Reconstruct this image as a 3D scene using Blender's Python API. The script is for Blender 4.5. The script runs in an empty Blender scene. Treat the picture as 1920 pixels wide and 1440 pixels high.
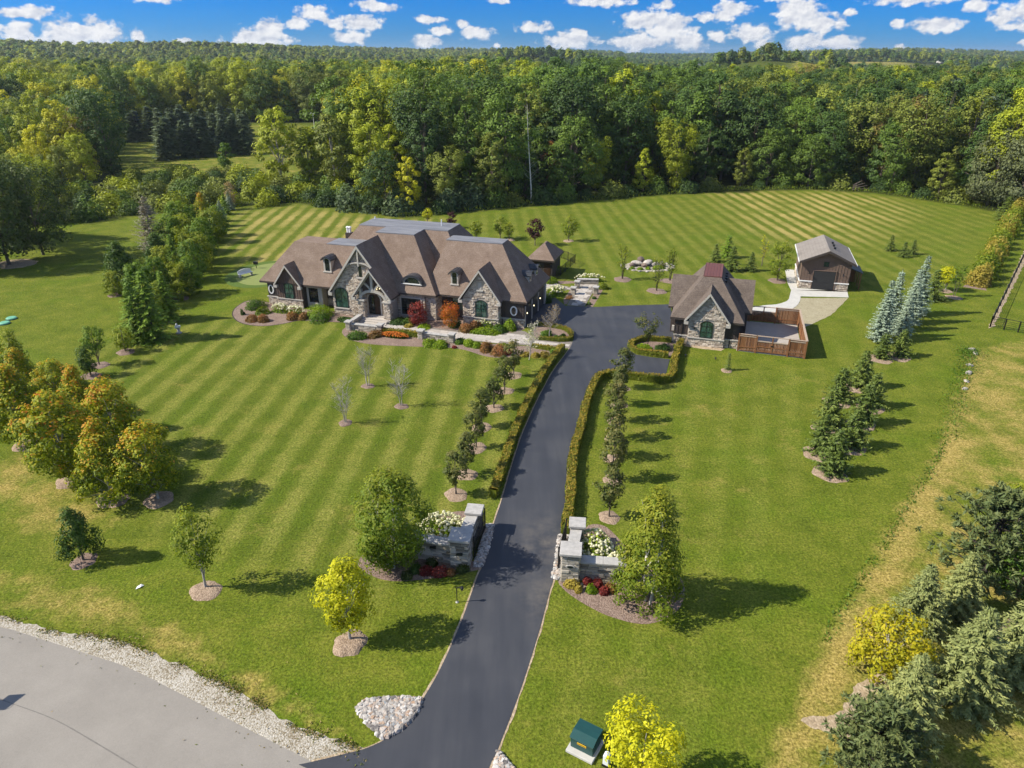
import bpy, bmesh, math, random
import numpy as np
from mathutils import Vector, Matrix, noise as mnoise

# ---------------------------------------------------------------- camera, world, sun, exposure
sc = bpy.context.scene
COL = sc.collection
R = math.radians
cam_data = bpy.data.cameras.new('camera')
cam = bpy.data.objects.new('camera', cam_data)
COL.objects.link(cam)
cam.location = (0, 0, 27)
cam.rotation_euler = (R(90 - 24.9), 0, 0)
cam_data.sensor_width = 36
cam_data.lens = 25.0
cam_data.clip_start = 0.5
cam_data.clip_end = 20000
sc.camera = cam
sc.view_settings.view_transform = 'Standard'
sc.view_settings.look = 'None'
sc.view_settings.gamma = 1
sc.view_settings.use_curve_mapping = False
sc.view_settings.exposure = 0.55
sc.cycles.use_denoising = True
sc.cycles.max_bounces = 6
sc.cycles.diffuse_bounces = 3
sc.cycles.glossy_bounces = 2
sc.cycles.transmission_bounces = 3
sc.cycles.volume_bounces = 1
sc.cycles.transparent_max_bounces = 4
sc.cycles.use_adaptive_sampling = True
sc.cycles.adaptive_threshold = 0.02
sc.cycles.caustics_reflective = False
sc.cycles.caustics_refractive = False

SUN_EL = R(40.0)
SUN_DIR = Vector((-math.cos(SUN_EL), -0.075, math.sin(SUN_EL))).normalized()   # towards the sun: from the left
sun_data = bpy.data.lights.new('sun', 'SUN')
sun_data.energy = 5.0
sun_data.angle = R(0.5)
sun_data.color = (1.0, 0.93, 0.80)
sun = bpy.data.objects.new('sun', sun_data)
COL.objects.link(sun)
sun.rotation_euler = (-SUN_DIR).to_track_quat('-Z', 'Y').to_euler()
sun.location = (-40, 0, 60)


class NT:
    """tiny helper round a node tree"""
    def __init__(s, tree):
        s.t = tree
        s.n = tree.nodes
        s.l = tree.links
        s.n.clear()

    def add(s, typ, **kw):
        nd = s.n.new(typ)
        for k, v in kw.items():
            setattr(nd, k, v)
        return nd

    def put(s, sock, v):
        if isinstance(v, bpy.types.NodeSocket):
            s.l.new(v, sock)
        elif v is not None:
            if hasattr(sock, 'default_value'):
                dv = sock.default_value
                if hasattr(dv, '__len__') and not hasattr(v, '__len__'):
                    v = (v,) * len(dv)
                if hasattr(dv, '__len__') and len(dv) == 4 and len(v) == 3:
                    v = (*v, 1)
                sock.default_value = v

    def math(s, op, a, b=None, c=None, clamp=False):
        nd = s.add('ShaderNodeMath', operation=op)
        nd.use_clamp = clamp
        s.put(nd.inputs[0], a)
        s.put(nd.inputs[1], b)
        s.put(nd.inputs[2], c)
        return nd.outputs[0]

    def vmath(s, op, a, b=None, out=0):
        nd = s.add('ShaderNodeVectorMath', operation=op)
        s.put(nd.inputs[0], a)
        s.put(nd.inputs[1], b)
        return nd.outputs['Value'] if op in ('LENGTH', 'DOT_PRODUCT', 'DISTANCE') else nd.outputs[0]

    def noise(s, vec, scale, detail=3, rough=0.55, dist=0.0, col=False):
        nd = s.add('ShaderNodeTexNoise')
        s.put(nd.inputs['Vector'], vec)
        s.put(nd.inputs['Scale'], scale)
        s.put(nd.inputs['Detail'], detail)
        s.put(nd.inputs['Roughness'], rough)
        s.put(nd.inputs['Distortion'], dist)
        return nd.outputs['Color' if col else 'Fac']

    def mix(s, fac, a, b, mode='MIX'):
        nd = s.add('ShaderNodeMix', data_type='RGBA', blend_type=mode)
        s.put(nd.inputs[0], fac)
        s.put(nd.inputs[6], a)
        s.put(nd.inputs[7], b)
        return nd.outputs[2]

    def ramp(s, fac, stops, interp='LINEAR'):
        nd = s.add('ShaderNodeValToRGB')
        cr = nd.color_ramp
        cr.interpolation = interp
        while len(cr.elements) < len(stops):
            cr.elements.new(0.5)
        for e, (p, c) in zip(cr.elements, stops):
            e.position = p
            e.color = (*c, 1) if len(c) == 3 else c
        s.put(nd.inputs[0], fac)
        return nd.outputs[0]

    def mapr(s, v, a, b, c=0.0, d=1.0, smooth=False):
        nd = s.add('ShaderNodeMapRange')
        nd.interpolation_type = 'SMOOTHSTEP' if smooth else 'LINEAR'
        s.put(nd.inputs[0], v)
        s.put(nd.inputs[1], a)
        s.put(nd.inputs[2], b)
        s.put(nd.inputs[3], c)
        s.put(nd.inputs[4], d)
        return nd.outputs[0]

    def attr(s, name, out='Fac'):
        return s.add('ShaderNodeAttribute', attribute_name=name).outputs[out]

    def hsv(s, col, h=0.5, sat=1.0, v=1.0):
        nd = s.add('ShaderNodeHueSaturation')
        s.put(nd.inputs['Hue'], h)
        s.put(nd.inputs['Saturation'], sat)
        s.put(nd.inputs['Value'], v)
        s.put(nd.inputs['Color'], col)
        return nd.outputs[0]


# world: Nishita sky with cumulus painted by noise around directions (azimuth, elevation)
world = bpy.data.worlds.new('World')
sc.world = world
world.use_nodes = True
w = NT(world.node_tree)
sky = w.add('ShaderNodeTexSky', sky_type='NISHITA')
sky.sun_disc = False
sky.sun_elevation = SUN_EL
sky.sun_rotation = R(270)
sky.altitude = 300
sky.air_density = 1.0
sky.dust_density = 0.3
sky.ozone_density = 3.0
tc = w.add('ShaderNodeTexCoord')
sep = w.add('ShaderNodeSeparateXYZ')
w.put(sep.inputs[0], tc.outputs['Generated'])
az = w.math('MULTIPLY', w.math('ARCTAN2', sep.outputs[0], sep.outputs[1]), 57.2958)
el = w.math('MULTIPLY', w.math('ARCSINE', sep.outputs[2]), 57.2958)
cmb = w.add('ShaderNodeCombineXYZ')
w.put(cmb.inputs[0], az)
w.put(cmb.inputs[1], el)
ang = cmb.outputs[0]
wp = w.noise(ang, 0.9, 3, 0.6, col=True)
warp = w.vmath('MULTIPLY', w.vmath('SUBTRACT', wp, (0.5, 0.5, 0.5)), (1.3, 0.55, 0))
pos = w.vmath('ADD', ang, warp)
# cloud bank: centre azimuth, centre elevation, half width, half height (degrees)
CLOUDS = [
 (-35.6,3.2,1.5,.25),(-36,1.75,2.0,.75),(-33.3,2.9,.8,.4),(-33.6,1.45,1.3,.55),(-31.3,2.3,1.7,.4),(-30.7,3.5,1.5,.3),
 (-29.2,1.0,1.9,1.0),(-27.6,1.2,1.6,.9),(-31.9,1.15,1.0,.75),(-25.3,1.0,.55,.55),(-22.6,.75,.8,.25),(-24.2,3.35,1.7,.4),
 (-17.6,.95,2.3,.75),(-16.7,1.5,1.1,.75),(-15.2,1.85,.9,.4),(-18.8,.6,2.0,.35),(-19.8,3.5,.9,.2),(-13.9,2.6,1.1,.6),(-12.6,2.0,.9,.4),
 (-10.6,2.0,1.5,.55),(-11.6,1.1,1.3,.55),(-9.6,3.0,1.7,.4),(-6.0,2.25,1.3,.28),(-5.2,1.5,1.0,.35),(-6.2,.85,1.1,.5),
 (-3.6,2.0,.6,.3),(-2.6,1.35,1.3,.42),(-.9,3.45,.7,.2),(1.6,1.75,1.4,.42),(-1.0,.6,.4,.15),(4.2,.85,2.2,.55),(4.6,1.35,.8,.35),
 (6.2,3.35,2.4,.35),(9.6,2.2,2.1,.75),(11.2,1.55,2.0,1.1),(9.0,.85,1.9,.75),(12.6,.8,1.7,.6),(10.8,3.2,.9,.35),(13.6,2.35,.8,.35),
 (15.3,2.7,1.4,.7),(16.8,1.25,1.7,.6),(14.6,1.1,.7,.4),(19.6,2.6,1.6,1.1),(21.0,1.9,1.8,.7),(19.0,3.4,2.0,.3),(22.8,2.6,.5,.3),
 (20.4,.7,1.5,.6),(22.4,.7,1.6,.5),(17.6,.45,.7,.35),(25.8,1.75,.6,.35),(28.2,1.65,1.5,.55),(26.8,3.3,3.4,.55),(30.0,2.7,1.0,.4),
 (31.6,2.1,.9,.5),(33.4,2.4,2.0,.8),(32.3,1.5,.8,.35),(26.2,.4,.4,.2),(36.2,1.55,1.4,.35),(35.6,.8,1.9,.4),(33.0,.6,.5,.2),(36.6,3.0,1.4,.7),
]
fld = None
for (a, e, hw, hh) in CLOUDS:
    v = w.vmath('MULTIPLY', w.vmath('SUBTRACT', pos, (a, e, 0)), (1 / (hw * 1.08), 1 / (hh * 1.15), 0))
    ln = w.vmath('LENGTH', v)
    fld = ln if fld is None else w.math('MINIMUM', fld, ln)
fld = w.math('SUBTRACT', 1.0, fld)
# the same kind of cumulus carries on all round the sky
outn = w.noise(w.vmath('MULTIPLY', ang, (0.11, 0.22, 1)), 1.0, 2, 0.5)
outf = w.math('MULTIPLY', w.math('SUBTRACT', outn, 0.52), 5.0)
outm = w.math('MAXIMUM', w.mapr(el, 4.0, 5.5, smooth=True), w.mapr(w.math('ABSOLUTE', az), 39, 42, smooth=True))
outf = w.math('ADD', w.math('MULTIPLY', outf, outm), w.math('MULTIPLY', w.math('SUBTRACT', outm, 1.0), 3.0))
fld = w.math('MAXIMUM', fld, outf)
bil = w.vmath('MULTIPLY', ang, (1.0, 1.45, 1))
n1 = w.noise(bil, 1.35, 6, 0.55)
n1s = w.noise(w.vmath('ADD', bil, (-0.10, 0.15, 0)), 1.35, 6, 0.55)
dens = w.math('ADD', fld, w.math('MULTIPLY', w.math('SUBTRACT', n1, 0.5), 1.8))
alpha = w.mapr(dens, 0.0, 0.50, smooth=True)
alpha = w.math('MULTIPLY', alpha, w.mapr(el, -0.6, 0.1))
sh0 = w.noise(bil, 0.95, 2, 0.5)
sh1 = w.noise(w.vmath('ADD', bil, (-0.20, 0.42, 0)), 0.95, 2, 0.5)
und = w.math('MULTIPLY', w.math('SUBTRACT', sh0, sh1), 1.5)
fin_ = w.math('MULTIPLY', w.math('SUBTRACT', n1, n1s), 1.3)
lit = w.math('ADD', w.mapr(dens, 0.1, 0.9, 0.62, 0.80), w.math('ADD', und, fin_), clamp=True)
ccol = w.mix(lit, (0.46, 0.52, 0.66), (1.0, 1.0, 1.0))
skyc = w.mix(1.0, sky.outputs[0], (0.065, 0.35, 0.94), 'MULTIPLY')
skyc = w.mix(w.mapr(el, 0.2, 4.5), w.mix(1.0, sky.outputs[0], (0.070, 0.34, 0.90), 'MULTIPLY'), w.mix(1.0, sky.outputs[0], (0.010, 0.30, 0.90), 'MULTIPLY'))
skyc = w.mix(w.mapr(el, 4.5, 30), skyc, w.mix(1.0, sky.outputs[0], (0.72, 0.92, 1.08), 'MULTIPLY'))
ccol = w.vmath('MULTIPLY', ccol, (6.5, 6.5, 6.6))
fin = w.mix(alpha, skyc, ccol)
bg = w.add('ShaderNodeBackground')
w.put(bg.inputs[0], fin)
bg.inputs[1].default_value = 0.10
wo = w.add('ShaderNodeOutputWorld')
w.l.new(bg.outputs[0], wo.inputs[0])


# ---------------------------------------------------------------- object helpers
def tag(o, label=None, cat=None, group=None, kind=None):
    if label: o['label'] = label
    if cat: o['category'] = cat
    if group: o['group'] = group
    if kind: o['kind'] = kind
    return o


def empty(name, loc=(0, 0, 0), rz=0.0):
    o = bpy.data.objects.new(name, None)
    o.empty_display_size = 0.3
    o.location = loc if len(loc) == 3 else (*loc, 0)
    o.rotation_euler.z = rz
    COL.objects.link(o)
    return o


def ob(name, mesh, parent=None, loc=None, rz=None, link=True):
    o = bpy.data.objects.new(name, mesh)
    if link: COL.objects.link(o)
    if parent is not None: o.parent = parent
    if loc is not None: o.location = loc if len(loc) == 3 else (*loc, 0)
    if rz is not None: o.rotation_euler.z = rz
    return o


KIDS = {}


def thing(name, label, cat, loc=(0, 0, 0), rz=0.0, group=None):
    return tag(empty(name, loc, rz), label, cat, group)


def copy_tree(o, parent=None):
    c = o.copy()
    COL.objects.link(c)
    c.parent = parent
    for ch in o.children:
        copy_tree(ch, c)
    return c


def np_mesh(name, verts, faces, mats, attrs=None, midx=None, smooth=False):
    """verts (N,3), faces list of arrays (M,k)"""
    me = bpy.data.meshes.new(name)
    verts = np.asarray(verts, np.float32)
    if not isinstance(faces, list): faces = [faces]
    faces = [np.asarray(f, np.int32) for f in faces if len(f)]
    tot = np.concatenate([np.full(len(f), f.shape[1], np.int32) for f in faces])
    idx = np.concatenate([f.ravel() for f in faces])
    me.vertices.add(len(verts))
    me.vertices.foreach_set('co', verts.ravel())
    me.loops.add(len(idx))
    me.loops.foreach_set('vertex_index', idx)
    me.polygons.add(len(tot))
    st = np.zeros(len(tot), np.int32)
    st[1:] = np.cumsum(tot)[:-1]
    me.polygons.foreach_set('loop_start', st)
    me.polygons.foreach_set('loop_total', tot)
    if midx is not None: me.polygons.foreach_set('material_index', np.asarray(midx, np.int32))
    me.polygons.foreach_set('use_smooth', np.full(len(tot), smooth, bool))
    me.update(calc_edges=True)
    for m in (mats if isinstance(mats, (list, tuple)) else [mats]): me.materials.append(m)
    for k, (dom, val) in (attrs or {}).items():
        a = me.attributes.new(k, 'FLOAT', dom)
        a.data.foreach_set('value', np.asarray(val, np.float32))
    return me


class MB:
    """collects simple solids into one mesh"""
    def __init__(s):
        s.v = []; s.f = []; s.m = []; s.c = []

    def raw(s, vs, fs, mi=0, c=None):
        o = len(s.v)
        s.v += [tuple(p) for p in vs]
        s.f += [tuple(i + o for i in f) for f in fs]
        s.m += [mi] * len(fs)
        s.c += [random.random() if c is None else c] * len(fs)
        return s

    def box(s, x0, x1, y0, y1, z0, z1, mi=0, c=None):
        return s.raw([(x0, y0, z0), (x1, y0, z0), (x1, y1, z0), (x0, y1, z0), (x0, y0, z1), (x1, y0, z1), (x1, y1, z1), (x0, y1, z1)],
                     [(0, 3, 2, 1), (4, 5, 6, 7), (0, 1, 5, 4), (1, 2, 6, 5), (2, 3, 7, 6), (3, 0, 4, 7)], mi, c)

    def prism(s, pts, axis, a, b, mi=0, c=None):
        """polygon pts (u,v) extruded along axis from a to b. axis 'y': (u,v)=(x,z); 'z': (x,y); 'x': (y,z)"""
        n = len(pts)
        f = {'y': lambda u, v, t: (u, t, v), 'z': lambda u, v, t: (u, v, t), 'x': lambda u, v, t: (t, u, v)}[axis]
        vs = [f(u, v, a) for u, v in pts] + [f(u, v, b) for u, v in pts]
        fs = [tuple(range(n)), tuple(range(2 * n - 1, n - 1, -1))] + [(i, i + n, (i + 1) % n + n, (i + 1) % n) for i in range(n)]
        return s.raw(vs, fs, mi, c)

    def bar(s, p, q, wd, th, mi=0, up=(0, 0, 1), c=None):
        p, q = Vector(p), Vector(q)
        d = (q - p)
        t = d.normalized()
        u = Vector(up)
        sd = t.cross(u)
        if sd.length < 1e-4: sd = t.cross(Vector((1, 0, 0)))
        sd.normalize()
        u = sd.cross(t).normalized()
        vs = []
        for e in (p, q):
            for a, b in ((-1, -1), (1, -1), (1, 1), (-1, 1)):
                vs.append(e + sd * (a * wd / 2) + u * (b * th / 2))
        return s.raw(vs, [(3, 2, 1, 0), (4, 5, 6, 7), (0, 1, 5, 4), (1, 2, 6, 5), (2, 3, 7, 6), (3, 0, 4, 7)], mi, c)

    def tube(s, pts, rad, n=8, mi=0, c=None, cap=True):
        pts = [Vector(p) for p in pts]
        if not hasattr(rad, '__len__'): rad = [rad] * len(pts)
        vs = []
        pu = None
        for i, p in enumerate(pts):
            t = (pts[min(i + 1, len(pts) - 1)] - pts[max(i - 1, 0)]).normalized()
            u = t.cross(Vector((0, 1, 0.13))) if pu is None else (pu - t * pu.dot(t))
            if u.length < 1e-4: u = t.cross(Vector((1, 0, 0)))
            u.normalize(); pu = u
            v = t.cross(u)
            for k in range(n):
                a = 2 * math.pi * k / n
                vs.append(p + (u * math.cos(a) + v * math.sin(a)) * rad[i])
        fs = []
        for i in range(len(pts) - 1):
            for k in range(n):
                fs.append((i * n + k, i * n + (k + 1) % n, (i + 1) * n + (k + 1) % n, (i + 1) * n + k))
        if cap:
            fs.append(tuple(range(n - 1, -1, -1)))
            fs.append(tuple((len(pts) - 1) * n + k for k in range(n)))
        return s.raw(vs, fs, mi, c)

    def lathe(s, prof, n=16, at=(0, 0, 0), mi=0, c=None):
        vs = []
        for r, z in prof:
            for k in range(n):
                a = 2 * math.pi * k / n
                vs.append((at[0] + r * math.cos(a), at[1] + r * math.sin(a), at[2] + z))
        fs = []
        for i in range(len(prof) - 1):
            for k in range(n):
                fs.append((i * n + k, i * n + (k + 1) % n, (i + 1) * n + (k + 1) % n, (i + 1) * n + k))
        fs.append(tuple(range(n - 1, -1, -1)))
        fs.append(tuple((len(prof) - 1) * n + k for k in range(n)))
        return s.raw(vs, fs, mi, c)

    def mesh(s, name, mats, smooth=False):
        me = bpy.data.meshes.new(name)
        me.from_pydata(s.v, [], s.f)
        for m in (mats if isinstance(mats, (list, tuple)) else [mats]): me.materials.append(m)
        me.polygons.foreach_set('material_index', s.m)
        me.polygons.foreach_set('use_smooth', [smooth] * len(s.f))
        a = me.attributes.new('v', 'FLOAT', 'FACE')
        a.data.foreach_set('value', s.c)
        me.update()
        return me

    def build(s, name, mats, parent=None, bevel=0.0, smooth=False, fix=True):
        me = s.mesh(name, mats, smooth)
        if fix or bevel:
            bm = bmesh.new()
            bm.from_mesh(me)
            bmesh.ops.recalc_face_normals(bm, faces=bm.faces)
            if bevel: bmesh.ops.bevel(bm, geom=bm.edges[:], offset=bevel, segments=1, affect='EDGES')
            bm.to_mesh(me)
            bm.free()
        return ob(name, me, parent)


def smooth_poly(pts, n=6, closed=True):
    """Catmull-Rom through the points"""
    P = [Vector((*p, 0)) if len(p) == 2 else Vector(p) for p in pts]
    m = len(P)
    out = []
    rng = range(m) if closed else range(m - 1)
    for i in rng:
        if closed:
            a, b, c, d = P[(i - 1) % m], P[i], P[(i + 1) % m], P[(i + 2) % m]
        else:
            a, b, c, d = P[max(i - 1, 0)], P[i], P[i + 1], P[min(i + 2, m - 1)]
        for k in range(n):
            t = k / n
            q = 0.5 * ((2 * b) + (c - a) * t + (2 * a - 5 * b + 4 * c - d) * t * t + (3 * b - a - 3 * c + d) * t ** 3)
            out.append((q.x, q.y))
    if not closed: out.append((P[-1].x, P[-1].y))
    return out


def offset_path(pts, d):
    out = []
    for i, p in enumerate(pts):
        a = Vector(pts[max(i - 1, 0)]); b = Vector(pts[min(i + 1, len(pts) - 1)])
        t = (b - a)
        t = Vector((t[0], t[1])).normalized()
        out.append((p[0] - t.y * d, p[1] + t.x * d))
    return out


def sheet(name, pts, z, mat, parent=None, kind='structure', depth=0.0, jag=0.0, sd=1):
    """a level sheet of ground cover with an outline; depth > 0 gives it visible thickness"""
    rnd = random.Random(sd)
    if jag:
        q = []
        for i, p in enumerate(pts):
            a, b = Vector(p), Vector(pts[(i + 1) % len(pts)])
            L = (b - a).length
            k = max(1, int(L / 0.16))
            nn = Vector((-(b - a).y, (b - a).x)).normalized()
            for j in range(k):
                c = a.lerp(b, j / k)
                w_ = mnoise.noise(Vector((c.x * 0.9, c.y * 0.9, sd))) * 1.6 + mnoise.noise(Vector((c.x * 3.1, c.y * 3.1, sd + 5))) * 0.9
                c = c + nn * (w_ * jag) + Vector((rnd.gauss(0, jag * 0.16), rnd.gauss(0, jag * 0.16)))
                q.append((c.x, c.y))
        pts = q
    bm = bmesh.new()
    vs = [bm.verts.new((p[0], p[1], z)) for p in pts]
    f = bm.faces.new(vs)
    if f.normal.z < 0: f.normal_flip()
    bm.normal_update()
    if f.normal.z < 0: f.normal_flip()
    if depth:
        r = bmesh.ops.extrude_face_region(bm, geom=[f])
        for v in [e for e in r['geom'] if isinstance(e, bmesh.types.BMVert)]: v.co.z -= depth
        bmesh.ops.recalc_face_normals(bm, faces=bm.faces)
    bmesh.ops.triangulate(bm, faces=bm.faces[:])
    me = bpy.data.meshes.new(name)
    bm.to_mesh(me)
    bm.free()
    me.materials.append(mat)
    o = ob(name, me, parent)
    if kind: o['kind'] = kind
    return o


def inside(poly, X, Y):
    poly = np.asarray(poly)
    c = np.zeros(np.shape(X), bool)
    j = len(poly) - 1
    for i in range(len(poly)):
        xi, yi = poly[i]; xj, yj = poly[j]
        if yi != yj:
            c ^= ((yi > Y) != (yj > Y)) & (X < (xj - xi) * (Y - yi) / (yj - yi) + xi)
        j = i
    return c


def edge_dist(poly, X, Y):
    d = np.full(np.shape(X), 1e9)
    n = len(poly)
    for i in range(n):
        ax, ay = poly[i]; bx, by = poly[(i + 1) % n]
        vx, vy = bx - ax, by - ay
        L = vx * vx + vy * vy + 1e-9
        t = np.clip(((X - ax) * vx + (Y - ay) * vy) / L, 0, 1)
        d = np.minimum(d, np.hypot(X - ax - t * vx, Y - ay - t * vy))
    return d


def soft(poly, X, Y, wd):
    """1 inside the outline, 0 outside, fading over wd metres"""
    d = edge_dist(poly, X, Y)
    s = np.where(inside(poly, X, Y), d, -d)
    return np.clip(0.5 + s / wd, 0, 1)


# ---------------------------------------------------------------- materials
def new_mat(name):
    m = bpy.data.materials.new(name)
    m.use_nodes = True
    return m, NT(m.node_tree)


def finish(nt, col, rough=0.85, bump=None, bstr=0.3, bdist=0.02, metal=0.0, spec=0.3, extra=None):
    p = nt.add('ShaderNodeBsdfPrincipled')
    nt.put(p.inputs['Base Color'], col)
    nt.put(p.inputs['Roughness'], rough)
    nt.put(p.inputs['Metallic'], metal)
    nt.put(p.inputs['Specular IOR Level'], spec)
    if bump is not None:
        b = nt.add('ShaderNodeBump')
        b.inputs['Strength'].default_value = bstr
        b.inputs['Distance'].default_value = bdist
        nt.put(b.inputs['Height'], bump)
        nt.l.new(b.outputs[0], p.inputs['Normal'])
    o = nt.add('ShaderNodeOutputMaterial')
    nt.l.new(p.outputs[0], o.inputs[0])
    return p


def wpos(nt):
    return nt.add('ShaderNodeNewGeometry').outputs['Position']


def opos(nt):
    return nt.add('ShaderNodeTexCoord').outputs['Object']


def simple(name, col, rough=0.8, var=0.15, scale=6.0, bump=0.2, bdist=0.01, metal=0.0, spec=0.3, usev=0.0):
    m, n = new_mat(name)
    p = opos(n)
    a = n.noise(p, scale, 4, 0.6)
    k = n.mapr(a, 0.25, 0.75, 1 - var, 1 + var)
    if usev:
        k = n.math('MULTIPLY', k, n.mapr(n.attr('v'), 0, 1, 1 - usev, 1 + usev))
    c = n.vmath('MULTIPLY', col, k) if False else n.mix(1.0, col, k, 'MULTIPLY')
    finish(n, c, rough, n.noise(p, scale * 6, 3), bump, bdist, metal, spec)
    return m


def leafmat(name, stops, trans=0.35, use_obj=False, rnd=0.35, rough=0.6):
    """leaf colours run along a ramp by the leaf's own value v; an object can tint them"""
    m, n = new_mat(name)
    oi = n.add('ShaderNodeObjectInfo')
    v = n.attr('v')
    f = n.math('ADD', n.math('MULTIPLY', v, 1 - rnd), n.math('MULTIPLY', oi.outputs['Random'], rnd))
    c = n.ramp(f, stops)
    if use_obj: c = n.mix(1.0, c, oi.outputs['Color'], 'MULTIPLY')
    d = n.add('ShaderNodeBsdfPrincipled')
    n.put(d.inputs['Base Color'], c)
    d.inputs['Roughness'].default_value = rough
    d.inputs['Specular IOR Level'].default_value = 0.25
    t = n.add('ShaderNodeBsdfTranslucent')
    n.put(t.inputs[0], n.mix(1.0, c, (1.25, 1.2, 0.6), 'MULTIPLY'))
    mx = n.add('ShaderNodeMixShader')
    mx.inputs[0].default_value = trans
    n.l.new(d.outputs[0], mx.inputs[1])
    n.l.new(t.outputs[0], mx.inputs[2])
    o = n.add('ShaderNodeOutputMaterial')
    n.l.new(mx.outputs[0], o.inputs[0])
    return m


M = {}
# lawn and field -------------------------------------------------
m, n = new_mat('lawn_grass')
P = wpos(n)
big = n.noise(P, 0.055, 3, 0.6)
mid = n.noise(P, 0.45, 4, 0.65)
fine = n.noise(P, 3.2, 4, 0.7)
hair = n.noise(P, 7.5, 4, 0.75)
green = n.ramp(n.math('ADD', n.math('MULTIPLY', mid, 0.55), n.math('MULTIPLY', fine, 0.45)),
               [(0.24, (0.050, 0.074, 0.006)), (0.45, (0.108, 0.140, 0.012)), (0.60, (0.165, 0.182, 0.022)), (0.78, (0.27, 0.235, 0.052))])
lush = n.ramp(fine, [(0.25, (0.058, 0.105, 0.005)), (0.7, (0.125, 0.19, 0.010))])
dryc = n.ramp(n.math('ADD', n.math('MULTIPLY', fine, 0.6), n.math('MULTIPLY', hair, 0.4)),
              [(0.28, (0.15, 0.135, 0.022)), (0.5, (0.34, 0.26, 0.070)), (0.72, (0.52, 0.385, 0.145))])
wildc = n.ramp(mid, [(0.3, (0.018, 0.028, 0.006)), (0.7, (0.05, 0.06, 0.014))])
patch = n.mapr(n.noise(P, 0.16, 3, 0.6), 0.46, 0.66, smooth=True)
c = n.mix(n.math('MULTIPLY', patch, 0.55), green, lush)


def stripe(nt, ang_deg, per, wob=0.16):
    d = (math.sin(R(ang_deg)), -math.cos(R(ang_deg)), 0)
    k = nt.vmath('DOT_PRODUCT', P, d)
    k = nt.math('ADD', k, nt.math('MULTIPLY', nt.math('SUBTRACT', nt.noise(P, 0.5, 2), 0.5), wob * 5))
    s = nt.math('SINE', nt.math('MULTIPLY', k, 2 * math.pi / per))
    return nt.mapr(s, -0.85, 0.85, smooth=True)


s1 = stripe(n, 86.0, 2.55)
s2 = stripe(n, 92.5, 2.5)
s3 = stripe(n, 72.0, 2.6)
light = n.ramp(n.math('ADD', n.math('MULTIPLY', fine, 0.7), n.math('MULTIPLY', hair, 0.3)),
               [(0.28, (0.115, 0.145, 0.018)), (0.5, (0.225, 0.225, 0.048)), (0.72, (0.37, 0.31, 0.10))])
ramt = n.math('MULTIPLY', n.mapr(mid, 0.3, 0.7, 0.45, 1.0), n.mapr(n.noise(P, 0.09, 3, 0.6), 0.35, 0.65, 0.62, 1.1))
for s_, a_, k_ in ((s1, 'mow_front', 0.70), (s2, 'mow_back', 0.42), (s3, 'mow_side', 0.22)):
    f_ = n.math('MULTIPLY', n.math('MULTIPLY', s_, n.attr(a_)), n.math('MULTIPLY', ramt, k_))
    c = n.mix(f_, c, light)
    f2 = n.math('MULTIPLY', n.math('MULTIPLY', n.math('SUBTRACT', 1.0, s_), n.attr(a_)), k_ * 0.62)
    c = n.mix(f2, c, (0.066, 0.100, 0.009))
dry = n.attr('dry')
dn = n.math('ADD', dry, n.math('MULTIPLY', n.math('SUBTRACT', n.noise(P, 0.35, 5, 0.7), 0.5), 1.5))
df = n.math('MULTIPLY', n.mapr(dn, 0.22, 0.78, smooth=True), n.mapr(dry, 0.0, 0.2))
c = n.mix(df, c, dryc)
# tan scorched bands of the back lawn follow the mowing
sc2 = n.math('MULTIPLY', n.attr('scorch'), n.math('MULTIPLY', s2, n.mapr(n.noise(P, 0.12, 4, 0.6), 0.3, 0.6)))
c = n.mix(sc2, c, (0.40, 0.315, 0.105))
c = n.mix(n.attr('wild'), c, wildc)
hm = n.mapr(hair, 0.3, 0.7, 0.36, 1.62)
c = n.mix(1.0, c, hm, 'MULTIPLY')
finish(n, c, 0.95, n.math('ADD', fine, n.math('MULTIPLY', hair, 0.6)), 0.9, 0.09, spec=0.1)
M['grass'] = m

m, n = new_mat('fresh_asphalt')
P = wpos(n)
a = n.noise(P, 0.25, 4, 0.6); b = n.noise(P, 60, 2); st = n.noise(n.vmath('MULTIPLY', P, (1.3, 0.12, 1)), 1.0, 3)
k = n.math('ADD', n.math('MULTIPLY', a, 0.5), n.math('MULTIPLY', st, 0.5))
c = n.ramp(k, [(0.28, (0.032, 0.035, 0.044)), (0.5, (0.047, 0.050, 0.060)), (0.72, (0.070, 0.072, 0.080))])
dust = n.math('MULTIPLY', n.attr('dust'), n.mapr(n.noise(P, 0.9, 5, 0.7), 0.4, 0.7))
c = n.mix(dust, c, (0.14, 0.125, 0.11))
finish(n, c, n.mapr(a, 0.3, 0.7, 0.55, 0.7), b, 0.25, 0.006, spec=0.35)
M['asphalt'] = m

m, n = new_mat('old_road_asphalt')
P = wpos(n)
a = n.noise(P, 0.3, 6, 0.72); b = n.noise(P, 14, 4, 0.75)
c = n.ramp(n.math('ADD', n.math('MULTIPLY', a, 0.6), n.math('MULTIPLY', b, 0.4)), [(0.3, (0.21, 0.192, 0.168)), (0.7, (0.31, 0.284, 0.25))])
finish(n, c, 0.85, b, 0.4, 0.006)
M['road'] = m


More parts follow.
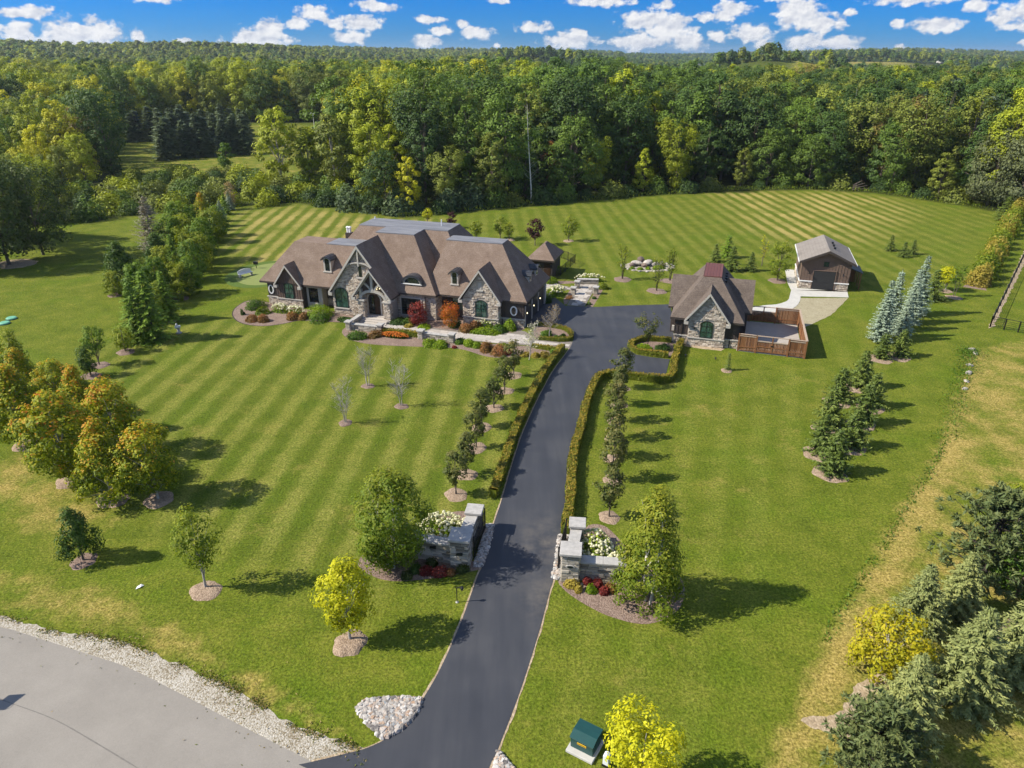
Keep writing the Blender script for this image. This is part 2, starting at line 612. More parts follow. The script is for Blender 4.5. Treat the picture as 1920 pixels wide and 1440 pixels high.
def gravelmat(name, stops, scale, bd=0.03):
    m, n = new_mat(name)
    P = wpos(n)
    vo = n.add('ShaderNodeTexVoronoi')
    n.put(vo.inputs['Vector'], P); vo.inputs['Scale'].default_value = scale
    sx = n.add('ShaderNodeSeparateXYZ'); n.put(sx.inputs[0], vo.outputs['Color'])
    f = n.math('ADD', n.math('MULTIPLY', sx.outputs[0], 0.42), n.math('MULTIPLY', n.noise(P, 0.8, 5, 0.7), 0.58))
    c = n.ramp(f, stops)
    finish(n, c, 0.92, n.math('SUBTRACT', 1.0, vo.outputs['Distance']), 0.8, bd)
    return m


M['gravel'] = gravelmat('limestone_gravel', [(0.24, (0.17, 0.13, 0.075)), (0.40, (0.30, 0.26, 0.19)), (0.55, (0.40, 0.365, 0.305)), (0.85, (0.55, 0.515, 0.45))], 16)
M['pad'] = gravelmat('crushed_stone_pad', [(0.2, (0.25, 0.215, 0.13)), (0.5, (0.335, 0.295, 0.19)), (0.8, (0.42, 0.375, 0.26))], 12, 0.02)
M['mulch'] = gravelmat('bark_mulch', [(0.15, (0.13, 0.085, 0.066)), (0.5, (0.225, 0.158, 0.125)), (0.85, (0.34, 0.255, 0.205))], 14, 0.04)
M['mulch_dry'] = gravelmat('sun_bleached_mulch', [(0.15, (0.17, 0.118, 0.078)), (0.5, (0.31, 0.225, 0.155)), (0.85, (0.47, 0.355, 0.26))], 14, 0.04)
M['bare'] = gravelmat('bare_clay_soil', [(0.15, (0.25, 0.19, 0.12)), (0.5, (0.38, 0.29, 0.19)), (0.85, (0.5, 0.41, 0.29))], 9, 0.03)
M['bed_edge'] = simple('dark_bed_edging', (0.045, 0.035, 0.03), 0.9)
M['joint_dark'] = simple('tar_seam', (0.175, 0.162, 0.145), 0.9)
M['concrete'] = simple('pale_concrete', (0.50, 0.485, 0.45), 0.85, 0.10, 1.5, 0.15)
M['paver'] = simple('limestone_pavers', (0.44, 0.40, 0.36), 0.85, 0.12, 2.0, 0.15, usev=0.12)
M['joint'] = simple('paver_joint_sand', (0.20, 0.175, 0.15), 0.95)
M['cap'] = simple('limestone_cap', (0.40, 0.385, 0.365), 0.85, 0.22, 3.0, 0.3, 0.01)
M['trim'] = simple('taupe_trim', (0.46, 0.43, 0.385), 0.6, 0.05)
M['white'] = simple('white_paint', (0.76, 0.76, 0.75), 0.5, 0.04)
M['fascia'] = simple('brown_metal_fascia', (0.060, 0.048, 0.042), 0.5, 0.08)
M['batten'] = simple('brown_board_siding', (0.125, 0.088, 0.070), 0.7, 0.12, 4.0, 0.15, usev=0.08)
M['siding_dark'] = simple('dark_brown_siding', (0.066, 0.053, 0.048), 0.7, 0.12, 4.0, 0.15, usev=0.08)
M['barn_side'] = simple('barn_brown_siding', (0.150, 0.103, 0.080), 0.75, 0.1, 4.0, 0.15, usev=0.08)
M['mortar'] = simple('mortar', (0.40, 0.355, 0.30), 0.95, 0.15, 10, 0.3)
M['black'] = simple('black_metal', (0.012, 0.012, 0.013), 0.4, 0.1, spec=0.5)
M['metal_roof'] = simple('dark_standing_seam', (0.040, 0.044, 0.055), 0.35, 0.1, spec=0.5)
M['membrane'] = None
M['garage_door'] = simple('charcoal_garage_door', (0.030, 0.030, 0.032), 0.5, 0.08)
M['door'] = simple('dark_stained_door', (0.05, 0.026, 0.016), 0.45, 0.2, 8)
M['redroof'] = simple('weathered_red_metal', (0.155, 0.062, 0.052), 0.55, 0.15, 2.5)
M['frame'] = simple('dark_window_frame', (0.018, 0.026, 0.024), 0.4, 0.05)
M['green_steel'] = simple('dark_green_steel', (0.012, 0.062, 0.060), 0.4, 0.1, 3, spec=0.5)
M['yellow'] = simple('yellow_label', (0.75, 0.44, 0.02), 0.6, 0.05)
M['plastic_white'] = simple('white_plastic', (0.72, 0.75, 0.76), 0.45, 0.05)
M['rock'] = simple('pale_fieldstone', (0.42, 0.38, 0.34), 0.9, 0.3, 3.0, 0.6, 0.03, usev=0.3)
M['rockdark'] = simple('brown_fieldstone', (0.16, 0.12, 0.10), 0.9, 0.3, 3.0, 0.6, 0.03, usev=0.3)
M['cushion'] = simple('dark_cushion', (0.02, 0.02, 0.024), 0.9)
M['turf'] = simple('putting_turf', (0.20, 0.235, 0.07), 0.9, 0.08, 3.0)
M['turf_ring'] = simple('putting_fringe', (0.080, 0.130, 0.016), 0.9, 0.15, 3.0)

m, n = new_mat('slate_membrane')
P = opos(n)
a = n.noise(n.vmath('MULTIPLY', P, (0.35, 2.4, 1)), 1.0, 4, 0.6)
finish(n, n.ramp(a, [(0.3, (0.140, 0.143, 0.158)), (0.7, (0.245, 0.248, 0.265))]), 0.6, n.noise(P, 5, 3), 0.15, 0.01)
M['membrane'] = m


def shingle(name, c0, c1, c2):
    m, n = new_mat(name)
    P = opos(n)
    tab = n.add('ShaderNodeTexBrick')
    n.put(tab.inputs['Vector'], n.add('ShaderNodeTexCoord').outputs['UV'])
    a = n.noise(P, 9.0, 4, 0.75)
    b = n.noise(P, 0.9, 4, 0.65)
    sx = n.add('ShaderNodeSeparateXYZ'); n.put(sx.inputs[0], P)
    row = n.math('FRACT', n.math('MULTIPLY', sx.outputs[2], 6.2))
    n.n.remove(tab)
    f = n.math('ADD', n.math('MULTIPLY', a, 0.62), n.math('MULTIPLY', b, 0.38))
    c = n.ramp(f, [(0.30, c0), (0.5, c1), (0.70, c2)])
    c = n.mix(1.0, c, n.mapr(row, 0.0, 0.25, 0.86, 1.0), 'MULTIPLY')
    finish(n, c, 0.93, n.math('ADD', a, n.math('MULTIPLY', row, 0.5)), 0.5, 0.03, spec=0.15)
    return m


M['shingle'] = shingle('brown_shingles', (0.125, 0.088, 0.066), (0.205, 0.150, 0.116), (0.31, 0.24, 0.195))
M['shingle_coach'] = shingle('weathered_shingles', (0.072, 0.056, 0.047), (0.134, 0.106, 0.088), (0.23, 0.187, 0.155))
M['shingle_grey'] = shingle('pale_grey_shingles', (0.17, 0.150, 0.132), (0.235, 0.210, 0.188), (0.30, 0.275, 0.25))


def stonemat(name, stops):
    m, n = new_mat(name)
    P = opos(n)
    f = n.math('ADD', n.math('MULTIPLY', n.attr('v'), 0.72), n.math('MULTIPLY', n.noise(P, 7, 4, 0.65), 0.28))
    finish(n, n.ramp(f, stops), 0.9, n.noise(P, 14, 4, 0.7), 0.6, 0.02, spec=0.2)
    return m


M['stone'] = stonemat('blond_ledgestone', [(0.12, (0.26, 0.205, 0.16)), (0.32, (0.45, 0.375, 0.30)), (0.6, (0.58, 0.50, 0.41)), (0.85, (0.70, 0.62, 0.52))])
M['gatestone'] = stonemat('grey_ledgestone', [(0.15, (0.17, 0.15, 0.125)), (0.4, (0.31, 0.275, 0.225)), (0.65, (0.43, 0.385, 0.32)), (0.9, (0.55, 0.50, 0.44))])
# loose stones carry their own random tone
m, n = new_mat('loose_ledgestone')
oi = n.add('ShaderNodeObjectInfo')
P = opos(n)
f = n.math('ADD', n.math('MULTIPLY', oi.outputs['Random'], 0.75), n.math('MULTIPLY', n.noise(P, 3, 4, 0.65), 0.25))
finish(n, n.ramp(f, [(0.12, (0.15, 0.135, 0.11)), (0.4, (0.30, 0.27, 0.22)), (0.65, (0.42, 0.375, 0.31)), (0.9, (0.55, 0.50, 0.43))]), 0.9, n.noise(P, 9, 4, 0.7), 0.5, 0.02, spec=0.2)
M['stone_piece'] = m

m, n = new_mat('river_pebbles')
f = n.attr('v')
finish(n, n.ramp(f, [(0.0, (0.13, 0.12, 0.115)), (0.3, (0.33, 0.30, 0.27)), (0.6, (0.52, 0.49, 0.455)), (0.76, (0.36, 0.24, 0.16)), (0.88, (0.62, 0.59, 0.55)), (1.0, (0.17, 0.19, 0.21))]), 0.7)
M['pebble'] = m

m, n = new_mat('cedar_boards')
oi = n.add('ShaderNodeObjectInfo')
P = opos(n)
g_ = n.noise(n.vmath('MULTIPLY', P, (14, 14, 0.9)), 1.0, 4, 0.6)
f = n.math('ADD', n.math('MULTIPLY', oi.outputs['Random'], 0.5), n.math('MULTIPLY', g_, 0.5))
finish(n, n.ramp(f, [(0.2, (0.115, 0.048, 0.020)), (0.5, (0.205, 0.092, 0.038)), (0.8, (0.30, 0.155, 0.075))]), 0.75, g_, 0.3, 0.01)
M['cedar'] = m
M['cedar_post'] = simple('cedar_post', (0.23, 0.105, 0.045), 0.75, 0.2, 6)
M['cedar_cap'] = simple('weathered_cedar_rail', (0.40, 0.31, 0.235), 0.8, 0.15, 6)

m, n = new_mat('window_glass')
P = opos(n)
v = n.noise(n.vmath('MULTIPLY', P, (5, 5, 1.2)), 1.0, 3)
finish(n, n.ramp(v, [(0.35, (0.010, 0.026, 0.022)), (0.65, (0.05, 0.115, 0.088))]), 0.06, None, spec=0.8)
M['glass'] = m
m, n = new_mat('dark_window_glass')
finish(n, (0.012, 0.018, 0.020), 0.06, None, spec=0.7)
M['glass_dark'] = m
m, n = new_mat('lamp_glow')
e = n.add('ShaderNodeEmission'); e.inputs[0].default_value = (1, 0.86, 0.5, 1); e.inputs[1].default_value = 2.2
o_ = n.add('ShaderNodeOutputMaterial'); n.l.new(e.outputs[0], o_.inputs[0])
M['lamp'] = m

M['bark'] = simple('grey_brown_bark', (0.135, 0.108, 0.088), 0.95, 0.3, 5, 0.6, 0.03)
M['bark_pale'] = simple('pale_bark', (0.36, 0.335, 0.30), 0.9, 0.25, 5, 0.4, 0.02)
M['bark_birch'] = simple('white_birch_bark', (0.60, 0.57, 0.52), 0.8, 0.35, 4, 0.3, 0.02)
M['bark_dark'] = simple('dark_bark', (0.055, 0.045, 0.038), 0.95, 0.3, 5, 0.6, 0.03)

# leaves ---------------------------------------------------------
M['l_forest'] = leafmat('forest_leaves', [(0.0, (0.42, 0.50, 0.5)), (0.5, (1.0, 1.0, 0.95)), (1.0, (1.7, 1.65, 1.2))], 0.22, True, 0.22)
M['l_maple'] = leafmat('turning_maple_leaves', [(0.0, (0.062, 0.112, 0.008)), (0.50, (0.185, 0.240, 0.012)), (0.78, (0.40, 0.40, 0.012)), (0.94, (0.60, 0.33, 0.018)), (1.0, (0.62, 0.18, 0.020))], 0.34, False, 0.06)
M['l_yellow'] = leafmat('golden_leaves', [(0.0, (0.18, 0.22, 0.008)), (0.5, (0.46, 0.47, 0.010)), (1.0, (0.66, 0.62, 0.018))], 0.36, False, 0.1)
M['l_ygreen'] = leafmat('yellow_green_leaves', [(0.0, (0.081, 0.135, 0.010)), (0.5, (0.179, 0.241, 0.018)), (1.0, (0.346, 0.352, 0.027))], 0.38, False, 0.2)
M['l_birch'] = leafmat('birch_leaves', [(0.0, (0.071, 0.131, 0.012)), (0.5, (0.161, 0.228, 0.018)), (1.0, (0.322, 0.323, 0.027))], 0.38, False, 0.3)
M['l_olive'] = leafmat('olive_bronze_leaves', [(0.0, (0.040, 0.060, 0.012)), (0.5, (0.093, 0.121, 0.026)), (0.8, (0.179, 0.173, 0.046)), (1.0, (0.262, 0.207, 0.072))], 0.3, False, 0.25)
M['l_green'] = leafmat('mid_green_leaves', [(0.0, (0.036, 0.083, 0.009)), (0.5, (0.089, 0.173, 0.014)), (1.0, (0.191, 0.276, 0.024))], 0.35, False, 0.25)
M['l_dark'] = leafmat('dark_green_leaves', [(0.0, (0.024, 0.055, 0.009)), (0.5, (0.054, 0.110, 0.014)), (1.0, (0.119, 0.179, 0.024))], 0.3, False, 0.25)
M['l_purple'] = leafmat('purple_leaves', [(0.0, (0.030, 0.010, 0.014)), (0.6, (0.070, 0.020, 0.024)), (1.0, (0.12, 0.045, 0.030))], 0.3)
M['l_red'] = leafmat('crimson_leaves', [(0.0, (0.10, 0.018, 0.018)), (0.5, (0.24, 0.035, 0.030)), (1.0, (0.38, 0.080, 0.050))], 0.35, False, 0.1)
M['l_orange'] = leafmat('flame_orange_leaves', [(0.0, (0.20, 0.085, 0.012)), (0.4, (0.42, 0.17, 0.015)), (0.75, (0.55, 0.11, 0.018)), (1.0, (0.55, 0.05, 0.018))], 0.38, False, 0.1)
M['l_rust'] = leafmat('rust_spirea_leaves', [(0.0, (0.121, 0.098, 0.017)), (0.45, (0.270, 0.137, 0.043)), (0.8, (0.412, 0.156, 0.062)), (1.0, (0.511, 0.221, 0.095))], 0.3, False, 0.2)
M['l_lime'] = leafmat('lime_shrub_leaves', [(0.0, (0.089, 0.165, 0.008)), (0.5, (0.202, 0.303, 0.010)), (1.0, (0.358, 0.441, 0.020))], 0.35, False, 0.15)
M['l_box'] = leafmat('boxwood_leaves', [(0.0, (0.124, 0.108, 0.012)), (0.5, (0.278, 0.210, 0.023)), (1.0, (0.408, 0.290, 0.041))], 0.25, False, 0.0)
M['l_box_side'] = leafmat('boxwood_green_leaves', [(0.0, (0.076, 0.111, 0.009)), (0.5, (0.167, 0.191, 0.017)), (1.0, (0.319, 0.294, 0.029))], 0.25, False, 0.0)
M['l_tan'] = leafmat('thinning_tan_leaves', [(0.0, (0.156, 0.111, 0.048)), (0.5, (0.284, 0.202, 0.095)), (1.0, (0.454, 0.325, 0.152))], 0.3, False, 0.2)
M['l_paleyellow'] = leafmat('straw_yellow_leaves', [(0.0, (0.22, 0.18, 0.03)), (0.5, (0.40, 0.32, 0.05)), (1.0, (0.55, 0.46, 0.12))], 0.35, False, 0.2)
M['petal'] = leafmat('cream_blossoms', [(0.0, (0.45, 0.46, 0.22)), (0.4, (0.68, 0.66, 0.42)), (1.0, (0.80, 0.78, 0.62))], 0.25, False, 0.1)
M['petal_orange'] = leafmat('orange_blossoms', [(0.0, (0.42, 0.11, 0.010)), (1.0, (0.65, 0.22, 0.02))], 0.3, False, 0.1)
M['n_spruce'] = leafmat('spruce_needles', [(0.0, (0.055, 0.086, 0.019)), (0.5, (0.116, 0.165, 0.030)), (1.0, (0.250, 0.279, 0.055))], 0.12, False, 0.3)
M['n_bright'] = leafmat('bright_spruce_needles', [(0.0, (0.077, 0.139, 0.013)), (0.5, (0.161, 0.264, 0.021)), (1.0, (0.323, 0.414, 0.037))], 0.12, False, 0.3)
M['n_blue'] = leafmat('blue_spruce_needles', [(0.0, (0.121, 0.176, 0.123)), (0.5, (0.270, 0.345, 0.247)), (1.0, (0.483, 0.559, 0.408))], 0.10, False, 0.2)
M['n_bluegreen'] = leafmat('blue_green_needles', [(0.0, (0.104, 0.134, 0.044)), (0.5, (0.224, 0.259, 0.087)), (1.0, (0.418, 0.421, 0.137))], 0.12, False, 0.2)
M['n_pine'] = leafmat('pine_needles', [(0.0, (0.045, 0.072, 0.028)), (0.5, (0.106, 0.143, 0.049)), (1.0, (0.227, 0.240, 0.076))], 0.15, False, 0.2)

M['l_verge'] = leafmat('verge_grass_blades', [(0.0, (0.07, 0.10, 0.01)), (0.45, (0.14, 0.17, 0.02)), (0.7, (0.30, 0.22, 0.07)), (1.0, (0.42, 0.31, 0.13))], 0.2, False, 0.0)
M['l_gold'] = leafmat('old_gold_leaves', [(0.0, (0.13, 0.145, 0.010)), (0.5, (0.37, 0.36, 0.012)), (1.0, (0.55, 0.45, 0.018))], 0.34, False, 0.1)
M['l_grey'] = leafmat('withered_grey_needles', [(0.0, (0.13, 0.11, 0.085)), (0.5, (0.25, 0.22, 0.17)), (1.0, (0.38, 0.35, 0.28))], 0.2, False, 0.1)

# ---------------------------------------------------------------- plants
def unit(a):
    return a / (np.linalg.norm(a, axis=1, keepdims=True) + 1e-9)


def leaf_geo(C, N, S, rng, asp=0.62, T=None):
    """kite shaped leaf faces at C facing N, length S"""
    k = len(C)
    if T is None:
        T = unit(np.cross(N, unit(rng.normal(size=(k, 3)))))
    else:
        T = unit(T - N * (T * N).sum(1, keepdims=True))
    B = np.cross(N, T)
    S = np.asarray(S).reshape(-1, 1)
    a = rng.uniform(0.85, 1.15, (k, 1)) * asp
    V = np.stack([C - T * S * 0.5, C + B * S * a * 0.5 - T * S * 0.05, C + T * S * 0.5, C - B * S * a * 0.5 - T * S * 0.05], 1)
    return V.reshape(-1, 3), np.arange(4 * k).reshape(-1, 4)


def leaf_mesh(name, C, N, S, v, mat, rng, asp=0.62, T=None, extra=None):
    V, F = leaf_geo(C, N, S, rng, asp, T)
    return np_mesh(name, V, F, mat, {'v': ('FACE', np.clip(v, 0, 1))})


def wood_mesh(name, limbs, mat, n=6):
    mb = MB()
    for pts, rad in limbs:
        mb.tube(pts, rad, n, cap=False)
    return mb.mesh(name, mat, smooth=True)


def broadleaf(seed, h, tr, rx, base=0.22, leaf=0.3, clumps=70, per=45, shape='round', mat=None, bark=None, vtop=0.35, stems=1, rtrunk=None, gap=0.0, clump_r=None, lean=0.0, flat=0.6, vout=0.0, asp=0.62, up=0.35):
    """h height, rx crown radius, base = fraction of h where the crown begins. Returns (trunk mesh, crown mesh)"""
    rng = np.random.default_rng(seed)
    zb, zt = h * base, h
    hc = zt - zb
    lob = [(unit(rng.normal(size=(1, 3)))[0], rng.uniform(0.55, 1.0), rng.uniform(-0.30, 0.28)) for _ in range(9)]

    def prof(t):
        if shape == 'round': return np.sqrt(np.clip(1 - ((t - 0.45) / 0.56) ** 2, 0.02, 1))
        if shape == 'oval': return np.clip(np.sin(np.pi * np.clip(t * 0.93 + 0.05, 0, 1)) ** 0.7, 0.08, 1)
        if shape == 'tear': return np.clip((1 - t) ** 0.75 * np.clip(t * 5 + 0.45, 0, 1) * 1.08, 0.06, 1)
        if shape == 'vase': return np.clip(np.sqrt(np.clip(1 - ((t - 0.68) / 0.72) ** 2, 0, 1)) * np.clip(0.3 + 0.9 * t, 0, 1), 0.05, 1)
        if shape == 'col': return np.clip(np.sin(np.pi * np.clip(t * 0.9 + 0.08, 0, 1)) ** 0.45, 0.1, 1)
    cc = []
    tries = 0
    while len(cc) < clumps and tries < clumps * 30:
        tries += 1
        t = rng.uniform(0.02, 0.98)
        a = rng.uniform(0, 2 * np.pi)
        pr = float(prof(np.array([t]))[0])
        rr = rng.uniform(0.15, 1.0) ** 0.42
        d = np.array([math.cos(a) * rr, math.sin(a) * rr, (t - 0.5) * 1.6])
        du = d / (np.linalg.norm(d) + 1e-6)
        k = 1 + sum(w * max(0, (du @ l - c * 0.6)) / (1.02 - c * 0.6) for l, c, w in lob)
        if rng.random() > pr + 0.25: continue
        cc.append((math.cos(a) * rr * rx * pr * k, math.sin(a) * rr * rx * pr * k, zb + hc * (0.5 + (t - 0.5) * (0.9 + 0.1 * k)), rr))
    cc = np.array(cc)
    if lean: cc[:, 0] += lean * (cc[:, 2] / h) ** 1.5
    r0 = clump_r or (rx * 0.30)
    cr = r0 * rng.uniform(0.6, 1.25, len(cc))
    Cs, Ns, Vs = [], [], []
    mid = np.array([0, 0, zb + hc * 0.38])
    for (x, y, z, rr), r in zip(cc, cr):
        c = np.array([x, y, z])
        m = max(6, int(per * (r / r0) ** 1.5))
        d = unit(rng.normal(size=(m, 3)))
        rad = rng.uniform(0.35, 1.0, (m, 1)) ** 0.5
        p = c + d * rad * r * np.array([1, 1, flat])
        out = unit((p - mid) / np.array([rx, rx, hc * 0.5]))
        nrm = unit(d * 0.80 + out * 0.75 + np.array([0, 0, up]) + rng.normal(size=(m, 3)) * 0.30)
        Cs.append(p); Ns.append(nrm)
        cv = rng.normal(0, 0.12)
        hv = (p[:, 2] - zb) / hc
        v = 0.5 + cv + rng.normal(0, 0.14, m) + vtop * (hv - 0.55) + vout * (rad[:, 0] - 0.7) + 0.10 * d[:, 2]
        Vs.append(v)
    C = np.concatenate(Cs); N = np.concatenate(Ns); V = np.concatenate(Vs)
    C[:, 2] = np.maximum(C[:, 2], 0.08)
    S = leaf * rng.uniform(0.7, 1.3, len(C))
    crown = leaf_mesh('crown', C, N, S, V, mat, rng, asp)
    limbs = []
    rt = rtrunk or max(0.05, h * 0.014)
    for s in range(stems):
        a0 = 2 * math.pi * s / max(stems, 1) + rng.uniform(0, 1)
        off = 0 if stems == 1 else rx * 0.10
        sp = 0 if stems == 1 else rx * rng.uniform(0.15, 0.35)
        pts = []
        for i in range(7):
            f = i / 6
            pts.append((math.cos(a0) * (off + sp * f) + rng.normal(0, 0.012 * h) * f + lean * f ** 1.5, math.sin(a0) * (off + sp * f) + rng.normal(0, 0.012 * h) * f, h * 0.90 * f - 0.05))
        rr_ = [rt * (1.25 if i == 0 else 1.0) * (1 - 0.9 * (i / 6) ** 0.8) + 0.008 for i in range(7)]
        limbs.append((pts, [x / (1 if stems == 1 else 1.5) for x in rr_]))
    order = rng.permutation(len(cc))[:min(len(cc), 16 if h > 2.5 else 8)]
    for j in order:
        tgt = Vector(cc[j, :3])
        st = limbs[int(rng.integers(0, stems))][0]
        f = np.clip((tgt.z - zb * 0.6) / h * 0.62, 0.12, 0.75)
        i = f * 6
        a = Vector(st[int(i)]).lerp(Vector(st[min(int(i) + 1, 6)]), i - int(i))
        md = a.lerp(tgt, 0.5) + Vector((0, 0, 0.06 * h * rng.uniform(-0.2, 1)))
        limbs.append(([a, md, tgt], [rt * 0.38, rt * 0.22, rt * 0.08 + 0.004]))
    trunk = wood_mesh('trunk', limbs, bark or M['bark'], 6)
    return trunk, crown


def conifer(seed, h, r, mat, whorl=0.30, branches=8, tuft=0.30, base=0.05, droop=0.22, dens=1.0, taper=0.9, asp=0.30, loose=0.0, rise=0.0, bark=None):
    rng = np.random.default_rng(seed)
    C, N, S, T, V = [], [], [], [], []
    limbs = [([(0, 0, -0.05), (0, 0, h * 0.5), (0, 0, h * 0.97)], [h * 0.017 + 0.02, h * 0.010 + 0.012, 0.008])]
    z = h * base
    while z < h * 0.97:
        f = 1 - (z - h * base) / (h * (1 - base))
        L0 = r * min(1.0, f ** taper * 1.02 + 0.03) * (1 if z > h * 0.1 else 0.88)
        nb = max(4, int(branches * (0.55 + 0.45 * f)))
        a0 = rng.uniform(0, 6.28)
        for b in range(nb):
            a = a0 + 6.283 * b / nb + rng.normal(0, 0.12)
            L = L0 * rng.uniform(0.72 - loose * 0.3, 1.10 + loose * 0.25)
            d = np.array([math.cos(a), math.sin(a), 0])
            k = max(3, int(L / (tuft * 0.40) * dens))
            zz = z + rng.normal(0, whorl * 0.25)
            if b % 3 == 0 and h > 2: limbs.append(([(0, 0, zz), tuple(d * L * 0.9 + np.array([0, 0, zz - droop * L * 0.8]))], [0.012 + 0.004 * h * f, 0.004]))
            for i in range(k):
                s = (i + 0.6) / k
                if s < 0.12 and L > 0.5: continue
                p0 = d * L * s + np.array([0, 0, zz - droop * L * s + (droop + rise) * 0.55 * L * s * s])
                wd = tuft * (0.55 + 0.9 * (1 - s)) * (1 if L > 0.6 else 0.8)
                side = np.array([-d[1], d[0], 0])
                for sg in (-1, 1, 0):
                    if sg == 0 and rng.random() > 0.75: continue
                    dirv = d * rng.uniform(0.5, 0.95) + side * sg * rng.uniform(0.5, 1.0) + np.array([0, 0, rng.normal(-0.05, 0.20 + loose * 0.5) + (0.28 if sg == 0 else 0)])
                    dirv /= np.linalg.norm(dirv)
                    ln = wd * rng.uniform(0.8, 1.25)
                    C.append(p0 + dirv * ln * 0.42 + rng.normal(0, 0.02, 3))
                    T.append(dirv)
                    N.append(np.array([d[0] * 0.35, d[1] * 0.35, 1.0]) + rng.normal(0, 0.35 + loose, 3))
                    S.append(ln)
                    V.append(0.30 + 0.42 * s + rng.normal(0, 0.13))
        z += whorl * rng.uniform(0.75, 1.2) * (0.6 + 0.4 * f)
    for i in range(10):
        C.append(np.array([rng.normal(0, .02), rng.normal(0, .02), h * (0.93 + 0.007 * i)])); T.append(np.array([rng.normal(0, .3), rng.normal(0, .3), 1.0])); N.append(rng.normal(size=3)); S.append(tuft * 0.7); V.append(0.6)
    C = np.array(C); C[:, 2] = np.maximum(C[:, 2], 0.05)
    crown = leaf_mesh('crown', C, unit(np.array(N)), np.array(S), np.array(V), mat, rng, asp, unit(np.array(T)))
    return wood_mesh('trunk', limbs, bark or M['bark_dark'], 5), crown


def pine(seed, h, r, mat, clumps=60, base=0.1):
    """long needled pine: needle tufts fanned out on open branches"""
    rng = np.random.default_rng(seed)
    C, N, S, T, V = [], [], [], [], []
    limbs = [([(0, 0, -0.05), (0.03 * h, 0, h * 0.5), (0, 0, h * 0.95)], [h * 0.02 + 0.02, h * 0.013, 0.02])]
    for j in range(clumps):
        f = (j + rng.random()) / clumps
        z = h * (base + (0.96 - base) * f)
        L = r * (1 - f ** 1.6) ** 0.7 * rng.uniform(0.5, 1.08) + 0.15
        a = j * 2.39996 + rng.normal(0, 0.4)
        d = np.array([math.cos(a), math.sin(a), 0.25 + 0.3 * f])
        tip = np.array([0, 0, z]) + d * L
        limbs.append(([(0, 0, z - 0.1), tuple(np.array([0, 0, z]) + d * L * 0.5 + (0, 0, -0.05 * L)), tuple(tip)], [0.012 * h * (1 - f) + 0.02, 0.02, 0.008]))
        for s in np.arange(0.35, 1.02, 0.16):
            c = np.array([0, 0, z]) + d * L * s + rng.normal(0, 0.10 * L, 3) * [1, 1, 0.4]
            for q in range(16):
                dv = unit(rng.normal(size=(1, 3)) + d * 0.6 + np.array([0, 0, 0.45]))[0]
                ln = 0.30 * rng.uniform(0.8, 1.3)
                C.append(c + dv * ln * 0.45); T.append(dv); N.append(rng.normal(size=3) + np.array([0, 0, 0.8])); S.append(ln); V.append(0.35 + 0.25 * s + 0.2 * dv[2] + rng.normal(0, 0.12))
    C = np.array(C); C[:, 2] = np.maximum(C[:, 2], 0.05)
    crown = leaf_mesh('crown', C, unit(np.array(N)), np.array(S), np.array(V), mat, rng, 0.28, unit(np.array(T)))
    return wood_mesh('trunk', limbs, M['bark_dark'], 5), crown


def mound(seed, r, h, mat, leaf=0.16, n=700, ry=None, core=True, ragged=0.2, vtop=0.35, asp=0.62, sq=2.0):
    """a leafy shrub sitting on the ground"""
    rng = np.random.default_rng(seed)
    ry = ry or r
    n = int(n * 2.0)
    d = unit(rng.normal(size=(n, 3)))
    d[:, 2] = np.abs(d[:, 2]) * 1.0 - 0.12
    d = unit(d)
    lob = [(unit(rng.normal(size=(1, 3)))[0], rng.uniform(-0.34, 0.26)) for _ in range(14)]
    k = np.ones(n)
    for l, w in lob: k += w * np.clip((d @ l - 0.55) / 0.45, 0, 1)
    rad = (k * (1 - ragged * rng.random(n) ** 0.7 * 2.0)).reshape(-1, 1)
    P = d * rad * np.array([r, ry, h])
    P[:, 2] = np.maximum(P[:, 2] , 0.04 * rng.random(n) + 0.02)
    nrm = unit(d / np.array([r, ry, h]) * min(r, h) + np.array([0, 0, 0.2]) + rng.normal(size=(n, 3)) * 0.42)
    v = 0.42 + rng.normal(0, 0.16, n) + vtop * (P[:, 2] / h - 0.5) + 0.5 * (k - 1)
    return leaf_mesh('foliage', P, nrm, leaf * rng.uniform(0.7, 1.35, n), v, mat, rng, asp)


def ball_cloud(seed, pts, rad, mat, name='blossoms'):
    """small faceted flower heads"""
    rng = np.random.default_rng(seed)
    t = (1 + 5 ** 0.5) / 2
    iv = unit(np.array([(-1, t, 0), (1, t, 0), (-1, -t, 0), (1, -t, 0), (0, -1, t), (0, 1, t), (0, -1, -t), (0, 1, -t), (t, 0, -1), (t, 0, 1), (-t, 0, -1), (-t, 0, 1)], float))
    fi = np.array([(0, 11, 5), (0, 5, 1), (0, 1, 7), (0, 7, 10), (0, 10, 11), (1, 5, 9), (5, 11, 4), (11, 10, 2), (10, 7, 6), (7, 1, 8), (3, 9, 4), (3, 4, 2), (3, 2, 6), (3, 6, 8), (3, 8, 9), (4, 9, 5), (2, 4, 11), (6, 2, 10), (8, 6, 7), (9, 8, 1)])
    V, F, A = [], [], []
    for i, p in enumerate(pts):
        s = rad * rng.uniform(0.7, 1.25)
        V.append(iv * s * rng.uniform(0.8, 1.2, (12, 1)) * np.array([1, 1, 0.85]) + np.array(p))
        F.append(fi + 12 * i)
        A += [rng.random()] * 20
    return np_mesh(name, np.concatenate(V), np.concatenate(F), mat, {'v': ('FACE', np.clip(np.array(A) + rng.normal(0, .12, len(A)), 0, 1))})


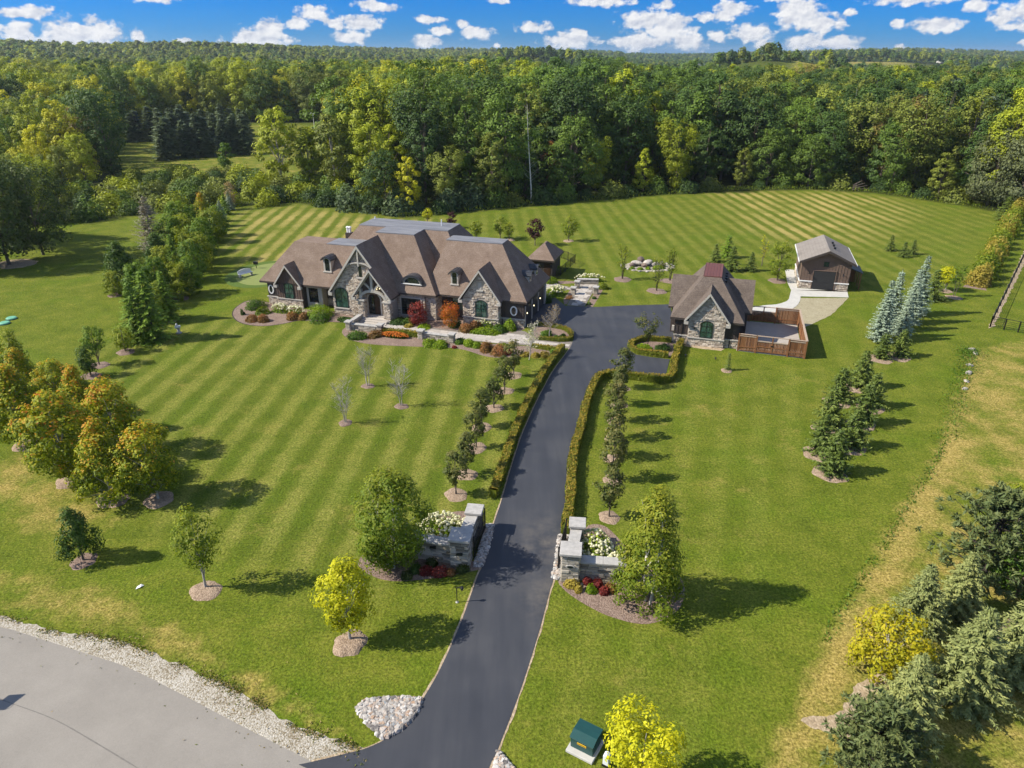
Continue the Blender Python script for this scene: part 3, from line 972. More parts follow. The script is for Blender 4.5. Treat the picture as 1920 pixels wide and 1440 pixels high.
def bare_tree(seed, h, spread, mat_bark, leafm=None, stems=3, leaves=120, leaf=0.14, twigs=60, r0=0.05):
    """thin see-through young tree: upright stems, fine twigs, a few leaves"""
    rng = np.random.default_rng(seed)
    limbs = []
    tips = []
    for s in range(stems):
        a = 6.28 * s / stems + rng.uniform(0, 1)
        pts = [Vector((math.cos(a) * 0.06, math.sin(a) * 0.06, -0.05))]
        dx, dy = math.cos(a) * spread * 0.35, math.sin(a) * spread * 0.35
        for i in range(1, 7):
            f = i / 6
            pts.append(Vector((dx * f + rng.normal(0, 0.05), dy * f + rng.normal(0, 0.05), h * f * rng.uniform(0.93, 1.0))))
        limbs.append((pts, [r0 * (1 - 0.88 * i / 6) for i in range(7)]))
        for k in range(twigs // stems):
            f = rng.uniform(0.22, 0.97) * 6
            b = pts[int(f)].lerp(pts[min(int(f) + 1, 6)], f - int(f))
            aa = rng.uniform(0, 6.28)
            L = spread * rng.uniform(0.3, 0.85) * (1.15 - f / 7)
            e = b + Vector((math.cos(aa) * L * 0.9, math.sin(aa) * L * 0.9, L * 0.7))
            limbs.append(([b, b.lerp(e, 0.5) + Vector((0, 0, -0.04)), e], [0.016, 0.010, 0.005]))
            tips += [b.lerp(e, q) for q in (0.45, 0.7, 1.0)]
            for _ in range(2):
                g2 = b.lerp(e, rng.uniform(0.4, 0.9)); a2 = rng.uniform(0, 6.28)
                e2 = g2 + Vector((math.cos(a2), math.sin(a2), 0.9)) * L * 0.3
                limbs.append(([g2, e2], [0.008, 0.004])); tips.append(e2)
    trunk = wood_mesh('trunk', limbs, mat_bark, 4)
    if not leaves: return trunk, None
    ix = rng.integers(0, len(tips), leaves)
    C = np.array([tuple(tips[i]) for i in ix]) + rng.normal(0, 0.10, (leaves, 3))
    N = unit(rng.normal(size=(leaves, 3)) + np.array([0, 0, 0.6]))
    crown = leaf_mesh('crown', C, N, leaf * rng.uniform(0.7, 1.3, leaves), 0.5 + 0.25 * (C[:, 2] / h - .5) + rng.normal(0, 0.18, leaves), leafm, rng)
    return trunk, crown


def tree_thing(name, label, loc, meshes, group=None, scale=1.0, rz=None, cat='tree', sx=None, tint=None):
    r = thing(name, label, cat, loc, rz if rz is not None else random.uniform(0, 6.28), group)
    r.scale = (scale * (sx or 1),) * 2 + (scale,)
    ob('trunk', meshes[0], r)
    if meshes[1]:
        c = ob('crown', meshes[1], r)
        if tint: c.color = (*tint, 1)
    return r


def shrub_thing(name, label, loc, mesh, group=None, scale=1.0, rz=None, cat='shrub', extra=None):
    r = thing(name, label, cat, loc, rz if rz is not None else random.uniform(0, 6.28), group)
    r.scale = (scale,) * 3
    ob('foliage', mesh, r)
    for nm, me in (extra or []): ob(nm, me, r)
    return r


def ring(loc, r, mat=None, sd=0, h=0.06, tilt=0.0):
    """low mound of mulch round a trunk"""
    rng = np.random.default_rng(sd + 7)
    n = 28
    a = np.linspace(0, 2 * np.pi, n, endpoint=False)
    k = 1 + 0.08 * np.sin(a * 2 + rng.uniform(0, 6)) + 0.05 * np.sin(a * 5 + rng.uniform(0, 6)) + rng.normal(0, 0.025, n)
    V = [(0, 0, h + 0.03)]
    for f, z in ((0.45, h + 0.02), (0.85, h), (1.0, 0.0)):
        V += [(r * f * k[i] * math.cos(a[i]), r * f * k[i] * math.sin(a[i]), z + (rng.normal(0, 0.012) if f < 1 else 0)) for i in range(n)]
    F = [(0, 1 + i, 1 + (i + 1) % n) for i in range(n)]
    Q = [(1 + l * n + i, 1 + (l + 1) * n + i, 1 + (l + 1) * n + (i + 1) % n, 1 + l * n + (i + 1) % n) for l in range(2) for i in range(n)]
    me = np_mesh('mulch_ring', V, [np.array(F), np.array(Q)], mat or M['mulch'], smooth=True)
    o = ob('mulch_ring', me, None, (*loc, 0.004))
    o['kind'] = 'structure'
    return o


def hedge_mesh(path, wd, ht, seed, closed=False, dens=150, leaf=0.10, wig=0.05):
    """clipped hedge along a path: dense core plus leaf faces over top and sides"""
    rng = np.random.default_rng(seed)
    pts = [Vector((*p, 0)) for p in path]
    if closed: pts.append(pts[0])
    segs = [(a, b, (b - a).length) for a, b in zip(pts[:-1], pts[1:])]
    C, N, V, mi = [], [], [], []
    for a, b, L in segs:
        t = (b - a).normalized(); s = Vector((-t.y, t.x, 0))
        m = int(L * dens * (wd + 2 * ht) / 2)
        u = rng.random(m)
        w_ = rng.random(m) * (wd + 2 * ht) - ht
        for ui, wi in zip(u, w_):
            p = a.lerp(b, ui)
            if wi < 0: q, nn, z, top = -wd / 2, -s, ht + wi, 0
            elif wi > wd: q, nn, z, top = wd / 2, s, ht - (wi - wd), 0
            else: q, nn, z, top = wi - wd / 2, Vector((0, 0, 1)), ht, 1
            j = wig * math.sin(p.x * 2.1 + p.y * 1.7) + rng.normal(0, 0.018)
            c = p + s * q + nn * j + Vector((0, 0, max(z, 0.03)))
            C.append(tuple(c)); N.append(tuple(nn)); V.append(0.45 + rng.normal(0, 0.17) + 0.12 * math.sin(p.x * 1.3 + p.y)); mi.append(0 if top else 1)
    C = np.array(C); N = unit(np.array(N) + rng.normal(0, 0.38, (len(C), 3)))
    V4, F = leaf_geo(C, N, leaf * rng.uniform(0.7, 1.3, len(C)), rng, 0.7)
    mb = MB()
    for a, b, L in segs:
        t = (b - a).normalized()
        mb.bar(a - t * 0.05 + Vector((0, 0, ht * 0.44)), b + t * 0.05 + Vector((0, 0, ht * 0.44)), wd * 0.78, ht * 0.86)
    o = len(V4)
    V_all = np.concatenate([V4, np.array(mb.v)])
    F2 = np.array(mb.f) + o
    vv = np.concatenate([np.clip(V, 0, 1), np.full(len(F2), 0.3)])
    return np_mesh('hedge', V_all, [F, F2], [M['l_box'], M['l_box_side']], {'v': ('FACE', vv)}, list(mi) + [1] * len(F2))

# ---------------------------------------------------------------- ground and far terrain
random.seed(4)
AZ = np.array([-75, -33, -29, -17, -12, -6, 0, 13, 20, 27, 33, 75.])
RG = np.array([1500, 1500, 1500, 1700, 1900, 2200, 2500, 3200, 3300, 3300, 3300, 3300.])
EP = np.array([31, 31, 22, 20, 15, 10, 8, 4, 6, 8, 4, 4.])
ZR = 27 + EP * 0.000617 * RG - np.array([30, 30, 29, 26, 26, 27, 28, 30, 30, 30, 30, 30.])
Z450 = np.array([3, 3, 3, 3, 3, 2.5, 2, -4, -6, -6, -6, -6.])
Z800 = np.array([4, 4, 4, 3, 2, 0, -3, -14, -18, -18, -15, -15.])


# low hills with open fields on the side that faces us: centre, radii, rise
BUMPS = [((42, 1040), (110, 120), 24), ((225, 700), (85, 75), 29), ((300, 760), (80, 80), 25), ((600, 1330), (230, 140), 28), ((760, 1500), (260, 150), 19), ((-420, 1150), (170, 120), 12), ((-180, 2000), (300, 250), 5), ((-620, 1250), (260, 160), 4), ((1350, 2700), (420, 260), 14)]
FARFIELDS = [((38, 985), (52, 62)), ((215, 668), (62, 40)), ((585, 1275), (130, 75)), ((292, 725), (46, 34))]


def terrain(x, y):
    x = np.asarray(x, float); y = np.asarray(y, float)
    r = np.hypot(x, y)
    a = np.degrees(np.arctan2(x, np.maximum(y, 1e-3)))
    a = np.where(y < 0, np.sign(x) * 75, a)
    rg = np.interp(a, AZ, RG); zr = np.interp(a, AZ, ZR)
    z4 = np.interp(a, AZ, Z450); z8 = np.interp(a, AZ, Z800)
    z6 = z8 * 0.5 + zr * 0.30

    def seg(r0, r1, za, zb):
        t = np.clip((r - r0) / (r1 - r0), 0, 1)
        return za + (zb - za) * t * t * (3 - 2 * t)
    z = seg(240, 450, 0, z4)
    z = np.where(r > 450, seg(450, 800, z4, z8), z)
    rm = np.maximum(rg * 0.68, 1000)
    z = np.where(r > 800, seg(800, rm, z8, z6), z)
    z = np.where(r > rm, seg(rm, rg, z6, zr), z)
    z = np.where(r > rg, seg(rg, rg + 2200, zr, -10), z)
    k = np.clip((r - 300) / 700, 0, 1)
    z = z + k * (2.2 * np.sin(x * 0.0071 + 1.1 * np.sin(y * 0.003)) + 1.6 * np.sin(y * 0.011 + x * 0.004)) * np.where(r > rg, 1, 1 - 0.55 * np.clip((r - rm) / (rg - rm), 0, 1))
    for (bx, by), (brx, bry), bh in BUMPS:
        z = z + bh * np.exp(-((x - bx) / brx) ** 2 - ((y - by) / bry) ** 2)
    return np.where(y < 0, 0, z)


def axis(lo, hi, step, far, g=1.13):
    a = list(np.arange(lo, hi + step / 2, step))
    s, v = step, a[-1]
    while v < far:
        s *= g; v += s; a.append(v)
    return a


xp = axis(0, 105, 1.0, 6500)
xs = np.array(sorted([-v for v in xp[1:]] + xp))
yp = axis(4, 165, 1.0, 6500)
ym = [4 - (k + 1) * 3 * 1.35 ** k for k in range(12)]
ys = np.array(sorted(ym + yp))
X, Y = np.meshgrid(xs, ys)
Z = terrain(X, Y)

EDGE = [(-420,150), (-99.02,102.97), (-86.92,120.53), (-78.94,125.57), (-63.41,135.38), (-53.31,141.09), (-42.56,143.84), (-31.63,137.41), (-19.34,129.61), (-6.06,135.88), (4.18,141.09), (17.40,147.26), (31.48,152.70),
        (48.50,157.18), (65.43,159.18), (77.63,155.23), (88.12,141.63), (90.89,135.88), (96.99,132.92), (140,128), (420,120)]
FOREST = EDGE + [(3000, 120), (6500, 6500), (-6500, 6500), (-3000, 150)]
CLEAR = [(-92.41,172.24), (-112.02,207.56), (-145.13,277.64), (-145.79,312.09), (-111.66,316.98), (-71.75,316.98), (-41.66,259.59), (-35.94,207.56), (-50.94,174.61), (-65.38,172.24)]

front = [(-24.90,39.01), (-37.50,53.87), (-42.54,68.66), (-37.60,75.18), (-19.10,75.18), (2.10,64.65), (4.55,61.77), (-0.52,38.41), (-1.64,31.27), (-9.44,30.83), (-20.64,35.61)]
back_l = [(-46.57,116.60), (-51.70,137.92), (-41.81,141.09), (-31.10,134.88), (-19.04,127.34), (-12.45,128.24), (-10.49,106.10), (-32.70,91.93), (-42.78,106.10)]
back_r = [(-13.41,128.24), (-5.96,133.40), (31.01,150.24), (64.42,156.53), (86.59,138.96), (91.06,132.92), (55.54,89.50), (44.27,86.05), (33.09,82.82), (9.48,80.39), (6.49,82.82), (4.84,106.10), (-8.07,106.10)]
side = [(5.47,60.53), (14.42,60.53), (28.80,63.05), (44.12,82.82), (51.91,82.82), (33.44,53.87), (18.02,38.41), (11.87,28.02), (8.23,20.14), (0.00,20.14), (3.04,32.16)]
scorch = [(44.52,155.23), (66.34,158.51), (76.96,149.04), (73.73,133.89), (55.48,112.90), (44.13,112.19), (41.65,120.53), (41.85,133.89)]
field = [(80.46,82.82), (50.28,68.66), (46.50,66.47), (34.85,50.07), (22.64,35.34), (18.41,30.41), (14.51,25.88), (10.30,19.66), (20,-5), (140,-5), (140,60)]
dirtstrip = [(46.38,67.19), (47.74,67.19), (32.56,45.12), (25.45,36.69), (19.97,29.99), (14.05,23.07), (11.61,19.66), (10.52,19.66), (15.03,26.22), (19.57,31.71), (30.20,44.37)]
verge = [(-31.67,33.09), (-22.28,31.71), (-14.50,26.92), (-8.87,23.66), (-5.96,21.15), (-9.31,21.68), (-13.27,24.27), (-20.68,27.46), (-29.51,29.99)]
dryl = [(-38.72,44.37), (-35.78,45.89), (-25.30,38.41), (-25.37,34.07), (-34.66,38.41)]
scrub = [(-57.46,68.66), (-54.50,82.82), (-42.54,68.66), (-38.01,58.17), (-51.70,60.53)]

wild = soft(FOREST, X, Y, 2.5)
for (fx, fy), (fw, fd) in FARFIELDS:
    wild = wild * (1 - np.clip(3 * (1.2 - np.hypot((X - fx) / fw, (Y - fy) / fd)), 0, 1))
wild = wild * (1 - soft(CLEAR, X, Y, 3))
mf = soft(front, X, Y, 4.0)
mbk = np.maximum(soft(back_l, X, Y, 3), soft(back_r, X, Y, 3))
ms = soft(side, X, Y, 5)
dr = 0.47 * soft(field, X, Y, 2.0) + 0.30 * soft(dirtstrip, X, Y, 1.5)
dr = np.maximum(dr, 0.42 * soft(verge, X, Y, 1.5))
dr = np.maximum(dr, 0.60 * soft(dryl, X, Y, 5))
dr = np.maximum(dr, 0.17 * mf)
dr = np.maximum(dr, 0.20 * soft(side, X, Y, 8))
for (fx, fy), (fw, fd) in FARFIELDS:
    dr = np.maximum(dr, 0.55 * np.clip(3 * (1.1 - np.hypot((X - fx) / fw, (Y - fy) / fd)), 0, 1))
dr = np.maximum(dr, 0.34 * soft(CLEAR, X, Y, 3))
sco = soft(scorch, X, Y, 10)
sco = np.maximum(sco, 0.75 * soft(back_l, X, Y, 6))
nx, ny = len(xs), len(ys)
ii = np.arange(nx * ny).reshape(ny, nx)
F = np.stack([ii[:-1, :-1].ravel(), ii[:-1, 1:].ravel(), ii[1:, 1:].ravel(), ii[1:, :-1].ravel()], 1)
gm = np_mesh('ground', np.stack([X.ravel(), Y.ravel(), Z.ravel()], 1), F, M['grass'],
             {k: ('POINT', v.ravel()) for k, v in dict(mow_front=mf, mow_back=mbk, mow_side=ms, dry=dr, scorch=sco, wild=wild).items()}, smooth=True)
tag(ob('ground', gm), kind='structure')

# ---------------------------------------------------------------- roads, drive, paths, beds (level sheets, each a few mm above the one below)
road_edge = smooth_poly([(-31.79,29.18), (-26.59,28.17), (-24.85,27.65), (-21.39,26.46), (-18.69,25.51), (-15.72,24.08), (-12.82,22.61), (-10.25,21.33), (-8.59,20.51), (-6.50,19.31), (-2.0,16.2), (3.0,13.4), (10.0,8.5)], 5, False)
road = road_edge + [(p[0] - 4.4, p[1] - 7.6) for p in reversed(road_edge)]
sheet('road', road, 0.016, M['road'])
sheet('far_verge', [(p[0] - 4.3, p[1] - 7.45) for p in road_edge] + [(p[0] - 9, p[1] - 15) for p in reversed(road_edge)], 0.020, M['gravel'], jag=0.10)
seam = [(p[0] - 1.75, p[1] - 3.0) for p in road_edge if p[0] < -9]
sheet('road_seam', offset_path(seam, 0.022) + list(reversed(offset_path(seam, -0.022))), 0.0175, M['joint_dark'], jag=0.012, sd=8)
outer = [(-32.47,30.07), (-27.14,29.02), (-23.82,27.94), (-20.98,27.50), (-18.82,26.82), (-14.99,25.19), (-13.06,24.30), (-11.83,23.60), (-10.41,22.72), (-8.56,21.84), (-6.58,21.18), (-5.92,20.92)]
inner = [(p[0] - 0.25, p[1] - 0.3) for p in road_edge if p[0] < -6.0]
sheet('gravel_shoulder', smooth_poly(outer, 5, False) + list(reversed(inner)), 0.010, M['gravel'], jag=0.14, sd=5)

drive_left = [(-8.93,20.29), (-8.43,20.41), (-7.10,20.79), (-6.16,21.10), (-5.24,21.70), (-4.54,22.55), (-4.11,23.63), (-3.62,24.93), (-3.14,26.60), (-2.61,28.79), (-2.19,30.96), (-1.92,32.30), (-1.71,33.05), (-1.42,34.87), (-1.18,36.97), (-0.71,39.62), (0.04,44.45), (0.84,48.93), (1.84,53.37), (2.85,57.38), (4.03,61.52), (5.48,65.62), (6.04,67.48)]
drive_bay = [(6.48,69.58), (6.34,71.47), (5.34,72.78), (2.71,73.96), (1.39,72.78), (3.83,81.39), (4.89,84.52), (6.30,80.00), (9.91,79.61), (13.88,80.20), (18.76,80.59), (18.02,75.18), (16.68,68.36),
             (13.86,69.27), (12.49,68.66), (11.87,67.48), (11.78,66.18), (12.25,65.06), (13.61,64.38), (15.38,63.84), (13.96,59.21), (11.79,59.68), (9.65,60.16), (8.18,59.92)]
drive_right = [(7.51,59.09), (6.68,56.60), (5.81,53.18), (5.04,49.19), (4.24,45.74), (3.85,42.93), (3.46,38.89), (3.05,36.14), (2.79,34.57), (2.36,31.94), (2.07,30.83), (1.43,28.02), (0.50,24.52), (-0.14,22.44), (-0.64,20.92), (-0.99,19.66), (-0.6,16.0), (1.6,14.2), (-1.9,16.1)]
dl = smooth_poly(drive_left, 4, False)
sheet('drive_edge', offset_path(dl, 0.10) + list(reversed(offset_path(dl, -0.2))), 0.0135, M['bare'], jag=0.035, sd=2)
dre = smooth_poly(drive_right[:17], 4, False)
sheet('drive_edge', offset_path(dre, 0.10) + list(reversed(offset_path(dre, -0.2))), 0.0138, M['bare'], jag=0.035, sd=3)
drv = dl + drive_bay + smooth_poly(drive_right[:17], 4, False) + [(1.4, 14.3), (-2.4, 16.5), (-5.2, 18.6)]
dro = sheet('driveway', drv, 0.030, M['asphalt'])
# finer faces so that the dusty patch at the gate can be given
bm = bmesh.new(); bm.from_mesh(dro.data)
bmesh.ops.subdivide_edges(bm, edges=[e for e in bm.edges if e.calc_length() > 3], cuts=4, use_grid_fill=True)
bmesh.ops.triangulate(bm, faces=bm.faces[:])
bm.to_mesh(dro.data); bm.free()
co = np.zeros(len(dro.data.vertices) * 3, np.float32); dro.data.vertices.foreach_get('co', co); co = co.reshape(-1, 3)
du = np.zeros(len(co))
for (px, py, rr) in ((2.0, 35.0, 2.6), (1.9, 30.5, 2.0)):
    du = np.maximum(du, np.clip(1 - np.hypot((co[:, 0] - px), (co[:, 1] - py) / 1.6) / rr, 0, 1))
at = dro.data.attributes.new('dust', 'FLOAT', 'POINT'); at.data.foreach_set('value', du.astype(np.float32))

OH = (1.25, 72.6)
TH = R(-17)
cs_, sn_ = math.cos(TH), math.sin(TH)


def loc2w(o, x, y):
    return (o[0] + x * cs_ - y * sn_, o[1] + x * sn_ + y * cs_)


OC = (16.7, 68.7)
OB = (36.4, 87.2)

# barn apron, path and stone pad
apron = [loc2w(OB, -1.25, 8.6), loc2w(OB, -1.2, 2.0), loc2w(OB, -0.9, -1.3), (33.25,81.80), (35.54,83.66), (41.12,83.24), (42.13,86.05), loc2w(OB, 5.8, -0.1), loc2w(OB, -0.1, -0.1), loc2w(OB, -0.1, 8.6)]
sheet('concrete_apron', apron, 0.034, M['concrete'], depth=0.03)
path_c = smooth_poly([(34.39,82.82), (33.45,80.39), (32.21,78.84), (31.02,78.27), (29.97,79.22), (28.48,78.84), (27.07,77.90)], 4, False)
path = smooth_poly([(34.76,84.95), (33.47,82.41), (32.59,81.39), (31.37,80.59), (29.78,80.20), (27.78,79.22), (27.05,78.84)], 4, False) + list(reversed(smooth_poly([(35.26,83.24), (34.31,81.19), (33.10,79.42), (31.51,78.08), (29.66,77.34), (27.71,76.97), (26.39,76.61)], 4, False)))
sheet('concrete_path', path, 0.032, M['concrete'], depth=0.028)
sheet('stone_pad', [(35.12,83.03), (40.97,83.03), (36.54,76.97), (32.05,72.95), (31.11,72.12), (28.65,75.18), (28.44,77.34), (29.78,77.34), (31.63,78.08), (33.16,79.42), (34.37,81.19)], 0.012, M['pad'], jag=0.05)
sheet('enclosure_floor', [loc2w(OC, 6.3, -0.8), loc2w(OC, 12.6, -1.0), loc2w(OC, 12.5, 8.7), loc2w(OC, 7.0, 8.6), loc2w(OC, 6.3, 3)], 0.014, M['paver'])
sheet('bare_soil_strip', [loc2w(OC, -0.1, -0.25), loc2w(OC, -0.2, -0.7), loc2w(OC, 2.2, -1.25), loc2w(OC, 4.9, -1.35), loc2w(OC, 5.2, -0.5), loc2w(OC, 5.0, -0.2)], 0.008, M['bare'], jag=0.05)

# front walk and court
walk = [(-18.09,74.65), (-17.25,73.12), (-14.98,72.12), (-10.19,70.67), (-6.12,69.27), (-1.09,67.92), (1.63,67.48), (6.03,66.61), (6.34,68.51), (4.41,68.51), (2.56,69.27), (1.43,71.47), (0.86,71.80), (0.11,71.15), (-1.47,70.83), (-2.26,70.36), (-4.57,71.47), (-7.50,72.29), (-9.91,73.12), (-11.72,73.62), (-13.27,74.13), (-16.71,75.18)]


def paved(name, pts, z, sx, sy, rot, seed):
    """joint sand sheet with single pavers standing proud of it, joined as one surface"""
    base = sheet(name, pts, z, M['joint'])
    rnd = random.Random(seed)
    xs_ = [p[0] for p in pts]; ys_ = [p[1] for p in pts]
    cx, cy = sum(xs_) / len(xs_), sum(ys_) / len(ys_)
    ca, sa = math.cos(rot), math.sin(rot)
    mb = MB()
    ext = max(max(xs_) - min(xs_), max(ys_) - min(ys_))
    nr = int(ext / sy) + 2
    for j in range(-nr, nr):
        off = rnd.random() * sx
        k = -ext + off
        while k < ext:
            w_ = sx * rnd.choice((0.7, 1.0, 1.4))
            c = [(k + 0.012, j * sy + 0.012), (k + w_ - 0.012, j * sy + 0.012), (k + w_ - 0.012, (j + 1) * sy - 0.012), (k + 0.012, (j + 1) * sy - 0.012)]
            c = [(cx + u * ca - v * sa, cy + u * sa + v * ca) for u, v in c]
            k += w_
            if all(inside(pts, np.array([p[0]]), np.array([p[1]]))[0] for p in c):
                zt = z + 0.014 + rnd.random() * 0.004
                mb.raw([(*p, z + 0.001) for p in c] + [(*p, zt) for p in c], [(4, 5, 6, 7), (0, 1, 5, 4), (1, 2, 6, 5), (2, 3, 7, 6), (3, 0, 4, 7)])
    o = mb.build('paving_stones', M['paver'], base, fix=False)
    o['kind'] = 'stuff'
    return base


paved('front_walk', walk, 0.028, 0.9, 0.6, TH, 3)
court = [(6.50,80.20), (8.55,79.81), (9.91,84.52), (11.31,88.79), (8.31,89.26), (7.99,86.94), (6.05,88.55), (5.66,87.63), (7.81,85.61)]
paved('side_court', court, 0.034, 0.8, 0.5, TH, 4)
court2 = [(5.66,87.63), (6.05,88.55), (4.92,90.70), (3.82,89.50), (4.02,86.05)]
sheet('side_path', court2, 0.030, M['paver'])

# beds
bed1 = smooth_poly([(-29.02,81.19), (-31.59,82.20), (-32.36,79.81), (-31.85,76.97), (-30.02,74.31), (-27.45,73.28), (-25.31,73.96), (-23.83,75.00), (-21.40,74.83), (-18.95,74.48), (-17.39,75.00), (-18.20,76.61), (-20.61,77.90), (-24.25,78.84), (-27.70,80.00)], 4)
sheet('front_mulch_bed', bed1, 0.008, M['mulch'])
sheet('bed_edging', [p for p in offset_path(bed1, -0.12)] , 0.004, M['bed_edge'])
bed2 = smooth_poly([(-17.48,73.12), (-18.24,72.29), (-17.95,70.67), (-16.64,68.97), (-14.21,67.77), (-9.76,67.19), (-7.04,67.04), (-4.83,66.32), (-2.63,64.65), (-0.78,64.25), (1.58,64.65), (4.20,64.65), (5.35,66.04), (4.32,66.90), (-1.09,67.77), (-6.11,69.12), (-10.17,70.51), (-14.95,71.96)], 4)
sheet('walk_mulch_bed', bed2, 0.009, M['mulch'])
sheet('bed_edging', offset_path(bed2, 0.10), 0.004, M['bed_edge'])
bed3 = [(-13.32,74.48), (-9.55,75.18), (-5.43,76.06), (-1.18,74.13), (1.45,72.45), (0.86,71.63), (-1.47,70.67), (-2.26,70.36), (-4.57,71.47), (-9.89,72.95), (-13.26,74.05)]
sheet('house_mulch_bed', bed3, 0.007, M['mulch'])
isl = smooth_poly([(2.80,73.28), (5.20,72.45), (6.15,71.15), (6.20,69.58), (5.64,68.66), (2.78,69.27), (2.28,71.15)], 4)
sheet('island_mulch_bed', isl, 0.035, M['mulch'])
isl2 = smooth_poly([(16.43,68.51), (13.92,68.66), (12.59,67.92), (12.11,66.90), (12.36,65.76), (13.83,65.06), (15.62,64.52)], 4)
sheet('parking_island_bed', isl2, 0.036, M['mulch'])
gl = smooth_poly([(-2.32,33.48), (-1.70,32.91), (-2.45,32.53), (-4.24,32.03), (-6.32,31.71), (-7.73,32.03), (-8.94,33.09), (-8.61,34.32), (-6.98,34.07), (-5.05,33.82)], 5)
sheet('gate_mulch_bed', gl, 0.009, M['mulch'])
gr = smooth_poly([(2.65,31.80), (2.96,30.92), (4.03,29.78), (5.35,28.86), (7.10,28.40), (8.84,29.38), (9.63,31.27), (9.00,33.09), (6.11,32.39), (3.91,31.62)], 5)
sheet('gate_mulch_bed', gr, 0.009, M['mulch'])
gb = smooth_poly([(4.62,36.69), (5.73,36.97), (6.55,35.61), (6.98,34.07), (6.21,33.09), (4.42,33.82)], 4)
sheet('flower_mulch_bed', gb, 0.007, M['mulch'])
gb2 = smooth_poly([(-5.63,36.14), (-4.48,38.11), (-2.77,38.41), (-2.36,36.97), (-2.88,34.57), (-5.29,34.57)], 4)
sheet('flower_mulch_bed', gb2, 0.007, M['mulch'])
sheet('court_mulch_bed', [(6.00,88.79), (8.31,89.26), (8.46,90.22), (6.01,90.22)], 0.006, M['mulch'])
sheet('court_mulch_bed', [(8.73,79.81), (9.55,79.81), (11.40,86.05), (11.42,88.55), (10.02,84.30)], 0.006, M['mulch'])
sheet('court_mulch_bed', [(6.21,80.59), (6.54,80.79), (7.81,85.61), (7.24,86.05), (6.20,82.41)], 0.006, M['mulch'])
sheet('bare_soil_patch', smooth_poly([(12.85,22.44), (15.77,21.54), (18.41,23.07), (20.21,25.55), (18.82,25.88), (16.03,24.27), (15.02,23.07)], 4), 0.006, M['bare'], jag=0.12)
sheet('bare_soil_patch', smooth_poly([(18.65,23.07), (23.04,24.27), (27.09,27.28), (29.22,30.41), (22.15,26.22), (18.53,24.27)], 4), 0.007, M['mulch_dry'], jag=0.12)
sheet('bare_soil_patch', smooth_poly([(-71.13,96.35), (-68.33,96.62), (-67.80,99.42), (-70.97,101.46), (-73.13,99.42)], 4), 0.006, M['bare'], jag=0.2)

cg = (-33.47,93.71)
sheet('putting_fringe', [(cg[0] + 4.9 * math.cos(a * math.pi / 20), cg[1] + 6.6 * math.sin(a * math.pi / 20)) for a in range(40)], 0.008, M['turf_ring'])
sheet('putting_green', [(cg[0] + 0.4 + 3.9 * math.cos(a * math.pi / 20), cg[1] + 5.4 * math.sin(a * math.pi / 20)) for a in range(40)], 0.012, M['turf'])


# river stones beside the drive: loose pebbles, uncountable
def pebbles(name, poly, size, n, seed, label):
    rng = np.random.default_rng(seed)
    xs_ = np.array([p[0] for p in poly]); ys_ = np.array([p[1] for p in poly])
    px = rng.uniform(xs_.min(), xs_.max(), n * 3); py = rng.uniform(ys_.min(), ys_.max(), n * 3)
    k = inside(poly, px, py)
    px, py = px[k][:n], py[k][:n]
    base = np.array([(-1, -.6, 0), (0, -1, 0), (1, -.5, 0), (1, .6, 0), (0, 1, 0), (-1, .5, 0), (-.5, -.4, .8), (.55, -.4, .75), (.5, .45, .8), (-.5, .4, .75)])
    f3 = np.array([(0, 1, 6), (1, 7, 6), (1, 2, 7), (2, 3, 7), (3, 8, 7), (3, 4, 8), (4, 5, 8), (5, 9, 8), (5, 0, 9), (0, 6, 9), (6, 7, 8), (6, 8, 9)])
    V, F, A = [], [], []
    for i in range(len(px)):
        a = rng.uniform(0, 6.28); s = size * rng.uniform(0.6, 1.45)
        b = base * s * np.array([0.6, rng.uniform(0.35, 0.6), 0.5]) * rng.uniform(0.85, 1.15, (10, 1))
        ca, sa = math.cos(a), math.sin(a)
        V.append(np.stack([b[:, 0] * ca - b[:, 1] * sa + px[i], b[:, 0] * sa + b[:, 1] * ca + py[i], b[:, 2] + 0.02 + rng.uniform(0, size * 0.25)], 1))
        F.append(f3 + 10 * i); A += [rng.random()] * 12
    me = np_mesh(name, np.concatenate(V), np.concatenate(F), M['pebble'], {'v': ('FACE', A)})
    return tag(ob(name, me), label, 'river stones', kind='stuff')


pe1 = [(-7.09,23.16), (-6.74,23.51), (-5.43,23.72), (-4.13,23.60), (-4.40,22.64), (-4.89,22.00), (-5.60,21.49), (-6.38,22.22)]
sheet('stone_bed_soil', pe1, 0.012, M['gravel'])
pebbles('river_stones', pe1, 0.20, 1500, 1, 'pale round river stones filling the bed beside the drive mouth')
pe2 = [(-0.71,20.14), (-0.59,20.99), (-0.41,20.69), (0.04,20.14), (0.33,19.31), (-0.98,19.31)]
pebbles('river_stones', pe2, 0.20, 400, 2, 'small corner of pale river stones on the right of the drive mouth')
pe3 = [(-1.15,37.08), (-1.36,34.98), (-1.73,32.95), (-2.23,33.00), (-1.80,35.61), (-1.62,36.97)]
pebbles('river_stones', pe3, 0.16, 900, 3, 'strip of grey river stones between left gate wall and drive')
pe4 = [(2.90,35.93), (2.57,33.58), (2.30,31.94), (2.78,31.80), (3.04,34.07), (3.50,35.93)]
pebbles('river_stones', pe4, 0.16, 700, 4, 'strip of pale river stones between right gate pillar and drive')

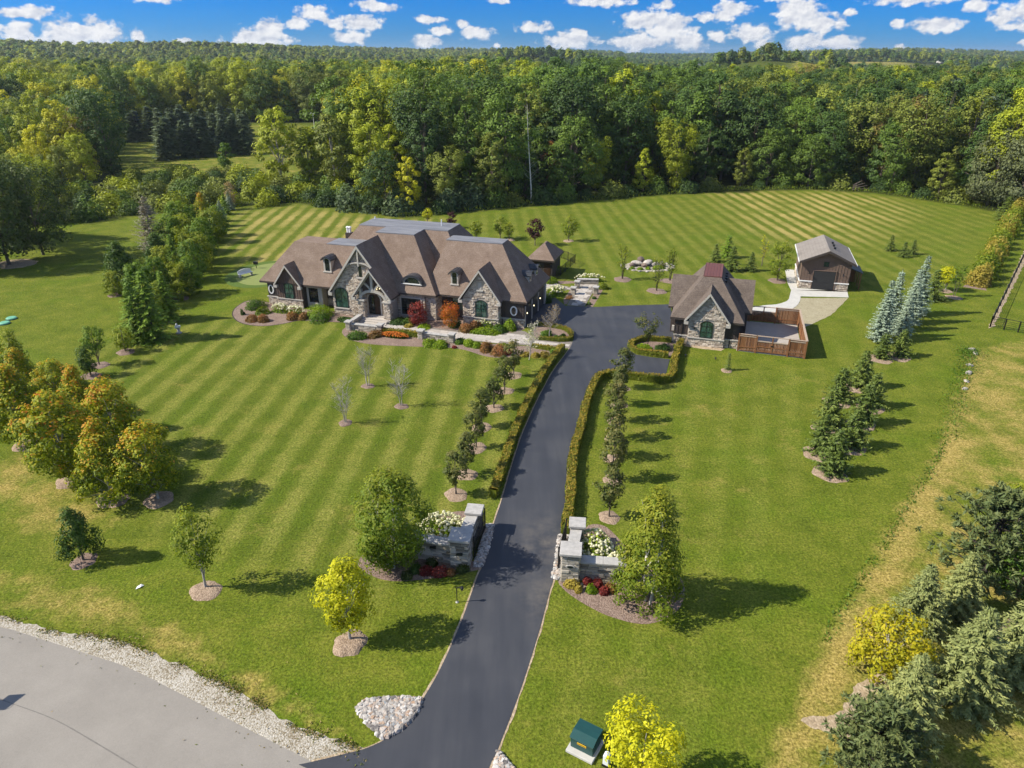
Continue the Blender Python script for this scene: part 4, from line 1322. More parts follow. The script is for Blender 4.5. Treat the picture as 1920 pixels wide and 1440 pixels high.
# grass creeping over the gravel edge
rg_ = np.random.default_rng(31)
op = np.array(smooth_poly(outer, 5, False)); k_ = rg_.integers(0, len(op) - 1, 5200)
t_ = rg_.random((5200, 1))
off = rg_.normal(0, 1, (5200, 1)) ** 3 * 0.10 + rg_.normal(0, 0.12, (5200, 1)) - 0.05
dv = op[k_ + 1] - op[k_]; nv = unit(np.stack([-dv[:, 1], dv[:, 0]], 1)) if False else np.stack([-dv[:, 1], dv[:, 0]], 1) / (np.linalg.norm(dv, axis=1, keepdims=True) + 1e-6)
Pv = op[k_] + dv * t_ + nv * off
cl = np.array([mnoise.noise(Vector((float(p[0]) * 0.9, float(p[1]) * 0.9, 3.0))) for p in Pv])
Pv = Pv[cl > -0.15]
nb = len(Pv)
me = leaf_mesh('verge_grass', np.concatenate([Pv, rg_.uniform(0.02, 0.07, (nb, 1))], 1), unit(rg_.normal(size=(nb, 3)) + np.array([0, -0.3, 0.8])), rg_.uniform(0.06, 0.15, nb), rg_.uniform(0, 1, nb), M['l_verge'], rg_, 0.4)
tag(ob('verge_grass', me), 'ragged grass tufts creeping over the gravel shoulder', 'grass', kind='stuff')

# ---------------------------------------------------------------- forest
FT = {}
T_DARK, T_MID, T_OLIVE = (0.060, 0.108, 0.024), (0.112, 0.178, 0.026), (0.170, 0.200, 0.034)
T_YG, T_YEL, T_BR, T_BLUE = (0.275, 0.315, 0.018), (0.43, 0.42, 0.020), (0.20, 0.155, 0.045), (0.080, 0.118, 0.062)
protos = []
for i, (h, rx, shp, cl) in enumerate([(18, 5.6, 'round', 125), (20, 5.0, 'oval', 125), (17, 6.0, 'round', 125), (18, 4.6, 'oval', 110), (15, 4.2, 'tear', 95), (19, 6.2, 'vase', 135)]):
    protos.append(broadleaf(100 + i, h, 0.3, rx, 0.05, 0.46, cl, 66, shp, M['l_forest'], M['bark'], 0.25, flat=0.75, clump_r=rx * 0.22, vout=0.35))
pine_proto = conifer(120, 19, 4.2, M['l_forest'], 0.95, 9, 1.25, 0.14, 0.10, 0.8, 0.75, 0.42, 0.25)
spruce_proto = conifer(121, 11, 2.5, M['l_forest'], 0.5, 9, 0.75, 0.03, 0.25, 0.9, 0.85, 0.40, 0.1)

rng = np.random.default_rng(11)
pts = []
for gy in np.arange(96, 420, 7.6):
    for gx in np.arange(-330, 330, 7.6):
        pts.append((gx + rng.uniform(-2.6, 2.6), gy + rng.uniform(-2.6, 2.6)))
pts = np.array(pts)
BRUSH = [(-79.07,122.59), (-62.98,134.38), (-52.94,140.02), (-42.11,142.18), (-32.54,136.89), (-40.23,172.24), (-51.60,177.04), (-67.37,177.87), (-89.40,177.87), (-88.53,166.93), (-86.85,149.04), (-89.69,138.96)]
keep = inside(FOREST, pts[:, 0], pts[:, 1]) & (edge_dist(EDGE + [(420, 600), (-420, 600)], pts[:, 0], pts[:, 1]) > 2.2) & ~inside(CLEAR, pts[:, 0], pts[:, 1]) & ~inside(BRUSH, pts[:, 0], pts[:, 1])
# strip of meadow seen between the conifer row and the woods
keep &= np.abs(np.degrees(np.arctan2(pts[:, 0], pts[:, 1]))) < 46
pts = pts[keep]
order = np.argsort(np.hypot(pts[:, 0] * 0.9, pts[:, 1]))
pts = pts[order]


def pick(x, y, rng):
    """species and tint by where the tree stands: golden maples to the left, dark oaks to the right"""
    a = math.degrees(math.atan2(x, y))
    u = rng.random()
    if a < -12: w_ = (0.10, 0.25, 0.17, 0.38, 0.09, 0.01)
    elif a < 2: w_ = (0.14, 0.28, 0.25, 0.27, 0.05, 0.01)
    elif a < 16: w_ = (0.46, 0.42, 0.07, 0.045, 0.005, 0.0)
    else: w_ = (0.40, 0.20, 0.24, 0.11, 0.025, 0.025)
    k = int(np.searchsorted(np.cumsum(w_), u)); k = min(k, 5)
    t = np.array((T_DARK, T_MID, T_OLIVE, T_YG, T_YEL, T_BR)[k]) * rng.uniform(0.85, 1.18)
    return k, tuple(t)


KN = ('dark green', 'mid green', 'olive green', 'yellow green', 'golden', 'bronze')


def zone(x):
    return 'behind the left neighbour lawn' if x < -55 else 'behind the big house' if x < 5 else 'behind the middle of the back lawn' if x < 60 else 'behind the far right of the back lawn'


NEAR = 262
forest_pts_rest = []
nind = 0
for i, (x, y) in enumerate(pts):
    k, t = pick(x, y, rng)
    if k == 4 and x > 20: k, t = 2, T_OLIVE
    d = float(edge_dist(EDGE, np.array([x]), np.array([y]))[0])
    s = rng.uniform(0.72, 1.15)
    if d > 16: s = rng.uniform(0.88, 1.13) * (1.17 if x < 60 else 1.08)
    if d < 7: s *= rng.uniform(0.48, 0.85)
    elif d < 13: s *= rng.uniform(0.75, 1.0)
    if x < -60 and y < 170: s *= 0.72
    if x < -95 and y < 250: s *= 0.72
    j = int(rng.integers(0, 6))
    rz = rng.uniform(0, 6.28)
    if i < NEAR:
        conif = (rng.random() < 0.07 and x > 40)
        me = pine_proto if conif else protos[j]
        if conif: t = T_BLUE
        kind = 'pine' if conif else 'broadleaf tree'
        row = 'at the wood edge' if d < 9 else 'deeper in the wood'
        lab = '%s %s %s %s' % ('blue green' if conif else KN[k], kind, row, zone(x))
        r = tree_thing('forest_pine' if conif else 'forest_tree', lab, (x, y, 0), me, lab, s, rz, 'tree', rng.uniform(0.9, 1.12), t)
        nind += 1
    else:
        forest_pts_rest.append((x, y, 0.0, s, rz, j, k))

# far canopy: low detail crowns on points, uncountable
far_col = bpy.data.collections.new('far_crowns')
TINTS = [T_DARK, T_MID, T_OLIVE, T_YG, T_YEL, T_BR]
TM = [leafmat('forest_leaves_tone', [(0.0, tuple(x * k for x, k in zip(t, (0.42, 0.50, 0.5)))), (0.5, t), (1.0, tuple(x * k for x, k in zip(t, (1.7, 1.65, 1.2))))], 0.22, False, 0.30) for t in TINTS]


def toned(name, mesh, k, coll):
    o = bpy.data.objects.new(name, mesh)
    coll.objects.link(o)
    o.material_slots[0].link = 'OBJECT'
    o.material_slots[0].material = TM[k]


lod = []
for i in range(4):
    lr = np.random.default_rng(300 + i)
    h, rx = (17, 19, 15, 18)[i], (4.6, 4.2, 4.4, 5.0)[i]
    d = unit(lr.normal(size=(170, 3))); d[:, 2] = np.abs(d[:, 2]) * 1.15 - 0.25
    kk = np.ones(170)
    for q in range(6):
        l = unit(lr.normal(size=(1, 3)))[0]; kk += lr.uniform(-.3, .3) * np.clip(d @ l, 0, 1)
    Cc = d * (kk * lr.uniform(.75, 1.02, 170)).reshape(-1, 1) * np.array([rx, rx, h * 0.42]) + np.array([0, 0, h * 0.56])
    lod.append(leaf_mesh('far_crown', Cc, unit(d + lr.normal(size=(170, 3)) * .35 + np.array([0, 0, .3])), lr.uniform(1.7, 2.9, 170), 0.5 + lr.normal(0, .2, 170) + 0.3 * (Cc[:, 2] / h - .6), M['l_forest'], lr, 0.8))
for k, t in enumerate(TINTS):
    for i in range(4):
        toned('far_crown_%02d' % (k * 4 + i), lod[i], k, far_col)
mid_col = bpy.data.collections.new('mid_crowns')
for k, t in enumerate(TINTS):
    for i in range(6):
        toned('mid_crown_%02d' % (k * 6 + i), protos[i][1], k, mid_col)


def scatter(name, P, S, Rz, ID, coll, label):
    me = bpy.data.meshes.new(name)
    me.vertices.add(len(P)); me.vertices.foreach_set('co', np.asarray(P, np.float32).ravel())
    for nm, ty, val in (('sc', 'FLOAT', S), ('rz', 'FLOAT', Rz), ('id', 'INT', ID)):
        a = me.attributes.new(nm, ty, 'POINT')
        a.data.foreach_set('value', np.asarray(val, np.float32 if ty == 'FLOAT' else np.int32))
    o = ob(name, me)
    gn = bpy.data.node_groups.new(name + '_nodes', 'GeometryNodeTree')
    gn.interface.new_socket('Geometry', in_out='INPUT', socket_type='NodeSocketGeometry')
    gn.interface.new_socket('Geometry', in_out='OUTPUT', socket_type='NodeSocketGeometry')
    N_ = gn.nodes; L_ = gn.links
    gi = N_.new('NodeGroupInput'); go = N_.new('NodeGroupOutput')
    ci = N_.new('GeometryNodeCollectionInfo'); ci.inputs['Collection'].default_value = coll
    ci.inputs['Separate Children'].default_value = True; ci.inputs['Reset Children'].default_value = True
    ip = N_.new('GeometryNodeInstanceOnPoints'); ip.inputs['Pick Instance'].default_value = True
    a1 = N_.new('GeometryNodeInputNamedAttribute'); a1.data_type = 'FLOAT'; a1.inputs['Name'].default_value = 'sc'
    a2 = N_.new('GeometryNodeInputNamedAttribute'); a2.data_type = 'FLOAT'; a2.inputs['Name'].default_value = 'rz'
    a3 = N_.new('GeometryNodeInputNamedAttribute'); a3.data_type = 'INT'; a3.inputs['Name'].default_value = 'id'
    cx = N_.new('ShaderNodeCombineXYZ'); e2r = N_.new('FunctionNodeEulerToRotation')
    L_.new(gi.outputs[0], ip.inputs['Points']); L_.new(ci.outputs[0], ip.inputs['Instance'])
    L_.new(a3.outputs[0], ip.inputs['Instance Index'])
    L_.new(a2.outputs[0], cx.inputs[2]); L_.new(cx.outputs[0], e2r.inputs[0]); L_.new(e2r.outputs[0], ip.inputs['Rotation'])
    L_.new(a1.outputs[0], ip.inputs['Scale']); L_.new(ip.outputs[0], go.inputs[0])
    md = o.modifiers.new('scatter', 'NODES'); md.node_group = gn
    return tag(o, label, 'forest', kind='stuff')


fr = np.array(forest_pts_rest)
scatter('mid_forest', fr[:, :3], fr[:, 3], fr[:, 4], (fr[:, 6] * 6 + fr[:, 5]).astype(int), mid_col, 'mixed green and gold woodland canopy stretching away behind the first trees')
FP = []
for r0, r1, sp in ((400, 700, 7.5), (700, 1200, 9.5), (1200, 2200, 13), (2200, 3600, 19)):
    n_ = int(0.5 * (r1 ** 2 - r0 ** 2) * R(92) / sp ** 2)
    rr = np.sqrt(rng.uniform(r0 ** 2, r1 ** 2, n_)); aa = R(1) * rng.uniform(-46, 46, n_)
    x, y = rr * np.sin(aa), rr * np.cos(aa)
    if r0 == 400:
        k = (y > 415) | (np.abs(x) > 335); x, y = x[k], y[k]
    rgd = np.interp(np.degrees(np.arctan2(x, y)), AZ, RG)
    k = np.hypot(x, y) < rgd + 250
    for (fx, fy), (fw, fd) in FARFIELDS:
        k &= np.hypot((x - fx) / fw, (y - fy) / fd) > 1.0
    x, y = x[k], y[k]
    s = rng.uniform(0.75, 1.15, len(x)) * (1.0 if r0 < 1200 else 1.35 if r0 < 2200 else 1.8) * np.where(np.degrees(np.arctan2(x, y)) > 8, 0.85, 1.0)
    kk = []
    for a_ in range(len(x)):
        q, _ = pick(x[a_], y[a_], rng)
        kk.append(q if r0 < 700 else min(q, 3) if rng.random() < 0.4 else min(q, 2))
    FP.append(np.stack([x, y, terrain(x, y) - (0 if r0 < 1200 else 3), s, rng.uniform(0, 6.28, len(x)), np.array(kk) * 4 + rng.integers(0, 4, len(x))], 1))
FP = np.concatenate(FP)
scatter('far_forest', FP[:, :3], FP[:, 3], FP[:, 4], FP[:, 5].astype(int), far_col, 'far woods running over the low hills to the horizon')

# ---------------------------------------------------------------- building helpers (local frame: x along the front, y to the back, z up)
def hip(mb, ex0, ex1, ey0, ey1, z0, tx0, tx1, ty0, ty1, tz, fas=0.22):
    """truncated hip roof: slopes mat 0, fascia and soffit mat 1, top mat 0"""
    e = [(ex0, ey0), (ex1, ey0), (ex1, ey1), (ex0, ey1)]
    t = [(tx0, ty0), (tx1, ty0), (tx1, ty1), (tx0, ty1)]
    vs = [(*p, z0) for p in e] + [(*p, tz) for p in t] + [(*p, z0 - fas) for p in e]
    mb.raw(vs, [(0, 1, 5, 4), (1, 2, 6, 5), (2, 3, 7, 6), (3, 0, 4, 7), (4, 5, 6, 7)], 0)
    mb.raw(vs, [(8, 9, 1, 0), (9, 10, 2, 1), (10, 11, 3, 2), (11, 8, 0, 3), (11, 10, 9, 8)], 1)
    return mb


def gable_x(mb, xc, hw, y0, y1, ze, zp, th=0.20, mi=0, ui=1):
    """gable roof with its ridge along y"""
    for s in (-1, 1):
        a = [(xc, y0, zp), (xc + s * hw, y0, ze), (xc + s * hw, y1, ze), (xc, y1, zp)]
        b = [(x, y, z - th) for x, y, z in a]
        if s > 0: order = [(0, 1, 2, 3)]
        else: order = [(3, 2, 1, 0)]
        mb.raw(a + b, order, mi)
        mb.raw(a + b, [(0, 4, 5, 1), (1, 5, 6, 2), (2, 6, 7, 3), (7, 6, 5, 4)], ui)
    return mb


def bargeboards(parent, xc, hw, y, ze, zp, w=0.26, mat=None, ret=0.42, name='bargeboard'):
    """pale rake boards down both edges of a gable front, with eave returns"""
    for s in (-1, 1):
        mb = MB()
        mb.prism([(xc, zp - 0.02), (xc + s * (hw + 0.02), ze - 0.02), (xc + s * (hw + 0.02), ze - w - 0.04), (xc, zp - w * 1.25)], 'y', y - 0.05, y + 0.03)
        if ret: mb.prism([(xc + s * (hw + 0.02), ze - 0.10), (xc + s * (hw - ret), ze - 0.10), (xc + s * (hw - ret), ze - w - 0.16), (xc + s * (hw + 0.02), ze - w - 0.16)], 'y', y - 0.06, y + 0.30)
        mb.build(name, mat or M['trim'], parent)


def arch_pts(w, h, rise, n=8):
    """outline (x,z) of an opening w wide, h high with a segmental head of the given rise"""
    if rise <= 0: return [(-w / 2, 0), (w / 2, 0), (w / 2, h), (-w / 2, h)]
    r = (w * w / 4 + rise * rise) / (2 * rise)
    a = math.asin(min(1, w / 2 / r))
    if rise > w / 2: a = math.pi - a
    return [(-w / 2, 0), (w / 2, 0)] + [(r * math.sin(a - 2 * a * i / n), h - r + r * math.cos(a - 2 * a * i / n)) for i in range(n + 1)]


def window(parent, x, y, z, w, h, rise=0.0, rz=0.0, cols=2, rows=2, glass='glass', frame='frame', surround=None, fw=0.07, sill=True, name='window', sw=0.13):
    """frame object with pane, muntin, sill and surround children; outside is local -y"""
    out = arch_pts(w, h, rise)
    inn = arch_pts(w - 2 * fw, h - 2 * fw, rise * (w - 2 * fw) / w if rise else 0)
    inn = [(u, v + fw) for u, v in inn]
    n_ = len(out)

    def ringmesh(o_, i_, ya, yb):
        mb = MB()
        k = len(o_)
        vs = [(u, ya, v) for u, v in o_] + [(u, ya, v) for u, v in i_] + [(u, yb, v) for u, v in o_] + [(u, yb, v) for u, v in i_]
        fs = []
        for i in range(k):
            j = (i + 1) % k
            fs += [(i, j, k + j, k + i), (i, 2 * k + i, 2 * k + j, j), (k + i, k + j, 3 * k + j, 3 * k + i)]
        mb.raw(vs, fs)
        return mb
    f = ringmesh(out, inn, -0.065, 0.02).build(name, M[frame], parent)
    f.location = (x, y, z); f.rotation_euler.z = rz
    mb = MB(); mb.prism(inn, 'y', -0.025, 0.01)
    mb.build('pane', M[glass], f)
    mb = MB()
    for c_ in range(1, cols): mb.box(-w / 2 + w * c_ / cols - 0.022, -w / 2 + w * c_ / cols + 0.022, -0.045, -0.02, fw * 0.7, h - fw * 0.8 - (0 if not rise else rise * 0.12))
    for r_ in range(1, rows): mb.box(-w / 2 + fw * 0.6, w / 2 - fw * 0.6, -0.047, -0.022, h * r_ / rows - 0.022, h * r_ / rows + 0.022)
    if mb.v: mb.build('muntin', M[frame], f)
    if sill:
        mb = MB(); mb.box(-w / 2 - 0.14, w / 2 + 0.14, -0.17, 0.02, -0.13, -0.004)
        mb.build('sill', M['trim'], f)
    if surround:
        so = arch_pts(w + 2 * sw, h + sw, rise * (w + 2 * sw) / w if rise else 0)
        so = [(u, v - (0 if sill else sw)) for u, v in so]
        if not sill: so = [(u, v) for u, v in arch_pts(w + 2 * sw, h + 2 * sw, rise * (w + 2 * sw) / w if rise else 0)]; so = [(u, v - sw) for u, v in so]
        ringmesh(so, out, -0.09, 0.01).build('surround', M[surround], f)
    return f


def veneer(parent, poly, y, holes=(), rz=0.0, loc=(0, 0, 0), mat='stone', ch=(0.10, 0.19), cw=(0.17, 0.46), seed=1, name='stone_veneer', dep=0.07):
    """courses of uneven ledgestones, each a solid block, on a wall outline (x,z); outside is -y"""
    rnd = random.Random(seed)
    us = [p[0] for p in poly]; vs_ = [p[1] for p in poly]
    mb = MB()
    z = min(vs_)
    while z < max(vs_) - 0.05:
        h = rnd.uniform(*ch)
        xx = min(us) - rnd.uniform(0, 0.3)
        while xx < max(us):
            w_ = rnd.uniform(*cw)
            hh = h * (1.0 if rnd.random() > 0.25 else 0.5)
            pieces = [(z, z + h)] if hh == h else [(z, z + h / 2), (z + h / 2, z + h)]
            for za, zb_ in pieces:
                x0, x1 = max(xx, min(us)), min(xx + w_, max(us))
                if x1 - x0 < 0.07: continue
                zb2 = min(zb_, max(vs_))
                mx_, mz = (x0 + x1) / 2, (za + zb2) / 2
                pts_ = np.array([(mx_, mz), (x0 + .02, za + .02), (x1 - .02, za + .02), (x0 + .02, zb2 - .02), (x1 - .02, zb2 - .02)])
                if not inside(poly, pts_[:, 0], pts_[:, 1]).all():
                    if not inside(poly, pts_[:1, 0], pts_[:1, 1])[0]: continue
                    q = min(mx_ - x0, 0.14); x0, x1 = mx_ - q, mx_ + q
                    if not inside(poly, np.array([x0, x1]), np.array([za + .03, za + .03])).all(): continue
                if any(inside(hp, pts_[:, 0], pts_[:, 1]).any() for hp in holes): continue
                d = dep * rnd.uniform(0.45, 1.15)
                g_ = 0.010
                j = lambda: rnd.uniform(-0.008, 0.008)
                a = [(x0 + g_ + j(), za + g_ + j()), (x1 - g_ + j(), za + g_ + j()), (x1 - g_ + j(), zb2 - g_ + j()), (x0 + g_ + j(), zb2 - g_ + j())]
                b = [(mx_ + (u - mx_) * 0.93, mz + (v - mz) * 0.88) for u, v in a]
                vv = [(u, y + 0.01, v) for u, v in a] + [(u, y - d + rnd.uniform(-.008, .008), v) for u, v in b]
                mb.raw(vv, [(4, 5, 6, 7), (0, 1, 5, 4), (1, 2, 6, 5), (2, 3, 7, 6), (3, 0, 4, 7)])
            xx += w_
        z += h
    o = mb.build(name, M[mat], parent)
    o.location = loc; o.rotation_euler.z = rz
    o['kind'] = 'stuff'
    return o


def battens(parent, poly, y, mat, step=0.32, holes=(), rz=0.0, loc=(0, 0, 0)):
    """vertical battens over board siding, one mesh"""
    us = [p[0] for p in poly]
    mb = MB()
    x = min(us) + 0.05
    zs = np.linspace(min(p[1] for p in poly), max(p[1] for p in poly), 60)
    while x < max(us) - 0.03:
        ok = inside(poly, np.full(60, x), zs + 1e-4)
        for hp in holes: ok &= ~inside(hp, np.full(60, x), zs)
        run = None
        for i, f in enumerate(list(ok) + [False]):
            if f and run is None: run = i
            if not f and run is not None:
                if i - run > 2: mb.box(x - 0.025, x + 0.025, y - 0.03, y + 0.005, zs[run], zs[i - 1])
                run = None
        x += step
    if not mb.v: return
    o = mb.build('siding_batten', mat, parent)
    o.location = loc; o.rotation_euler.z = rz
    o['kind'] = 'stuff'


def wallprism(parent, poly, y0, y1, mat, name='wall'):
    mb = MB(); mb.prism(poly, 'y', y0, y1)
    return mb.build(name, mat, parent)


def rect(x0, x1, z0, z1): return [(x0, z0), (x1, z0), (x1, z1), (x0, z1)]


def band(parent, x0, x1, y, z, mat='trim', h=0.10, d=0.13):
    mb = MB(); mb.box(x0, x1, y - d, y + 0.02, z, z + h)
    mb.build('water_table', M[mat], parent)


def dormer(parent, x, y, z, w, h, depth, rz=0.0, rise=0.30, name='dormer'):
    """arched dormer: cheeks, face with window, curved dark metal roof"""
    mb = MB()
    out = arch_pts(w, h, rise)
    mb.prism(out, 'y', 0.0, depth)
    d = mb.build(name, M['trim'], parent)
    d.location = (x, y, z); d.rotation_euler.z = rz
    mb = MB()
    o2 = arch_pts(w + 0.42, h + 0.08, rise + 0.10, 12)[2:]
    i2 = [(u * 0.94, v - 0.10) for u, v in o2]
    k = len(o2)
    vs = [(u, -0.26, v) for u, v in o2] + [(u, -0.26, v) for u, v in i2] + [(u, depth, v) for u, v in o2] + [(u, depth, v) for u, v in i2]
    fs = []
    for i in range(k - 1):
        fs += [(i, i + 1, k + i + 1, k + i), (i, 2 * k + i, 2 * k + i + 1, i + 1), (k + i, k + i + 1, 3 * k + i + 1, 3 * k + i)]
    fs += [(0, k, 3 * k, 2 * k), (k - 1, 3 * k - 1, 4 * k - 1, 2 * k - 1)]
    mb.raw(vs, fs)
    for i in range(1, k - 1, 2):
        (u, v) = o2[i]
        mb.bar((u, -0.24, v + 0.01), (u, depth, v + 0.01), 0.03, 0.04)
    mb.build('dormer_roof', M['metal_roof'], d)
    ww, hh = w * 0.56, h * 0.80
    mb = MB(); mb.prism([(u, v + h * 0.10) for u, v in arch_pts(ww, hh, rise * 0.6)], 'y', -0.03, 0.01)
    mb.build('pane', M['glass_dark'], d)
    mb = MB()
    for q in (0.3, 0.52, 0.74): mb.box(-ww / 2, ww / 2, -0.045, -0.02, h * 0.1 + hh * q, h * 0.1 + hh * q + 0.03)
    mb.build('muntin', M['frame'], d)
    mb = MB(); mb.box(-w / 2 - 0.08, w / 2 + 0.08, -0.14, 0.02, -0.02, 0.09)
    mb.build('sill', M['trim'], d)
    return d


def oval_window(parent, x, y, z, rw, rh, rz=0.0):
    n_ = 24
    mb = MB()
    o_ = [(rw * math.cos(6.2832 * i / n_), rh * math.sin(6.2832 * i / n_)) for i in range(n_)]
    i_ = [((rw - .13) * math.cos(6.2832 * i / n_), (rh - .13) * math.sin(6.2832 * i / n_)) for i in range(n_)]
    vs = [(u, -.08, v) for u, v in o_] + [(u, -.08, v) for u, v in i_] + [(u, .02, v) for u, v in o_] + [(u, .02, v) for u, v in i_]
    fs = []
    for i in range(n_):
        j = (i + 1) % n_
        fs += [(i, j, n_ + j, n_ + i), (i, 2 * n_ + i, 2 * n_ + j, j), (n_ + i, n_ + j, 3 * n_ + j, 3 * n_ + i)]
    mb.raw(vs, fs)
    f = mb.build('oval_window', M['white'], parent)
    f.location = (x, y, z); f.rotation_euler.z = rz
    mb = MB(); mb.prism(i_, 'y', -0.03, 0.0); mb.build('pane', M['glass_dark'], f)
    mb = MB(); mb.box(-.02, .02, -.05, -.03, -rh + .12, rh - .12); mb.box(-rw + .12, rw - .12, -.052, -.032, -.02, .02); mb.build('muntin', M['frame'], f)


def downspout(parent, x, y, z0, z1):
    mb = MB(); mb.box(x - 0.05, x + 0.05, y - 0.09, y, z0, z1)
    mb.build('downspout', M['fascia'], parent)


# ---------------------------------------------------------------- the house
H = thing('house', 'long stone and brown house with steep brown roofs and arched porch', 'house', (*OH, 0), TH)
# hidden body of the house
mb = MB()
mb.box(-31.2, -26.35, -0.85, 8.0, 0, 2.8, 0)
mb.box(-26.35, -24.25, -0.45, 8.1, 0, 2.82, 1)
mb.box(-24.25, -21.9, 0.65, 8.05, 0, 2.84, 0)
mb.box(-21.9, -14.5, 0.4, 12.0, 0, 2.9, 1)
mb.box(-14.5, -11.05, -0.65, 12.1, 0, 2.86, 1)
mb.box(-11.05, -9.95, -0.50, 12.05, 0, 2.88, 1)
mb.box(-9.95, -6.6, 1.20, 9.0, 0, 2.83, 0)
mb.box(-6.6, -0.0, 0.0, 9.2, 0, 2.85, 0)
mb.build('wall', [M['siding_dark'], M['mortar']], H)
# roofs
mb = MB()
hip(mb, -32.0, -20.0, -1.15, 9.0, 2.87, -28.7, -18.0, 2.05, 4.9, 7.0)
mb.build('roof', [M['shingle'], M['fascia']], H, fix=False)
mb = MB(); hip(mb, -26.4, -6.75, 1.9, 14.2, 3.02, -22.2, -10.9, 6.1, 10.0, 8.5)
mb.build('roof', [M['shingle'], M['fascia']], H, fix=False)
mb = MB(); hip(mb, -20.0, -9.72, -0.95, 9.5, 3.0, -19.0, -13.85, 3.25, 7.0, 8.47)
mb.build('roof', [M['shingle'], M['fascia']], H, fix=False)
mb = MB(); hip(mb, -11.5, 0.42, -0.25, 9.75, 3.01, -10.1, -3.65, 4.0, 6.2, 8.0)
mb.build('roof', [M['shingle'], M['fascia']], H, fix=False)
mb = MB()
mb.box(-24.4, -19.8, 2.02, 4.95, 6.98, 7.06)
mb.box(-22.22, -10.88, 6.07, 10.02, 8.46, 8.56)
mb.box(-18.6, -13.83, 3.22, 6.068, 8.45, 8.555)
mb.box(-10.3, -3.63, 3.97, 6.22, 7.98, 8.06)
mb.build('flat_roof', M['membrane'], H)
for (xc, hw, y0, y1, ze, zp) in ((-28.1, 1.78, -1.45, 1.6, 2.72, 5.12), (-18.28, 4.02, -2.12, 3.2, 2.75, 8.24), (-16.5, 2.36, -3.10, 1.2, 2.80, 5.98), (-4.65, 2.38, -1.12, 2.9, 3.0, 6.38)):
    mb = MB(); gable_x(mb, xc, hw, y0, y1, ze, zp)
    mb.build('gable_roof', [M['shingle'], M['fascia']], H)
    bargeboards(H, xc, hw, y0, ze, zp, 0.24 if hw < 3 else 0.30)
# left wing gable
pg = [(-29.7, 0.0), (-26.45, 0.0), (-26.45, 2.75), (-28.08, 4.95), (-29.7, 2.75)]
wallprism(H, pg, -1.15, -0.5, M['batten'])
w1 = rect(-28.75, -27.45, 1.0, 2.95)
battens(H, [(-29.7, 1.05), (-26.45, 1.05), (-26.45, 2.7), (-28.08, 4.8), (-29.7, 2.7)], -1.15, M['batten'], holes=[w1])
window(H, -28.1, -1.15, 1.02, 1.25, 1.9, 0.18, cols=2, rows=3, sill=False)
veneer(H, rect(-29.75, -26.42, 0, 0.92), -1.15, seed=11)
band(H, -29.85, -26.35, -1.15, 0.93)
veneer(H, rect(-31.25, -29.72, 0, 0.92), -0.85, seed=12)
band(H, -31.35, -29.70, -0.85, 0.93)
battens(H, rect(-31.2, -29.75, 1.0, 2.7), -0.85, M['siding_dark'])
oval_window(H, -30.72, -0.85, 1.85, 0.36, 0.56)
veneer(H, rect(0, 4, 0, 0.92), 0, rz=R(-90), loc=(-31.2, 3.2, 0), seed=13)
# bay and recess
window(H, -25.3, -0.45, 0.62, 1.25, 1.75, surround='trim', cols=1, rows=1, glass='glass_dark', sw=0.18)
wallprism(H, rect(-26.36, -24.22, 0.0, 2.75), -0.47, -0.30, M['trim'], 'bay_panel')
window(H, -22.75, 0.65, 1.0, 1.2, 1.7, cols=2, rows=1, sill=False)
veneer(H, rect(-24.25, -21.95, 0, 0.9), 0.65, seed=14)
downspout(H, -26.3, -0.47, 0, 2.75)
# main gable
pm = [(-22.0, 0), (-14.55, 0), (-14.55, 3.05), (-18.28, 8.0), (-22.0, 3.0)]
wallprism(H, pm, -1.75, 0.5, M['mortar'])
wm = [(-20.9 + u, 0.85 + v) for u, v in arch_pts(1.75, 2.45, 0.5)]
ws = rect(-18.55, -18.0, 4.55, 5.95)
veneer(H, [(-22.0, 0), (-14.55, 0), (-14.55, 2.9), (-18.28, 7.85), (-22.0, 2.9)], -1.75, [wm, ws], seed=21)
window(H, -20.9, -1.75, 0.85, 1.6, 2.35, 0.45, cols=2, rows=2)
band(H, -22.08, -21.85, -1.75, 2.2)
mb = MB(); mb.box(-18.45, -18.10, -1.79, -1.72, 4.65, 5.9); mb.build('slit_window', M['glass_dark'], H)
mb = MB(); mb.box(-18.75, -17.8, -1.92, -1.70, 4.45, 4.60); mb.build('sill', M['trim'], H)
# gable truss
mb = MB()
cpts = [(-18.28 + 1.55 * math.sin(a), 5.55 + 0.75 * math.cos(a)) for a in np.linspace(-1.35, 1.35, 9)]
for a, b in zip(cpts[:-1], cpts[1:]): mb.bar((a[0], -2.0, a[1]), (b[0], -2.0, b[1]), 0.14, 0.17, up=(0, 1, 0))
mb.bar((-18.28, -2.02, 5.9), (-18.28, -2.02, 8.0), 0.16, 0.16, up=(0, 1, 0))
mb.build('gable_truss', M['trim'], H)
